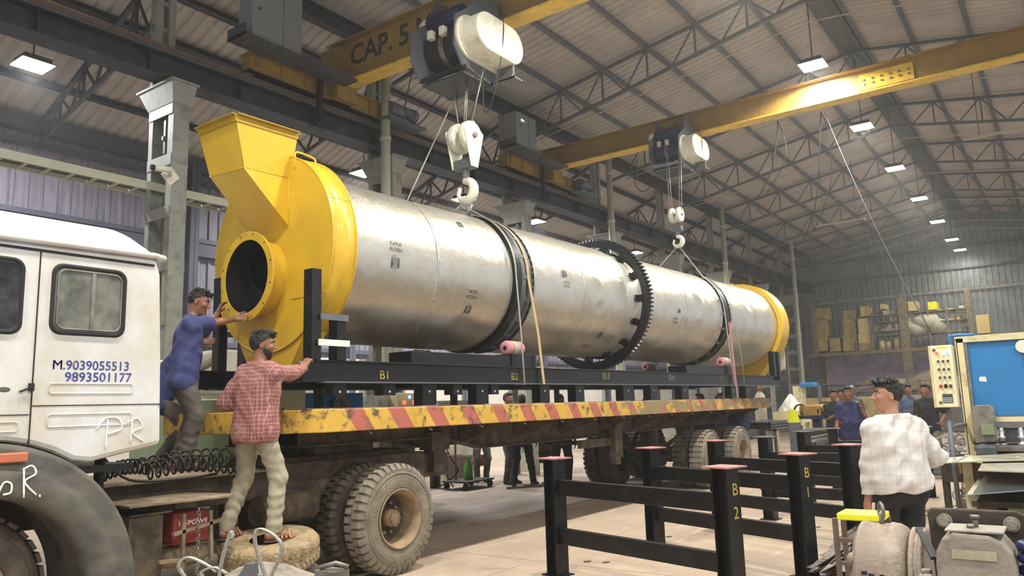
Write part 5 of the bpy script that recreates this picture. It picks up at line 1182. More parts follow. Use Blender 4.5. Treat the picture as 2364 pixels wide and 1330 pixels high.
def person(label, foot, facing, head_dir, H=1.7, h=.006, lean=(0, 0), hands=None, feet=None, shirt=None, sleeves='short', pants=None, skin=None, hair=None, shoes=None, seed=1, group=None, pelvis_dz=0, cap=None, beard=False, details=True, hscale=1.0, hemdz=0., poles=None, hand_spec=None, tuck=False, sandals=False, loose=.0, belly=0, hv=.006):
    k = H / 1.72; F = unit((math.cos(facing), math.sin(facing), 0)); Lf = V3(-F[1], F[0], 0); U = V3(0, 0, 1); o = np.array(foot, float); skin = skin or m_skin; seedr = random.Random(seed)
    t = thing('person', label, 'person', tuple(o), group=group)
    pel = o + U * (.93 * k + pelvis_dz) + F * lean[0] * .0
    up = unit(U + F * lean[0] + Lf * lean[1]); fr = unit(F - up * (F @ up)); lf = np.cross(up, fr)
    ch = pel + up * .34 * k; nb = pel + up * .50 * k; sh = pel + up * .432 * k; shL = sh + lf * .165 * k; shR = sh - lf * .165 * k
    hd = unit(head_dir); hu = unit(U + up * .4 - hd * (U @ hd)); hd = unit(hd - hu * (hd @ hu)); hl = np.cross(hu, hd); hc = nb + unit(up + fr * .25) * .085 * k + hu * .10 * k
    feet = feet or [o + Lf * .1, o - Lf * .1]; feet = [np.array(f, float) for f in feet]; knees = []; anks = []
    for i, f in enumerate(feet):
        hip = pel + (lf if i == 0 else -lf) * .088 * k - up * .02; an = f + U * .085 * k - F * .0; kn, an = ik(hip, an, .43 * k, .425 * k, F + (Lf if i == 0 else -Lf) * .25); knees.append((hip, kn)); anks.append(an)
    arms = []; hands = hands or [None, None]; poles = poles or [None, None]
    for i, hp_ in enumerate(hands):
        s_ = shL if i == 0 else shR; sd = lf if i == 0 else -lf
        if hp_ is None: hp_ = s_ - U * .50 * k + sd * .09 + F * .07
        el, wr = ik(s_, np.array(hp_, float), .285 * k, .255 * k, poles[i] if poles[i] is not None else (-F + sd * .5 - U * .3)); arms.append((s_, el, wr))
    # ---- body
    b = SDF()
    def torso(b, g=0.0, low=-.08):
        lr = .102 * k + g if g > 0 else .098 * k + g * 1.6; b.cap(pel + lf * .078 * k + up * low, pel - lf * .078 * k + up * low, lr, None, .03); wst = .104 * k + g + belly * .4 + (.006 if g > 0 else 0); b.cap(pel + up * .13 * k + lf * .072 * k + fr * belly, pel + up * .13 * k - lf * .072 * k + fr * belly, wst, None, .08)
        b.cap(pel + up * .25 * k + lf * .07 * k, pel + up * .25 * k - lf * .07 * k, .108 * k + g, None, .08); b.cap(ch + lf * .085 * k, ch - lf * .085 * k, .108 * k + g, None, .06)
        b.cap(shL - up * .0, shR - up * .0, .058 * k + g, None, .05); b.cap(nb - up * .0 + lf * .06 * k, nb - up * .0 - lf * .06 * k, .045 * k + g, None, .06)
    torso(b, -.012 if shirt else 0); b.cap(nb - up * .02 - fr * .005, hc - hu * .05 - hd * .01, .056 * k, .05 * k, .03)
    lt_ = -.014 if pants else 0
    for hip, kn in knees: b.cap(hip, kn, .084 * k + lt_, .056 * k + lt_, .03)
    for (hip, kn), an in zip(knees, anks): b.cap(kn, kn + (an - kn) * .35, .056 * k + lt_, .054 * k + lt_, .02); b.cap(kn + (an - kn) * .3, an, .054 * k + lt_, .034 * k, .02)
    fdir = []
    for i, (f, an) in enumerate(zip(feet, anks)):
        fd = unit(F + (Lf if i == 0 else -Lf) * .22); fdir.append(fd); f0 = V3(an[0], an[1], f[2]); b.cap(f0 - fd * .045 + U * .032, f0 + fd * .10 + U * .028, .032, .032, .02); b.cap(f0 + fd * .10 + U * .026, f0 + fd * .165 + U * .02, .034, .022, .015); b.cap(an, f0 + U * .035, .036, .033, .02)
        if details and sandals:
            sdd = np.cross(U, fd)
            for j in range(5): b.cap(f0 + fd * .15 + sdd * (.03 - .015 * j), f0 + fd * (.195 - .006 * abs(j - 1)) + sdd * (.034 - .016 * j) + U * .012, .011, .009, .006)
    for (s_, el, wr) in arms: b.cap(s_, el, .047 * k, .037 * k, .03); b.cap(el, el + (wr - el) * .35, .037 * k, .038 * k, .02); b.cap(el + (wr - el) * .3, wr, .038 * k, .025 * k, .02)
    hs = hand_spec or [None, None]
    for i, (s_, el, wr) in enumerate(arms):
        d = unit(wr - el); sp = hs[i] or {}
        if details: hand(b, wr, sp.get('fwd', d), sp.get('nrm', (-lf if i == 0 else lf)), sp.get('side', F), sp.get('curl', .35), sc_=k * 1.0, spread=sp.get('spread', .12))
        else: hand(b, wr, d, -lf if i == 0 else lf, F, .3, k=.01, sc_=k * 1.05)
    hk = k * hscale
    # ---- head: cranium, face, jaw, nose, ears
    b.ell(hc + hu * .022 * hk - hd * .012 * hk, (.094 * hk, .076 * hk, .098 * hk), np.stack([hd, hl, hu], 1), .02)
    b.ell(hc - hu * .03 * hk + hd * .022 * hk, (.070 * hk, .060 * hk, .085 * hk), np.stack([hd, hl, hu], 1), .025)
    b.cap(hc - hu * .098 * hk + hd * .060 * hk, hc - hu * .06 * hk - hd * .01 * hk, .024 * hk, .05 * hk, .03)
    b.cap(hc + hu * .018 * hk + hd * .084 * hk, hc - hu * .022 * hk + hd * .112 * hk, .009 * hk, .0115 * hk, .012); 
    for s_ in (-1, 1):
        b.ell(hc - hu * .027 * hk + hd * .100 * hk + hl * s_ * .011 * hk, (.010 * hk, .008 * hk, .008 * hk), np.stack([hd, hl, hu], 1), .007)
        b.cap(hc + hu * .030 * hk + hd * .082 * hk + hl * s_ * .012 * hk, hc + hu * .028 * hk + hd * .066 * hk + hl * s_ * .052 * hk, .009 * hk, .009 * hk, .012)
        b.ell(hc + hu * .008 * hk + hd * .090 * hk + hl * s_ * .031 * hk, (.016 * hk, .015 * hk, .011 * hk), np.stack([hd, hl, hu], 1), .01, True)
        b.ell(hc - hu * .02 * hk + hd * .06 * hk + hl * s_ * .045 * hk, (.022 * hk, .02 * hk, .022 * hk), np.stack([hd, hl, hu], 1), .02)
        ec = hc - hu * .008 * hk - hd * .012 * hk + hl * s_ * .077 * hk; eR = np.stack([unit(hd - hu * .2), unit(hl + hd * .3 * -s_), hu], 1)
        b.ell(ec, (.020 * hk, .008 * hk, .032 * hk), eR, .006); b.ell(ec + hl * s_ * .008 * hk + hd * .003, (.011 * hk, .006 * hk, .019 * hk), eR, .004, True)
        b.cap(hc - hu * .053 * hk + hd * .091 * hk, hc - hu * .055 * hk + hd * .082 * hk + hl * s_ * .021 * hk, .0068 * hk, .0045 * hk, .006)
        b.cap(hc - hu * .064 * hk + hd * .089 * hk, hc - hu * .063 * hk + hd * .081 * hk + hl * s_ * .019 * hk, .0072 * hk, .0045 * hk, .005)
    vs, fs = mesh_sdf(b, h); body_ = np_obj('body', vs, fs, skin, t)
    # ---- hair
    hh = h * .9; s = SDF(); s.ell(hc + hu * .028 * hk - hd * .016 * hk, ((.094 + hv) * hk, (.077 + hv) * hk, (.098 + hv) * hk), np.stack([hd, hl, hu], 1), .02)
    if hv > .005: s.ell(hc + hu * .105 * hk + hd * .045 * hk, (.055 * hk, .055 * hk, .022 * hk), np.stack([hd, hl, hu], 1), .03)
    fl_ = folds(seed + 5, .012, 120); hcut = hc.copy()
    def hairpost(d, X):
        Y = X - hc; a = Y @ hd / hk; z = Y @ hu / hk
        lim = np.where(a > .02, .052 + (a - .02) * .25, -.012 + (a + .02) * 1.6); lim = np.maximum(lim, -.068)
        lim = np.where((a < .03) & (a > -.028), np.maximum(lim, .018), lim)
        top = np.clip((z - .03) / .07, 0, 1)
        return np.maximum(d + fl_(X) * (.35 + 1.0 * top), (lim - z) * .8 * hk + .002 * np.sin(a * 300))
    if cap is None:
        vs, fs = mesh_sdf(s, hh, hairpost); np_obj('hair', vs, fs, hair or m_hair, t)
        if details:
            tf = MB(); rr = random.Random(seed)
            for i in range(90):
                a = rr.uniform(-.9, 1.1); e = rr.uniform(-1, 1); p = hc + hu * (.118 - .03 * e * e - .018 * a * a) * hk + hd * (.005 + .075 * a) * hk + hl * e * .062 * hk; dr_ = unit(hu * .5 + hd * (.9 if a > .1 else -.4) * 1 + hl * e * .5 + np.array([rr.uniform(-.4, .4) for _ in range(3)])); L = rr.uniform(.02, .042) * (1.2 if a > .5 else 1)
                tf.tube([p - hu * .012, p + dr_ * L * .6 + hu * .003, p + dr_ * L - hu * .006], lambda u: .0045 * (1 - .8 * u) + .0006, 4)
            obj('hair_tufts', tf, m_hair, t)
    else:
        s = SDF(); s.ell(hc + hu * .04 * hk - hd * .01 * hk, (.105 * hk, .088 * hk, .09 * hk), np.stack([hd, hl, hu], 1), .02); s.ell(hc + hu * .05 * hk + hd * .12 * hk, (.06 * hk, .07 * hk, .008 * hk), np.stack([hd, hl, hu], 1), .01)
        vs, fs = mesh_sdf(s, hh, lambda d, X: np.maximum(d, (.028 - (X - hc) @ hu / hk) * .8)); np_obj('cap', vs, fs, cap, t)
    if beard:
        s = SDF(); s.cap(hc - hu * .098 * hk + hd * .058 * hk, hc - hu * .055 * hk - hd * .005 * hk, .0265 * hk, .054 * hk, .03); s.ell(hc - hu * .035 * hk + hd * .02 * hk, (.073 * hk, .0635 * hk, .086 * hk), np.stack([hd, hl, hu], 1), .02)
        vs, fs = mesh_sdf(s, hh, lambda d, X: np.maximum(np.maximum(d - .003, ((X - hc) @ hu / hk + .040 + ((X - hc) @ hd / hk - .04) * .5) * .8), -(X - hc) @ hd - .0)); np_obj('beard', vs, fs, m_hair, t)
    if details or h < .011:
        e = MB(); p_ = MB(); br = MB()
        for s_ in (-1, 1):
            ec = hc + hu * .008 * hk + hd * .0735 * hk + hl * s_ * .031 * hk; e.ball(tuple(ec), .0115 * hk, 12); p_.ball(tuple(ec + hd * .0062 * hk), .0066 * hk, 10)
            br.tube([tuple(hc + hu * .032 * hk + hd * .093 * hk + hl * s_ * .013 * hk), tuple(hc + hu * .038 * hk + hd * .088 * hk + hl * s_ * .034 * hk), tuple(hc + hu * .031 * hk + hd * .073 * hk + hl * s_ * .055 * hk)], .0042 * hk, 5)
        eo = obj('eyes', e, m_eyew, t); obj('pupils', p_, m_hair, eo); obj('eyebrows', br, m_hair, t)
    # ---- shirt
    if shirt:
        s = SDF(); g = .014 + loose; torso(s, g, -.08 + hemdz); s.cap(pel + lf * .082 * k + up * .03, pel - lf * .082 * k + up * .03, .103 * k + g, None, .06); hem = pel + up * (-.12 + hemdz) * k; s.cap(hem + lf * .08 * k, hem - lf * .08 * k, .104 * k + g + loose * .5, None, .06)
        for (s_, el, wr) in arms:
            if sleeves == 'short': s.cap(s_, s_ + (el - s_) * .82, .056 * k + g, .058 * k + g * .8, .03)
            elif sleeves == 'none': pass
            else: s.cap(s_, el, .054 * k + g, .048 * k + g, .03); s.cap(el, el + (wr - el) * (.9 if sleeves == 'long' else .8), .047 * k + g, .034 * k + g * .7, .02)
        s.cap(nb - up * .005 + lf * .0, nb + up * .018 - fr * .012, .066 * k, .060 * k, .02)
        fo = folds(seed, .009 + loose * .25, 17); cuts = []
        for (s_, el, wr) in arms:
            if sleeves == 'short': c_, d_ = s_ + (el - s_) * .84, unit(el - s_)
            elif sleeves == 'none': continue
            else: c_, d_ = el + (wr - el) * (.93 if sleeves == 'long' else .78), unit(wr - el)
            cuts.append((c_, d_, s_ if sleeves == 'short' else el))
        def post(d, X):
            d = d + np.minimum(fo(X), .008); d = np.maximum(d, -((X - pel) @ up) - (.185 - hemdz) * k + .012 * np.sin(X @ lf * 25 + seed))
            for (c_, d_, s_) in cuts:
                q = (X - c_) @ d_; near = np.linalg.norm(X - c_, axis=1) < .11; d = np.where(near, np.maximum(d, q), d)
            return np.maximum(d, (X - nb) @ up - .036)
        vs, fs = mesh_sdf(s, h, post); np_obj('shirt', vs, fs, shirt, t)
    if pants:
        s = SDF(); g = .012; hp2 = 0 if (tuck or not shirt or hemdz > .1) else -.010; s.cap(pel + lf * .075 * k + up * .04, pel - lf * .075 * k + up * .04, .098 * k + g + hp2, None, .03); s.cap(pel + lf * .08 * k - up * .05, pel - lf * .08 * k - up * .05, .102 * k + g + hp2, None, .03)
        for (hip, kn), an in zip(knees, anks): s.cap(hip, kn, .086 * k + g, .062 * k + g, .035); s.cap(kn, an + (kn - an) * .1, .064 * k + g, .050 * k + g, .02); s.cap(an + (kn - an) * .12, an - U * .01, .050 * k + g, .05 * k + g, .02)
        fo = folds(seed + 9, .010, 20); an_z = [(a, f) for a, f in zip(anks, feet)]
        def post2(d, X):
            low = np.full(len(X), -1.0); zz = np.zeros(len(X))
            for (hip, kn), an in zip(knees, anks):
                r_ = np.linalg.norm(X - (kn * .35 + an * .65), axis=1); d = d + .0045 * np.exp(-(r_ / .16) ** 2) * np.sin((X - an) @ unit(kn - an) * 80 + 2.5 * np.sin(X @ F * 19 + X @ Lf * 13))
            d = d + np.minimum(fo(X), .006); d = np.maximum(d, (X - pel) @ up - (.085 if (tuck or not shirt) else -.03 + hemdz * .5))
            for a in anks: near = np.linalg.norm(X[:, :2] - a[:2], axis=1) < .16; d = np.where(near & (X[:, 2] < a[2] + .1), np.maximum(d, a[2] - .035 - X[:, 2]), d)
            return d
        vs, fs = mesh_sdf(s, h, post2); np_obj('trousers', vs, fs, pants, t)
        if tuck:
            bl = SDF(); bl.cap(pel + lf * .075 * k + up * .055, pel - lf * .075 * k + up * .055, .121 * k, None, .02); vs, fs = mesh_sdf(bl, h, lambda d, X: np.maximum(d, np.abs((X - pel) @ up - .062) - .018)); np_obj('belt', vs, fs, m_rubber, t)
    for i, (f, an) in enumerate(zip(feet, anks)):
        fd = fdir[i]; f0 = V3(an[0], an[1], f[2])
        if sandals:
            m = MB(); n = 14; sdd = np.cross(U, fd); sole = [(-.085 * math.cos(a) if abs(a) < PI / 2 else -.085 * math.cos(a) * 2.45, .04 * math.sin(a) * (1.0 if abs(a) < PI / 2 else 1.2)) for a in [2 * PI * j / 24 - PI for j in range(24)]]
            m.prism(sole, tuple(f0 - U * .012), tuple(fd), tuple(sdd), (0, 0, .014)); so = obj('sandal', m, m_shoe, t)
            s = SDF()
            for q in (.055, .095, .13): s.cap(f0 + fd * q + sdd * .042 + U * .008, f0 + fd * (q + .01) + U * (.069 - .12 * (q - .05)), .007, .007, .006); s.cap(f0 + fd * q - sdd * .042 + U * .008, f0 + fd * (q + .01) + U * (.069 - .12 * (q - .05)), .007, .007, .006)
            s.cap(f0 - fd * .07 + U * .05, f0 + fd * .02 + sdd * .045 + U * .03, .006, .006, .005); s.cap(f0 - fd * .07 + U * .05, f0 + fd * .02 - sdd * .045 + U * .03, .006, .006, .005)
            vs, fs = mesh_sdf(s, .004); np_obj('sandal_straps', vs, fs, m_leather, so)
        elif shoes:
            s = SDF(); s.cap(f0 - fd * .05 + U * .036, f0 + fd * .10 + U * .036, .044, .042, .02); s.cap(f0 + fd * .1 + U * .034, f0 + fd * .18 + U * .028, .043, .03, .02); s.cap(an, f0 + U * .04, .044, .042, .02)
            vs, fs = mesh_sdf(s, h, lambda d, X: np.maximum(d, f[2] - .002 - X[:, 2])); np_obj('shoe', vs, fs, shoes, t)
    return t, dict(hc=hc, hd=hd, hu=hu, hl=hl, arms=arms, pel=pel, F=F, L=Lf, up=up)
m_leather = mat('tan_leather', S('b08a62'), .6, 0, .15, 20)
NP = lambda v: np.array(v, float)
# right = camera right in world; fwdh = horizontal view direction
RT = NP((.586, -.81, 0)); FW = NP((.804, .575, 0)) / np.linalg.norm((.804, .575))
RT /= np.linalg.norm(RT)
def gnd(px, d):
    py = 901 + (2475 - px) * .0300 + 1.56 * 1774 / d; p = at(px, py, Z=0); return NP((p.x, p.y, 0))
def ang(v): return math.atan2(v[1], v[0])
UZ = NP((0, 0, 1))
# A: navy polo on the truck chassis, both hands on the round spout
oA = NP((4.17, 6.88, 1.066)); FA = RT * .92 + FW * .38
person('man in navy polo on the truck chassis, both hands on the round spout', oA, ang(FA), RT * .9 + FW * .25 - UZ * .42, H=1.72, h=.006, lean=(.10, 0), shirt=m_bluesh, pants=m_pgrey, shoes=m_shoe, seed=11, hv=.003,
       hands=[NP((4.70, 7.18, 2.62)), NP((4.67, 6.80, 2.53))], feet=[oA + NP((.02, .12, 0)), oA + NP((-.05, -.12, 0))], poles=[-UZ + FW * .2, -UZ * .9 - FW * .5],
       hand_spec=[dict(fwd=RT * .3 + UZ * .9 + FW * .2, nrm=RT + FW * .2, side=RT * -.2 + FW, curl=.25, spread=.3), dict(fwd=RT * .9 + UZ * .15, nrm=FW * .8 - UZ * .3, side=UZ + RT * .2, curl=.5)], loose=.006)
obj_br = MB().torus((4.655, 6.80, 2.53), tuple(RT * .95 + UZ * .1), .030, .004, 20, 6)
w_ = obj('wrist_thread', obj_br, m_rubber, [o for o in COL.objects if o.name.startswith('person')][-1])
# A2: mostly hidden colleague, one arm to the far post
oA2 = NP((4.36, 7.60, 1.066))
person('hidden person whose bare arm reaches to the far black post', oA2, ang(RT * .9 + FW * .4), RT + FW * .4 - UZ * .2, H=1.62, h=.010, lean=(.35, 0), pelvis_dz=-.16, shirt=m_bluesh, pants=m_pgrey, shoes=m_shoe, seed=12,
       hands=[None, NP((4.90, 7.66, 2.38))], poles=[None, -UZ], hand_spec=[None, dict(fwd=RT * .9 + UZ * .2 + FW * .3, nrm=FW, side=UZ, curl=.3)])
obj('foothold', MB().b2(3.9, 4.38, 7.2, 7.9, 1.0, 1.065), m_dustpl, tk)
# B: checked shirt on the flat tyre
oB = NP((4.07, 5.62, .545)); FB = FW * .86 + RT * .5
person('bearded man in pink checked shirt and faded jeans standing on the flat tyre', oB, ang(FB), RT * .93 + FW * .38 - UZ * .12, H=1.72, h=.006, lean=(.05, 0), hv=.008, shirt=m_plaid, sleeves='long', pants=m_jean, sandals=True, beard=True, seed=21, loose=.010, hemdz=.035,
       hands=[oB + FB * .20 - RT * .16 + UZ * 1.08, NP((4.60, 5.66, 1.97))], feet=[NP((3.96, 5.83, .56)), NP((4.15, 5.46, .54))], poles=[-RT * 1.0 - FW * .5 - UZ * .5, -UZ * 1.0 + RT * .15 - FW * .3],
       hand_spec=[None, dict(fwd=UZ * .8 + RT * .25 + FW * .5, nrm=FW * .9 + RT * .2 - UZ * .1, side=-RT * 1.0, curl=.55)])
obj('steel_bangle', MB().torus((4.595, 5.655, 1.95), (.2, .3, .9), .036, .005, 20, 6), m_chrome, [o for o in COL.objects if o.name.startswith('person') and o.parent is None][-1])
# C: white checked shirt
oC = NP((6.39, 1.10, 0)); FC = FW * .97 - RT * .12
person('man in loose white checked shirt seen from behind, looking left', oC, ang(FC), -RT * .95 + FW * .28 + UZ * .03, H=1.67, h=.0055, lean=(.02, .03), shirt=m_wshirt, sleeves='long', pants=m_pblack, shoes=m_rubber, skin=m_skin2, seed=31, loose=.012, tuck=False, hemdz=.14,
       hands=[NP(at(2004, 1160, X=6.32)), oC + FC * .22 + RT * .17 + UZ * 1.02], poles=[-FW * .6 - RT * .35, RT * 1.0 - FW * .45 - UZ * .6])
# far bystanders
def by(px, d, label, F_, hd_, H, shirt, pants, seed, **k):
    o = gnd(px, d); return person(label, o, ang(F_), hd_, H=H, h=.013, details=False, shirt=shirt, pants=pants, shoes=m_rubber, seed=seed, **k)
p1 = gnd(1974, 14.2)
person('stout man in dark navy polo facing the camera beyond the stands', p1, ang(-FW - RT * .1), -FW - UZ * .05, H=1.74, h=.010, details=False, shirt=m_navysh, pants=m_pblack, shoes=m_rubber, seed=41, belly=.03, hands=[p1 + RT * .2 - FW * .1 + UZ * 1.35, p1 - RT * .30 - FW * .05 + UZ * .80], poles=[-UZ + RT * .5, FW])
p2 = gnd(1938, 17); by(1938, 17, 'man in a black T-shirt holding a phone, left of the stout man in navy', -FW, -FW - UZ * .1, 1.72, m_blacksh, m_pgrey, 42, hands=[p2 + RT * .06 - FW * .25 + UZ * 1.18, p2 - RT * .06 - FW * .25 + UZ * 1.18])
m = MB().box(tuple(p2 - FW * .27 + UZ * 1.2), (.02, .14, .07)); tag(obj('mobile_phone', m, m_black), 'phone in the hands of the man in the black T-shirt', 'phone')
by(1956, 18.5, 'man mostly hidden behind the stout man in navy, dark hair showing', -FW, -FW, 1.74, m_greysh, m_pgrey, 43)
by(1980, 19.5, 'man in a grey cap behind the man in the white shirt', -FW - RT * .3, -FW * .6 - RT * .6, 1.84, m_pgrey, m_pgrey, 44, cap=m_hgrey)
by(2112, 18.5, 'man in slate blue shirt standing near the control panel, facing the camera', -FW, -FW + RT * .1, 1.80, m_greysh, m_polive, 45)
p3 = gnd(2157, 15.6); by(2157, 15.6, 'man in dark polo, hand on hip, partly hidden by the control panel', -FW * .8 - RT * .4, -RT * .9 - FW * .3, 1.76, m_blacksh, m_polive, 46, hands=[p3 + RT * .16 - FW * .12 + UZ * .98, p3 - RT * .3 + UZ * .85], poles=[RT - UZ * .2, None])
# behind the trailer
by(1177, 15.6, 'man in pale blue shirt looking right over the trailer deck', RT * .7 - FW * .6, RT * .75 - FW * .6, 1.84, mat('pale_blue_shirt', S('7f93c4'), .8), m_pgrey, 51)
by(1207, 15.0, 'person in black striding behind the trailer, dark hair above the deck', RT * .3 + FW, FW, 1.80, m_blacksh, m_pblack, 52, feet=[gnd(1187, 15.0), gnd(1232, 15.2)], lean=(.15, 0))
by(1300, 14.5, 'dark haired man in black seen above the deck beside a diagonal brace', -FW, -FW - UZ * .3, 1.76, m_blacksh, m_pblack, 53)
by(1112, 16.2, 'man in brown overall and olive cap behind the trailer by the green bottle', RT * .3 - FW * .9, -FW, 1.74, m_kurta, m_pgrey, 54, cap=mat('olive_cloth', S('6f6a3e'), .8), sleeves='long', hemdz=-.4)
by(1626, 17.5, 'dark haired person just above the deck rail left of the pink strap', -FW, -RT, 1.72, m_blacksh, m_pblack, 55)
by(1672, 17.5, 'dark haired person just above the deck rail at the pink strap', -FW, RT * .6 - FW, 1.72, m_navysh, m_pblack, 56)
by(1494, 22, 'small person in pale clothes sitting far behind, above the deck rail', RT, RT - UZ * .4, 1.7, m_bags, m_pgrey, 57)
# glasses for the man behind the deck
# ================================================================== PRESS, CONTROL PANEL, SHEETS (right)
def px(m, x0, y0, x1, y1, X, dep=.2):
    "box whose front face spans the two picture corners on the real plane X"
    a, b = at(x0, y0, X=X), at(x1, y1, X=X); return m.b2(X, X + dep, b.y, a.y, min(a.z, b.z), max(a.z, b.z))
XP = 10.8
yl = at(2207, 785, X=XP).y
t = thing('press_machine', 'blue and cream press machine with a white tag, cut off by the right edge', 'machine', (XP, .2, 0))
yr = -1.6
obj('front_board', MB().b2(XP, XP + .08, yr, yl - .10, 1.29, 2.17), m_blueM, t, 'bright blue front board', bevel=.006)
obj('side_post', MB().b2(XP - .05, XP + .06, yl - .075, yl, .0, 2.22).b2(XP - .05, XP + .5, yl - .01, yl + .01, .0, 2.2), m_cream, t, 'cream edge post')
obj('inner_post', MB().b2(XP - .04, XP + .02, yl - .11, yl - .08, .75, 2.14), m_dsteel, t)
obj('top_rail', MB().b2(XP - .05, XP + .1, yr, yl, 2.17, 2.22).b2(XP + .3, XP + .34, yr, yl + .05, 2.24, 2.27), m_cream, t)
obj('conduit', MB().tube(spline([(XP - .02, yl - .2, 2.26), (XP - .02, yl + .03, 2.26), (XP - .02, yl + .06, 2.2), (XP - .02, yl + .06, 1.5), (XP - .02, yl + .03, 1.4)], 5), .018, 8), m_blueM, t)
obj('lower_rail', MB().b2(XP - .02, XP + .06, yr, yl - .28, 1.22, 1.275), m_cream, t)
obj('guide_bars', MB().b2(XP - .06, XP - .04, yr, yl - .26, 1.185, 1.195).b2(XP - .06, XP - .04, yr, yl - .26, 1.15, 1.165), m_dsteel, t)
obj('die_bed', MB().b2(XP - .02, XP + .3, yr, yl - .16, .98, 1.15), m_steel, t)
obj('work_table', MB().b2(XP - .5, XP + .25, yr, yl - .1, .91, .955), m_strip, t, 'brownish work table'); 
for y in (yl - .45, yl - .75, -.6, -1.2): obj('table_leg', MB().b2(XP - .1, XP - .02, y - .04, y + .04, 0, .91), m_steel, t)
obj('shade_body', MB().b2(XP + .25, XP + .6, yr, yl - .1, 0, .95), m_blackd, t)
for y in (yl - .30, yl - .36, yl - .55, yl - .85, -.5):
    obj('clamp_jack', MB().lathe([(0, .02), (.0, .05), (.02, .05), (.03, .03), (.06, .028), (.07, .045), (.1, .045), (.11, .03), (.16, .035), (.2, .02)], (XP - .12, y, .955), (0, 0, 1), 16), m_chrome, t)
gb_ = obj('gear_guard', MB().prism(rrect(yl - .32, yl - .09, .97, 1.42, .07), (XP - .2, 0, 0), (0, 1, 0), (0, 0, 1), (.18, 0, 0)), m_gearb, t, bevel=.01)
obj('guard_block', MB().b2(XP - .24, XP - .2, yl - .3, yl - .17, 1.08, 1.2), m_greeng, gb_)
obj('foot_lever', MB().tube(spline([(XP - .5, yl - .1, 1.0), (XP - .5, yl - .35, 1.01), (XP - .4, yl - .38, 1.0), (XP - .35, yl - .1, .99)], 5), .014, 6), m_black, t)
obj('vice', MB().b2(XP - .55, XP - .25, yl - .32, yl - .12, .86, .97), m_hgrey, t, bevel=.02)
a = at(2268, 880, X=XP); obj('paper_tag', MB().prism([(0, 0), (.075, -.01), (.07, .05), (.015, .055), (0, .04)], (XP - .004, a.y + .03, a.z), (0, -1, 0), (0, 0, 1), (.003, 0, 0)), m_mark, t)
a = at(2362, 800, X=XP); obj('pressure_gauge', MB().cyl((XP - .04, a.y, a.z), (XP - .005, a.y, a.z), .075, n=28).cyl((XP - .03, a.y - .02, a.z - .09), (XP - .03, a.y - .02, a.z - .16), .02), m_white, t); obj('machine_skirt', MB().b2(XP - .52, XP - .45, -.1, yl, .72, .86), m_cream, t)
# control panel on an arm
XC = 9.6; A_, B_ = at(2141, 797, X=XC), at(2214, 943, X=XC)
t = thing('control_panel', 'cream hanging control panel with lit red, amber and blue lamps', 'control panel', (XC, 1.1, 1.4))
y1, y0, z1, z0 = A_.y, B_.y, 2.09, 1.415
obj('panel_box', MB().b2(XC, XC + .16, y0, y1, z0, z1), m_cream, t, bevel=.006); dpn = obj('panel_door', MB().b2(XC - .012, XC, y0 + .005, y1 - .025, z0 + .005, z1 - .005), m_panel, t, bevel=.004)
W_ = y1 - y0; u = lambda f: y1 - .03 - f * (W_ - .04)
def knob(f, z, r, m_, nm, proud=.02): obj(nm, MB().cyl((XC - .012, u(f), z), (XC - .012 - proud, u(f), z), r, r * .8, n=16), m_, dpn)
for f, m_ in ((.28, m_ledR), (.52, m_ledY), (.77, m_ledB)): knob(f, 2.005, .019, m_, 'indicator_lamp')
for j in range(3):
    for i in range(3): knob(.3 + .24 * i, 1.915 - .088 * j, .014, m_shadeswitch, 'selector_switch'); obj('switch_lever', MB().box((XC - .036, u(.3 + .24 * i), 1.91 - .088 * j), (.01, .007, .03)), m_dsteel, dpn)
knob(.3, 1.645, .019, m_red, 'stop_button', .035); knob(.78, 1.645, .019, m_shoe, 'stop_button', .035)
obj('meter', MB().b2(XC - .02, XC - .012, u(.62), u(.46), 1.625, 1.665), m_shadeswitch, dpn)
kp = obj('keypad', MB().b2(XC - .018, XC - .012, u(.82), u(.32), 1.465, 1.56), m_steel, dpn, 'dark keypad')
kk = MB()
for i in range(6):
    for j in range(3): kk.b2(XC - .021, XC - .018, u(.38 + .075 * i) - .004, u(.38 + .075 * i) + .004, 1.475 + .018 * j, 1.484 + .018 * j)
obj('keys', kk, m_mark, kp); obj('lock', MB().cyl((XC - .012, u(.15), 2.04), (XC - .022, u(.15), 2.04), .016).cyl((XC - .012, u(.2), 1.47), (XC - .022, u(.2), 1.47), .016), m_rust, dpn)
obj('maker_strip', MB().b2(XC - .015, XC - .012, u(.78), u(.3), 2.06, 2.075), m_tape, dpn)
obj('support_arm', MB().cyl((XC + .08, (y0 + y1) / 2, z0), (XC + .08, (y0 + y1) / 2, 0), .025).cyl((XC + .08, (y0 + y1) / 2, 1.2), (XP - .02, yl, 1.2), .02).cyl((XC + .08, (y0 + y1) / 2, 0), (XC + .08, (y0 + y1) / 2, .03), .14), m_hgrey, t)
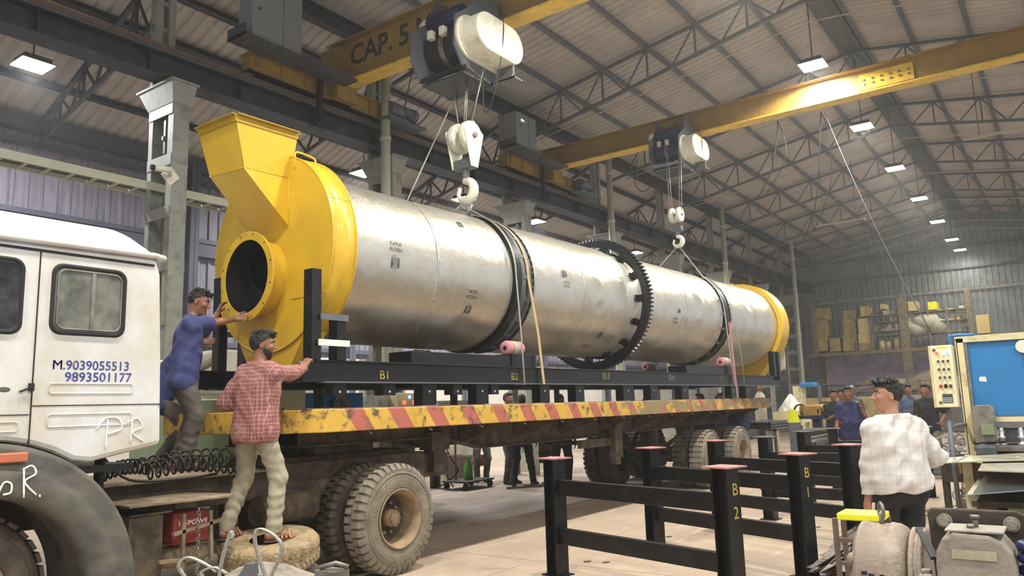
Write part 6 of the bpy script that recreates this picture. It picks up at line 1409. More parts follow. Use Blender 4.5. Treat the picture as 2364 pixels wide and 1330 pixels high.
# cream side frame and sheets
t = thing('sheet_cutter', 'cream framed sheet cutting table under the stacked metal sheets', 'machine', (9.2, .4, 0))
obj('side_frame', MB().b2(9.4, 9.46, .95, 1.02, 0, .86).b2(9.4, 10.1, .93, .95, .0, .84), m_cream, t); obj('side_board', MB().b2(9.42, 9.46, .35, .95, .05, .84), mat('brown_panel', S('6e5444'), .7, 0, .1, 3), t)
obj('table_bed', MB().b2(8.2, 9.4, -1.5, .85, .55, .6), m_blackd, t); obj('table_base', MB().b2(8.5, 9.3, -1.5, .6, 0, .55), m_greeng, t); obj('pedestal', MB().cyl((8.7, .6, 0), (8.7, .6, .55), .1), m_black, t)
def sheet(name, P, z, m_, label, th=.008, curl=0.0):
    mb = MB(); mb.prism([(p[0], p[1]) for p in P], (0, 0, z), (1, 0, 0), (0, 1, 0), (0, 0, th)); o_ = obj(name, mb, m_); return tag(o_, label, 'metal sheet')
def PZ(x, y, z): p = at(x, y, Z=z); return (p.x, p.y)
s1 = sheet('metal_sheet', [PZ(2185, 1058, .885), PZ(2176, 1071, .885), PZ(2268, 1066, .885), PZ(2300, 1120, .885) if False else PZ(2364, 1064, .885), PZ(2420, 1060, .885), PZ(2420, 1040, .885), PZ(2364, 1047, .885)], .885, m_sheet, 'long cream sheet poking out left over the cutting table, topmost')
s2 = sheet('metal_sheet', [PZ(2272, 1063, .86), PZ(2258, 1088, .86), PZ(2420, 1094, .86), PZ(2420, 1060, .86)], .86, m_sheet, 'dull chalked sheet lying over the shiny ribbed sheets')
s3 = sheet('metal_sheet', [PZ(2276, 1092, .74), PZ(2246, 1143, .74), PZ(2420, 1130, .74), PZ(2420, 1090, .74)], .74, m_sheets, 'mirror bright ribbed sheet with blue glints, second from the bottom')
s4 = sheet('metal_sheet', [PZ(2262, 1100, .70), PZ(2232, 1144, .70), PZ(2400, 1130, .70), PZ(2400, 1100, .70)], .70, m_sheet, 'pale sheet sticking out under the mirror bright one')
tg = MB()
for k in range(2): tg.b2(8.3 + k * .0, 8.7, .1 - k * .5, .16 - k * .5, .6, .855)
obj('sheet_support', tg, m_blackd, t)
ck = MB(); a = at(2335, 1056, Z=.894)
text_on(ck, '1500', (a.x, a.y, .897), (-.25, -.95, 0), (.8, -.1, 0), .12, 1.2, .01); ck = obj('chalk_digits', ck, m_mark, None); ck.parent = None
tag(ck, 'white chalk scrawl on the cream sheet at the right edge', 'chalk mark')
t = thing('orange_jack', 'small orange steel cradle on the floor behind the gearbox', 'jack', (8.0, .55, 0)); p = at(2290, 1195, Z=.25)
obj('cradle_body', MB().b2(p.x, p.x + .16, p.y - .18, p.y + .16, .18, .32), m_orangef, t); obj('cradle_leg', MB().b2(p.x, p.x + .04, p.y + .12, p.y + .16, 0, .3).b2(p.x, p.x + .04, p.y - .18, p.y - .14, 0, .3), m_orangef, t)
p = at(2235, 1185, Z=.1); t = thing('red_base_heap', 'dark heap of wire on a round red base beside the cream frame', 'wire heap', (p.x, p.y, 0))
obj('round_base', MB().cyl((p.x, p.y, 0), (p.x, p.y, .06), .2, n=28), m_redp, t); hp_ = MB(); r_h = random.Random(5)
for k in range(26): c = Vector((p.x + r_h.gauss(0, .04), p.y + r_h.gauss(0, .04), .1 + .3 * r_h.random())); hp_.torus(c, (r_h.gauss(0, 1), r_h.gauss(0, 1), r_h.gauss(0, 1)), .06, .006, 14, 4)
hp_.ball((p.x, p.y, .2), .1, 12, (1, 1, 1.4)); obj('wire_coils', hp_, m_strip, t)
# floor cable
fc = [at(2230, 1075, X=10.2), at(2238, 1110, X=9.9)]
P_ = [Vector((9.7, 1.08, .85)), at(2222, 1120, Z=.25), at(2214, 1160, Z=.03), at(2180, 1172, Z=.02), at(2110, 1180, Z=.02), at(2060, 1176, Z=.02)]
tag(obj('floor_cable', MB().tube(spline(P_, 8), .014, 6), m_jute), 'ochre hose curving from the sheets across the floor behind the man in white', 'hose')
tag(obj('floor_cable', MB().tube(spline([at(2112, 1186, Z=.02), at(2150, 1190, Z=.02), at(2190, 1191, Z=.02)], 6), .014, 6), m_jute), 'short end of the ochre hose just behind the motor', 'hose')
# scrap bar stacks right of the dark polo man
rb_ = random.Random(9); g = gnd(2200, 15.0)
for k in range(16):
    y = g[1] + .1 - .05 * (k % 5) + .0; z = .06 + .05 * (k // 2) * .9; x0 = g[0] - 1 + rb_.uniform(-.4, .4)
    tag(obj('steel_bar', MB().bar((x0, y + .45, z), (x0 + .3, y - .75, z), .035, .035), m_strip), 'dark bar in the low stack left of the cream machine frame', 'steel bar', 'low stack of dark bars')
p = at(2208, 1000, X=11.6); t = thing('scrap_bin', 'wire bin heaped with crumpled shiny offcuts left of the press', 'bin', (p.x, p.y, 0))
obj('bin_frame', MB().b2(p.x - .2, p.x + .2, p.y - .2, p.y + .2, .45, .78).b2(p.x - .2, p.x - .16, p.y + .16, p.y + .2, 0, .5).b2(p.x - .2, p.x - .16, p.y - .2, p.y - .16, 0, .5).b2(p.x + .16, p.x + .2, p.y - .2, p.y - .16, 0, .5).b2(p.x + .16, p.x + .2, p.y + .16, p.y + .2, 0, .5), m_blackd, t)
sc_ = MB()
for k in range(40):
    a = rb_.uniform(0, 6.28); c = Vector((p.x + rb_.gauss(0, .09), p.y + rb_.gauss(0, .09), .80 + .22 * rb_.random())); d = Vector((rb_.gauss(0, 1), rb_.gauss(0, 1), rb_.gauss(0, .6))).normalized() * rb_.uniform(.06, .16)
    sc_.add([c - d, c - d + Vector((0, .02, .03)), c + d + Vector((0, -.01, .02)), c + d * .9], [(0, 1, 2, 3)])
obj('offcuts', sc_, m_chrome, t)

# ================================================================== END OF THE HALL: MEZZANINE STORE
XM = 39.0
t = thing('storage_mezzanine', 'steel storage mezzanine full of boxes across the end of the hall', 'mezzanine', (XM, 6, 0))
m = MB(); a, b = at(1868, 818, X=XM), at(2420, 792, X=XM); zm = a.z
obj('deck_beam', MB().b2(XM - .06, XM + .06, -2, a.y, zm - .16, zm).b2(XM, XM + 2, -2, a.y, zm - .05, zm), m_dustpl, t)
zt_ = at(1990, 694, X=XM).z; obj('top_rail', MB().b2(XM - .04, XM + .04, -2, a.y, zt_, zt_ + .12), m_dsteel, t)
for x_, w in ((2088, .36), (2243, .2), (1880, .2)):
    p = at(x_, 760, X=XM); obj('post', MB().b2(XM - .05, XM + .1, p.y - w / 2, p.y + w / 2, 0 if w > .3 else zm, zt_), m_dustpl, t)
for x_ in (1974, 2012, 2146, 2190): p = at(x_, 760, X=XM); obj('rack_upright', MB().b2(XM + .02, XM + .07, p.y - .03, p.y + .03, zm, zt_), m_dsteel, t)
for (x0, x1, y) in ((1980, 2078, 732), (2020, 2078, 745), (2020, 2078, 766), (2020, 2078, 776), (2100, 2240, 722), (2100, 2240, 746), (2100, 2240, 772)):
    p, q = at(x0, y, X=XM), at(x1, y, X=XM); obj('shelf_board', MB().b2(XM + .05, XM + .9, q.y, p.y, p.z - .02, p.z + .01), m_dsteel, t)
def crate(x0, y0, x1, y1, mm, label, grp='boxes stored on the mezzanine', dep=.8, nm='cardboard_box', X=XM + .12, cat='box'):
    m = MB(); px(m, x0, y0, x1, y1, X, dep); o_ = obj(nm, m, mm, bevel=.01); return tag(o_, label, cat, grp)
for k, (y0, y1) in enumerate(((713, 738), (739, 776), (777, 810))): crate(1873, y0, 1911, y1, m_card, ['top', 'middle', 'bottom'][k] + ' box of the tall brown stack at the left end of the mezzanine')
crate(1914, 782, 1941, 811, m_card, 'lone low brown box between the two tall stacks on the mezzanine')
for k, (y0, y1) in enumerate(((718, 736), (737, 773), (774, 790), (791, 810))): crate(1945, y0, 1975, y1, m_card, ['topmost', 'upper middle', 'lower middle', 'lowest'][k] + ' box of the second brown stack on the mezzanine')
m_card2 = mat('pale_cardboard', S('c9b272'), .75, 0, .06, 3)
crate(1979, 736, 2006, 770, m_card2, 'large pale box right of the second stack on the mezzanine'); crate(1980, 772, 2008, 791, m_card2, 'flat pale box under the large pale box on the mezzanine'); crate(1982, 792, 2018, 808, m_wood, 'brown wooden crate at the foot of the pale boxes')
crate(1985, 708, 2006, 729, m_card2, 'pale box standing above the shelf beside the first upright'); crate(2031, 702, 2044, 713, m_card2, 'small cream box on the top shelf left of the brown post')
crate(2095, 697, 2118, 717, m_card2, 'cream box right of the brown post on the top shelf'); crate(2139, 698, 2163, 714, m_tape, 'yellow crate with a dark grip hole on the top shelf', cat='crate', nm='plastic_crate')
for k in range(6): crate(2252 + k * .7, 728 + 7 * k, 2283 + k * .7, 733.5 + 7 * k, m_card2, 'yellowish board in the neat stack at the right of the mezzanine', 'stack of boards on the mezzanine', nm='board', cat='board')
for k in range(5): p = at(2058 + 15 * (k % 2) - 20 * (k > 1), 0, X=XM) if False else None
for (x_, y_, h_, r__) in ((2037, 798, .45, .14), (2052, 799, .4, .12), (2071, 797, .5, .13), (2058, 743, .35, .1), (2070, 743, .33, .1), (2100, 743, .3, .1), (2108, 742, .35, .09)):
    p = at(x_, y_, X=XM + .3); zz = zm if y_ > 790 else p.z - .06
    tag(obj('paint_can', MB().cyl((p.x, p.y, zz), (p.x, p.y, zz + h_), r__, n=16), m_bags if h_ < .45 else m_card2), 'round pale can on a mezzanine shelf beside the brown post', 'can', 'cans on the mezzanine shelves')
rr = random.Random(21)
def clutter(x0, x1, ybase, n, label, grp, mats, X=XM + .2, hmax=.35):
    for k in range(n):
        x_ = x0 + (x1 - x0) * (k + rr.random() * .6) / n; p = at(x_, ybase, X=X); w = rr.uniform(.08, .28); hh_ = rr.uniform(.08, hmax)
        tag(obj('stored_part', MB().box((p.x + .2, p.y, p.z + hh_ / 2), (rr.uniform(.15, .4), w, hh_), Matrix.Rotation(rr.uniform(-.3, .3), 3, 'Z')), rr.choice(mats), bevel=.01), label, 'part', grp)
mm_ = [m_bags, m_card2, m_dsteel, m_hgrey, m_wood, m_sheet]
clutter(2022, 2076, 730.5, 7, 'small boxed part on the top mezzanine shelf left of the brown post', 'parts on the top shelf left of the post', mm_)
clutter(2022, 2076, 765, 9, 'small part on the middle mezzanine shelf left of the brown post', 'parts on the middle shelf left of the post', mm_)
clutter(2150, 2240, 721, 9, 'long pale part on the top mezzanine shelf under the yellow crate', 'parts on the top shelf right of the post', mm_, hmax=.3)
clutter(2168, 2240, 745, 9, 'pale part on the middle mezzanine shelf right of the white sacks', 'parts on the middle shelf right of the post', mm_)
clutter(2100, 2240, 771, 12, 'part on the lowest mezzanine shelf right of the brown post', 'parts on the lowest shelf right of the post', mm_)
for k, (x_, y_, s_) in enumerate(((2115, 758, .55), (2140, 745, .6), (2160, 752, .5))):
    p = at(x_, y_, X=XM + .35); mb = MB(); mb.ball(p, s_, 20, (.7, 1.1, .75)); mb.v = [tuple(Vector(v) + Vector(v).normalized() * 0 + Vector((0, 0, 1)) * .09 * mnoise.noise(Vector(v) * 6) + Vector((.08 * mnoise.noise(Vector(v) * 7 + Vector((5, 0, 0))), .08 * mnoise.noise(Vector(v) * 7), 0))) for v in mb.v]
    tag(obj('plastic_sack', mb, m_bags), ['crumpled white sack nearest the brown post on the mezzanine', 'largest crumpled white sack on the mezzanine, in the middle', 'right crumpled white sack on the mezzanine'][k], 'sack', 'white sacks')
# under the mezzanine
def shelf_unit(x0, y0, x1, y1, X, label, lv, mm2):
    a, b = at(x0, y0, X=X), at(x1, y1, X=X); t = thing('shelving_unit', label, 'shelves', (X, (a.y + b.y) / 2, 0)); z1_ = a.z
    f = MB()
    for y in (a.y, b.y):
        for x in (X, X + .5): f.b2(x - .02, x + .02, y - .02, y + .02, 0, z1_)
    obj('uprights', f, mm2, t)
    for k in range(lv): z = z1_ * (k + 1) / lv - .03; obj('shelf', MB().b2(X, X + .5, b.y, a.y, z, z + .03), mm2, t)
    return a, b, z1_
shelf_unit(1888, 878, 2010, 905, 34.0, 'long low dark rack with pipes in front of the mauve wall', 3, m_rust); shelf_unit(2022, 868, 2095, 905, 36.0, 'dark shelving with boxes behind the white shirted man', 3, m_strip); shelf_unit(2118, 878, 2150, 905, 30.0, 'open brown shelving partly behind the control panel', 4, m_rust)
for k in range(9):
    p = at(1895 + 12 * k, 884, X=34.0); tag(obj('stored_pipe', MB().cyl((34.0, p.y - .35, p.z - .08), (34.0, p.y + .35, p.z - .08), .05, n=10), m_steel), 'dark pipe on the long rack in front of the mauve wall', 'pipe', 'pipes on the long rack')
for k in range(6):
    p = at(2030 + 11 * k, 880, X=36.1); z_ = .9 * 1; tag(obj('stored_box', MB().b2(36.1, 36.4, p.y - .1, p.y + .1, p.z - .1, p.z + .12), [m_card, m_greeng, m_bags][k % 3], bevel=.01), 'faded box on the dark shelving behind the white shirted man', 'box', 'boxes on the dark shelving')
tag(obj('tarpaulin_heap', MB().grid(lambda u, v: (36.3 + 1.2 * v, 8.0 - 5.5 * u, 1.9 + .55 * math.sin(PI * u) * (.6 + .4 * v) + .15 * math.sin(13 * u) + .1 * math.sin(9 * v + 7 * u) - 1.2 * (1 - v) ** 2 * .3), 40, 10), m_dustpl), 'long dark draped tarpaulin in front of the mauve wall', 'tarpaulin').modifiers.new('sol', 'SOLIDIFY').thickness = .05
tag(obj('tarpaulin_stack', MB().b2(36.5, 37.5, 2.8, 7.7, 0, 1.75), m_strip, bevel=.05), 'dark stack of goods under the draped tarpaulin', 'stack')
tag(obj('sheet_stack', MB().b2(24.0, 27, 3.3, 4.9, .35, .42).b2(24.0, 27, 3.3, 4.9, .5, .56).b2(24.0, 27, 3.3, 4.9, .65, .75).b2(24.3, 24.5, 3.4, 4.8, 0, .8).b2(26.3, 26.5, 3.4, 4.8, 0, .8), m_wood), 'low layered stack of boards and bars behind the head of the man in white', 'stack')

# ================================================================== MIDDLE GROUND RIGHT OF THE TRAILER TAIL
def table(c, L, W, H, label, mm2, rz=0, th=.05):
    M = TR((c[0], c[1], 0), rz); t = thing('work_table', label, 'table', M=M)
    obj('table_frame', MB(M).b2(-L / 2, L / 2, -W / 2, -W / 2 + .06, H - th, H).b2(-L / 2, L / 2, W / 2 - .06, W / 2, H - th, H).b2(-L / 2, -L / 2 + .06, -W / 2, W / 2, H - th, H).b2(L / 2 - .06, L / 2, -W / 2, W / 2, H - th, H).b2(-.03, .03, -W / 2, W / 2, H - th, H), mm2, t)
    for sx in (-1, 1):
        for sy in (-1, 1): obj('leg', MB(M).b2(sx * (L / 2 - .03) - .03, sx * (L / 2 - .03) + .03, sy * (W / 2 - .03) - .03, sy * (W / 2 - .03) + .03, 0, H - th), mm2, t)
    return t
q1 = gnd(1782, 18.5); table(q1, 2.2, 1.0, .88, 'brown steel work table carrying corrugated sheets by the trailer tail', m_rust)
for k in range(6):
    cs = MB(); vs = []; n = 30; z0_ = .885 + .028 * k
    for i in range(n + 1): vs += [(q1[0] - 1.15, q1[1] - .42 + .84 * i / n, z0_ + .02 * abs(math.sin(i * PI / 3)) ), (q1[0] + 1.3, q1[1] - .42 + .84 * i / n, z0_ + .02 * abs(math.sin(i * PI / 3)))]
    cs.add(vs, [(2 * i, 2 * i + 2, 2 * i + 3, 2 * i + 1) for i in range(n)]); o_ = obj('corrugated_sheet', cs, m_sheets if k % 2 else m_dsteel); o_.modifiers.new('sol', 'SOLIDIFY').thickness = .004
    tag(o_, 'grey corrugated sheet in the stack on the brown work table', 'metal sheet', 'stack of corrugated sheets')
q2 = gnd(1725, 17.5); tag(obj('plate_stack', MB().b2(q2[0] - .6, q2[0] + .6, q2[1] - .25, q2[1] + .35, .72, .88), m_hgrey), 'grey stack of plates just right of the rear trailer wheel', 'plates'); table(q2 + NP((0, .05, 0)), 1.2, .6, .72, 'low dark table under the grey plates right of the rear wheel', m_blackd)
# angle bar bundles lying along the hall
g0 = gnd(1886, 15.6)
def bars(n, cols, y0, z0, d, x0, x1, mm2, label, grp, ang=True, jit=.0):
    base = None
    for k in range(n):
        y, z = y0 - d * (k % cols), z0 + d * .8 * (k // cols)
        if base is None:
            m = MB(); 
            if ang: m.b2(0, x1 - x0, -.022, .022, 0, .005).b2(0, x1 - x0, -.022, -.017, 0, .042)
            else: m.b2(0, x1 - x0, -.018, .018, 0, .03)
            base = obj('angle_bar' if ang else 'flat_bar', m, mm2); o_ = base
        else: o_ = base.copy(); COL.objects.link(o_)
        o_.location = (x0 + rr.uniform(-jit, jit), y + rr.uniform(-.004, .004), z); o_.rotation_euler = (rr.choice((0, .78, 2.3, -.78)) if ang and jit else 0, 0, 0); tag(o_, label, 'steel bar', grp)
bars(30, 10, g0[1] + .22, .30, .042, g0[0] + .3, g0[0] + 6.3, m_dsteel, 'galvanised bar in the lowest bundle behind the fifth stand', 'galvanised bars')
bars(48, 9, g0[1] + .30, .50, .045, g0[0], g0[0] + 6, m_strip, 'dark angle bar in the ragged bundle behind the fifth stand', 'dark angle bars', True, .12)
bars(18, 6, g0[1] - .14, .52, .05, g0[0] + .9, g0[0] + 7, m_wood, 'yellowish flat bar beside the dark angle bar bundle', 'yellowish flat bars', False, .1)
for dx in (.6, 3.0, 5.4): tag(obj('bar_bearer', MB().b2(g0[0] + dx, g0[0] + dx + .12, g0[1] - .5, g0[1] + .4, 0, .29), m_blackd), 'dark bearer beam under the bar bundles', 'bearer', 'bearers under the bars')
bars(12, 12, g0[1] + 1.0, .78, .06, g0[0] + 2.5, g0[0] + 9, m_dsteel, 'grey bar lying flat above the ragged bundle', 'grey flat bars', False, .05)
tag(obj('bar_trestle', MB().b2(g0[0] + 3.0, g0[0] + 3.1, g0[1] + .2, g0[1] + 1.1, 0, .77).b2(g0[0] + 7.0, g0[0] + 7.1, g0[1] + .2, g0[1] + 1.1, 0, .77), m_rust), 'brown trestle under the grey flat bars', 'trestle')
p = gnd(1836, 21); t = thing('cone_funnel', 'upturned pale metal cone standing on a bench beyond the table', 'funnel', tuple(p)); obj('cone', MB().lathe([(0, .36), (.04, .36), (.48, .04), (.5, .0)], (p[0], p[1], 1.2), (0, 0, 1), 28, caps=True), m_white, t); obj('bench', MB().b2(p[0] - .4, p[0] + .4, p[1] - .4, p[1] + .4, .9, 1.2).b2(p[0] - .4, p[0] - .3, p[1] - .4, p[1] - .3, 0, .9).b2(p[0] - .4, p[0] - .3, p[1] + .3, p[1] + .4, 0, .9).b2(p[0] + .3, p[0] + .4, p[1] - .4, p[1] - .3, 0, .9), m_cream, t)
p = gnd(1843, 17.8); t = thing('yellow_clamp', 'small bright yellow tool stand left of the pipe bender', 'tool', tuple(p)); obj('clamp_body', MB().prism([(-.14, 0), (.14, 0), (.06, .3), (-.06, .3)], (p[0], p[1], 1.0), RT, (0, 0, 1), FW * .12), m_tape, t); obj('stand_legs', MB().b2(p[0] - .15, p[0] + .15, p[1] - .1, p[1] + .1, .0, 1.0), m_hgrey, t)
p = gnd(1886, 19.5); t = thing('pipe_bender', 'yellow bodied pipe machine with a coil of hose on a steel stand', 'machine', tuple(p))
obj('bender_body', MB().b2(p[0] - .2, p[0] + .25, p[1] - .25, p[1] + .2, 1.10, 1.36).cyl((p[0], p[1] - .3, 1.25), (p[0], p[1] + .3, 1.25), .15), m_craney, t, bevel=.02); obj('motor_face', MB().cyl(p - FW * .28 + UZ * 1.22 - RT * -.1, p - FW * .2 + UZ * 1.22 + RT * .1, .09), m_black, t)
obj('stand', MB().b2(p[0] - .25, p[0] + .25, p[1] - .45, p[1] + .35, 1.03, 1.09).b2(p[0] - .1, p[0] + .1, p[1] - .2, p[1], 0, 1.03).b2(p[0], p[0] + .06, p[1] - .44, p[1] - .38, 0, 1.03), m_navy, t)
obj('hose_coil', MB().torus(p + RT * -.32 + UZ * 1.25, tuple(FW), .15, .025, 24, 6).torus(p + RT * .32 + UZ * 1.3, tuple(FW), .15, .022, 24, 6), m_cable, t)
p = gnd(1852, 24); t = thing('pillar_drill', 'tall grey and cream pillar drill with a blue head at the last column', 'drill', tuple(p)); obj('drill_column', MB().b2(p[0] - .15, p[0] + .15, p[1] - .2, p[1] + .1, 0, 1.95), m_cream, t); obj('drill_head', MB().b2(p[0] - .3, p[0] + .2, p[1] - .6, p[1] - .15, 1.9, 2.05), m_blueM, t, bevel=.04); obj('drill_table', MB().b2(p[0] - .3, p[0] + .3, p[1] - .8, p[1] - .1, .9, 1.0).b2(p[0] - .3, p[0] - .2, p[1] - .78, p[1] - .7, 1.0, 1.95), m_hgrey, t)
p = gnd(1765, 21); t = thing('gas_regulator_stand', 'pale cylinder top with brass regulator just above the trailer tail', 'gas cylinder', tuple(p)); obj('cylinder', MB().lathe([(0, .16), (1.55, .16), (1.7, .12), (1.78, .05), (1.8, .03)], (p[0], p[1], 0), (0, 0, 1), 20, caps=True), m_bags, t); obj('regulator', MB().cyl((p[0], p[1], 1.8), (p[0], p[1], 1.92), .04).cyl((p[0] - .1, p[1] - .1, 1.88), (p[0] + .1, p[1] - .02, 1.9), .05), m_craney, t)
p = gnd(1905, 27); tag(obj('wood_partition', MB().b2(p[0], p[0] + .1, p[1] - 3.2, p[1] + .6, 0, 1.55), m_wood, bevel=.01), 'low brown board screen behind the man in the black T-shirt', 'screen')

# ================================================================== BEHIND THE TRAILER
t = thing('covered_stack', 'tall white covered stack behind the man in the checked shirt', 'covered goods', (6.9, 9.4, 0))
obj('cover_sheet', MB().prism([(5.6, 1.84), (5.55, 2.3), (6.2, 2.46), (7.6, 2.42), (7.9, 1.84)], (0, 9.3, 0), (1, 0, 0), (0, 0, 1), (0, .6, 0)), m_plast, t, bevel=.03); obj('folded_edge', MB().b2(5.6, 7.9, 9.25, 9.32, 1.78, 1.84), m_white, t)
t = thing('green_machine', 'grey green machine cabinet with a white name strip under the covered stack', 'machine', (6.5, 9.5, 0))
obj('cabinet', MB().b2(5.3, 7.7, 9.15, 9.95, 0, 1.77), m_greeng, t, bevel=.01); obj('name_strip', MB().b2(6.05, 6.3, 9.14, 9.15, 1.66, 1.73).b2(6.45, 6.6, 9.14, 9.15, 1.63, 1.74), m_white, t); obj('access_door', MB().b2(6.7, 7.5, 9.135, 9.15, .3, 1.4), m_greeng, t, bevel=.006)
tag(obj('lagged_pipe', MB().tube([at(418, 868, Y=8.6), at(440, 858, Y=8.6), at(484, 830, Y=8.6)], .075, 10).b2(5.35, 5.45, 8.55, 8.65, 0, 2.0) if False else MB().tube([at(415, 866, Y=9.0), at(440, 855, Y=9.0), at(486, 832, Y=9.0)], .08, 10), m_bags), 'dusty lagged pipe leaning beside the far end post of the base frame', 'pipe')
t = thing('blue_press_bed', 'blue steel machine bed glimpsed between trailer deck and base frame', 'machine', (7.6, 8.9, 0)); obj('bed', MB().b2(7.0, 8.2, 8.7, 9.2, 1.1, 1.84), m_blueM, t, bevel=.01); obj('bed_feet', MB().b2(7.1, 7.3, 8.75, 9.1, 0, 1.1).b2(7.9, 8.1, 8.75, 9.1, 0, 1.1), m_hgrey, t)
obj('valve_block', MB().b2(7.55, 7.85, 8.6, 8.7, 1.62, 1.74).cyl((7.7, 8.6, 1.7), (7.7, 8.6, 1.82), .04).cyl((7.62, 8.6, 1.7), (7.62, 8.6, 1.78), .03), m_dsteel, t)
tag(obj('cream_locker', MB().b2(6.45, 6.95, 8.5, 8.95, 0, 1.98), m_panel, bevel=.01), 'cream locker glimpsed right of the checked shirt under the frame', 'locker')
for k, (x_, w) in enumerate(((790, .14), (850, .2), (925, .16), (1210, .14), (1250, .16))):
    p = at(x_, 910, Y=10.9); tag(obj('pale_pillar', MB().b2(p.x - w / 2, p.x + w / 2, 10.85, 11.05, 0, 2.55), m_pot), ['narrow pale pillar right of the blue machine bed', 'pale green pillar behind the front stripes of the trailer', 'pale pillar beside the lit control box', 'pale pillar left of the man with glasses', 'pale pillar right of the person in black'][k], 'pillar')
t = thing('weld_machine', 'cream control box with blue and red lights seen above the deck', 'control box', (9.6, 9.3, 0)); p = at(948, 922, Y=9.2)
obj('box_body', MB().b2(p.x - .3, p.x + .2, 9.2, 9.6, 1.5, 1.85), m_cream, t, bevel=.01); obj('box_stand', MB().b2(p.x - .25, p.x + .15, 9.25, 9.55, 0, 1.5), m_hgrey, t); obj('blue_lamp', MB().cyl((p.x - .03, 9.19, 1.78), (p.x - .03, 9.2, 1.78), .03), m_ledB, t); obj('red_display', MB().b2(p.x - .2, p.x - .12, 9.19, 9.2, 1.66, 1.72).b2(p.x + .05, p.x + .13, 9.19, 9.2, 1.66, 1.72), m_ledR, t)
p = at(900, 925, Y=9.4); tag(obj('grey_cabinet', MB().b2(p.x - .25, p.x + .2, 9.4, 9.8, 0, 1.82), m_gearb, bevel=.01), 'plain grey cabinet left of the lit control box', 'cabinet'); tag(obj('purple_cover', MB().grid(lambda u, v: (p.x + .1 + 1.0 * u, 9.7 + .5 * v, 1.95 + .12 * math.sin(PI * u)), 14, 6), mat('violet_cloth', S('43355c'), .7)), 'violet cloth draped above the lit control box', 'cloth').modifiers.new('s', 'SOLIDIFY').thickness = .02
p = at(1066, 915, Y=11); t = thing('white_desk', 'white topped bench with papers under the base frame plates', 'bench', (p.x, 11, 0)); obj('desk_body', MB().b2(p.x - .6, p.x + .8, 11.2, 11.9, 0, 1.7), m_plast, t); obj('desk_top', MB().b2(p.x - .6, p.x + .8, 11.0, 11.9, 1.7, 1.74), m_hgrey, t)
# low things seen under the trailer
p = gnd(1005, 15.2); t = thing('gas_cylinder', 'dark gas cylinder with red valve cap behind the kingpin leg', 'gas cylinder', tuple(p)); obj('cylinder_body', MB().lathe([(0, .11), (.95, .11), (1.05, .08), (1.1, .03)], p, (0, 0, 1), 20, caps=True), m_black, t); obj('valve_cap', MB().cyl(p + UZ * 1.1, p + UZ * 1.16, .04), m_red, t)
p = gnd(1082, 15.0); t = thing('trolley', 'low black steel trolley behind the trailer', 'trolley', tuple(p)); 
obj('platform', MB().b2(p[0] - .45, p[0] + .45, p[1] - .3, p[1] + .3, .14, .17), m_blackd, t)
for dx in (-.38, .38):
    for dy in (-.24, .24): obj('wheel', MB().cyl((p[0] + dx, p[1] + dy - .02, .07), (p[0] + dx, p[1] + dy + .02, .07), .07, n=14), m_rubber, t)
obj('push_post', MB().bar(p - RT * .25 + UZ * .17, p - RT * .25 + UZ * .95, .03, .03).bar(p - RT * .25 + UZ * .93, p + RT * .3 + UZ * .98, .02, .02), m_rust, t)
t = thing('green_bottle', 'translucent green plastic bottle standing on the low trolley', 'bottle', tuple(p + UZ * .17)); obj('bottle_body', MB().lathe([(0, .075), (.01, .085), (.24, .085), (.33, .05), (.38, .03), (.42, .03)], p + UZ * .171, (0, 0, 1), 24, caps=True), m_green, t); obj('cap', MB().cyl(p + UZ * .59, p + UZ * .62, .034), m_green, t)
t = tag(obj('dark_hose', MB().tube(spline([p - RT * .5 + UZ * 1.0, p - RT * .35 + UZ * .6, p - RT * .2 + UZ * .35, p - RT * .45 + UZ * .12, p - RT * .6 + UZ * .03, p - RT * .2 - FW * .5 + UZ * .02], 8), .014, 5).tube(spline([p - RT * .5 + UZ * 1.0, p - RT * .55 + UZ * .5, p - RT * .4 + UZ * .2, p - RT * .3 + UZ * .03], 8), .014, 5), m_cable), 'loops of black hose hanging beside the low trolley', 'hose')
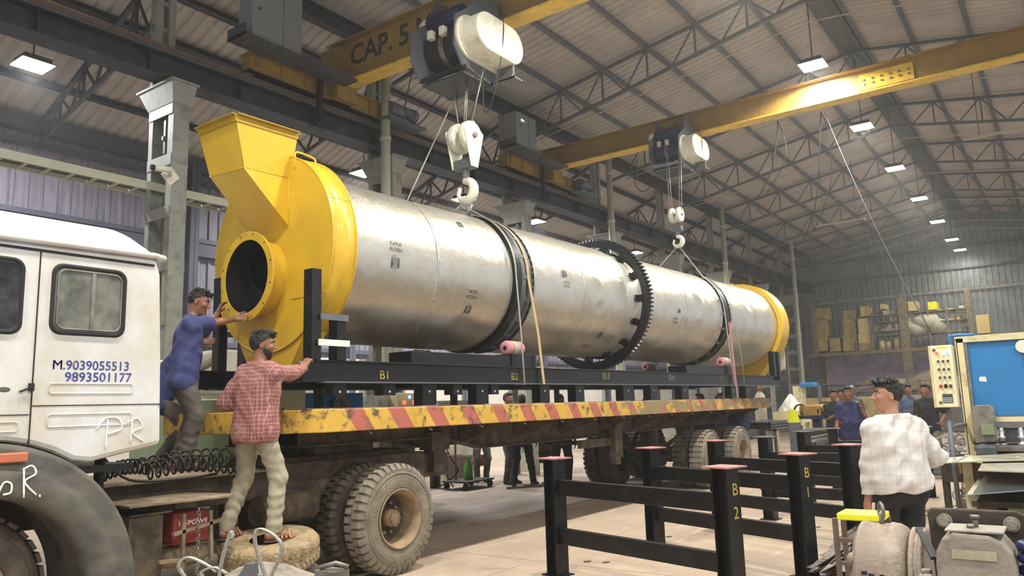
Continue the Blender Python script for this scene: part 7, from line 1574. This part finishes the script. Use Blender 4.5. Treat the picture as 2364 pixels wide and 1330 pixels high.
p = gnd(1060, 16.5); tag(obj('wooden_box', MB().b2(p[0] - .2, p[0] + .25, p[1] - .2, p[1] + .2, 0, .55), m_rust, bevel=.01), 'brown box behind the green bottle', 'box')
p = gnd(1030, 17.2); mb = MB(); mb.ball(p + UZ * .3, .34, 20, (1.2, 1, .85)); mb.v = [tuple(Vector(v) + Vector((.05, .05, .05)) * mnoise.noise(Vector(v) * 6)) for v in mb.v]; tag(obj('white_sack', mb, m_bags), 'bulging white sack on the floor behind the hoses', 'sack')
p = gnd(1330, 15.5)
for k in range(7): q = gnd(1170 + 40 * k, 14.6 + .4 * (k % 3)); tag(obj('floor_bar', MB().bar(q + UZ * .02, q + RT * 1.1 + FW * (.5 - .3 * (k % 4)) + UZ * .02, .04, .03), m_strip), 'thin dark bar lying on the floor behind the trailer, among the walking legs', 'steel bar', 'bars on the floor behind the trailer')
# oil stains / debris chips on the open floor
for k, (x_, y_) in enumerate(((1085, 1213), (1393, 1300), (1885, 1148), (1540, 1240), (1600, 1295), (1885, 1218), (1350, 1298))):
    q = at(x_, y_, Z=.004); m = MB(); m.prism([(0, 0), (.05, .01), (.07, .04), (.03, .05), (-.01, .03)], (q.x, q.y, .002), RT, FW, (0, 0, .008)); tag(obj('floor_chip', m, m_strip), 'small scrap chip lying on the open concrete floor', 'scrap', 'scrap chips on the floor')
for k, (x_, y_) in enumerate(((20, 325),)): pass
# thin dusty air in the hall
hz_m = bpy.data.materials.new('dusty_air'); hz_m.use_nodes = True; _n = hz_m.node_tree; _n.nodes.clear()
_o = _n.nodes.new('ShaderNodeOutputMaterial'); _v = _n.nodes.new('ShaderNodeVolumeScatter'); _v.inputs['Density'].default_value = .0022; _v.inputs['Anisotropy'].default_value = .45; _v.inputs['Color'].default_value = (.95, .95, .92, 1)
_n.links.new(_v.outputs[0], _o.inputs['Volume'])
hz = obj('dusty_air', MB().b2(-7.4, 41.4, -5.9, 15.0, .01, 12.5), hz_m); hz['kind'] = 'stuff'; hz['label'] = 'thin dusty haze filling the hall'; hz['category'] = 'haze'
hz_m.cycles.homogeneous_volume = True; sc.cycles.volume_bounces = 0; sc.cycles.volume_step_rate = 5
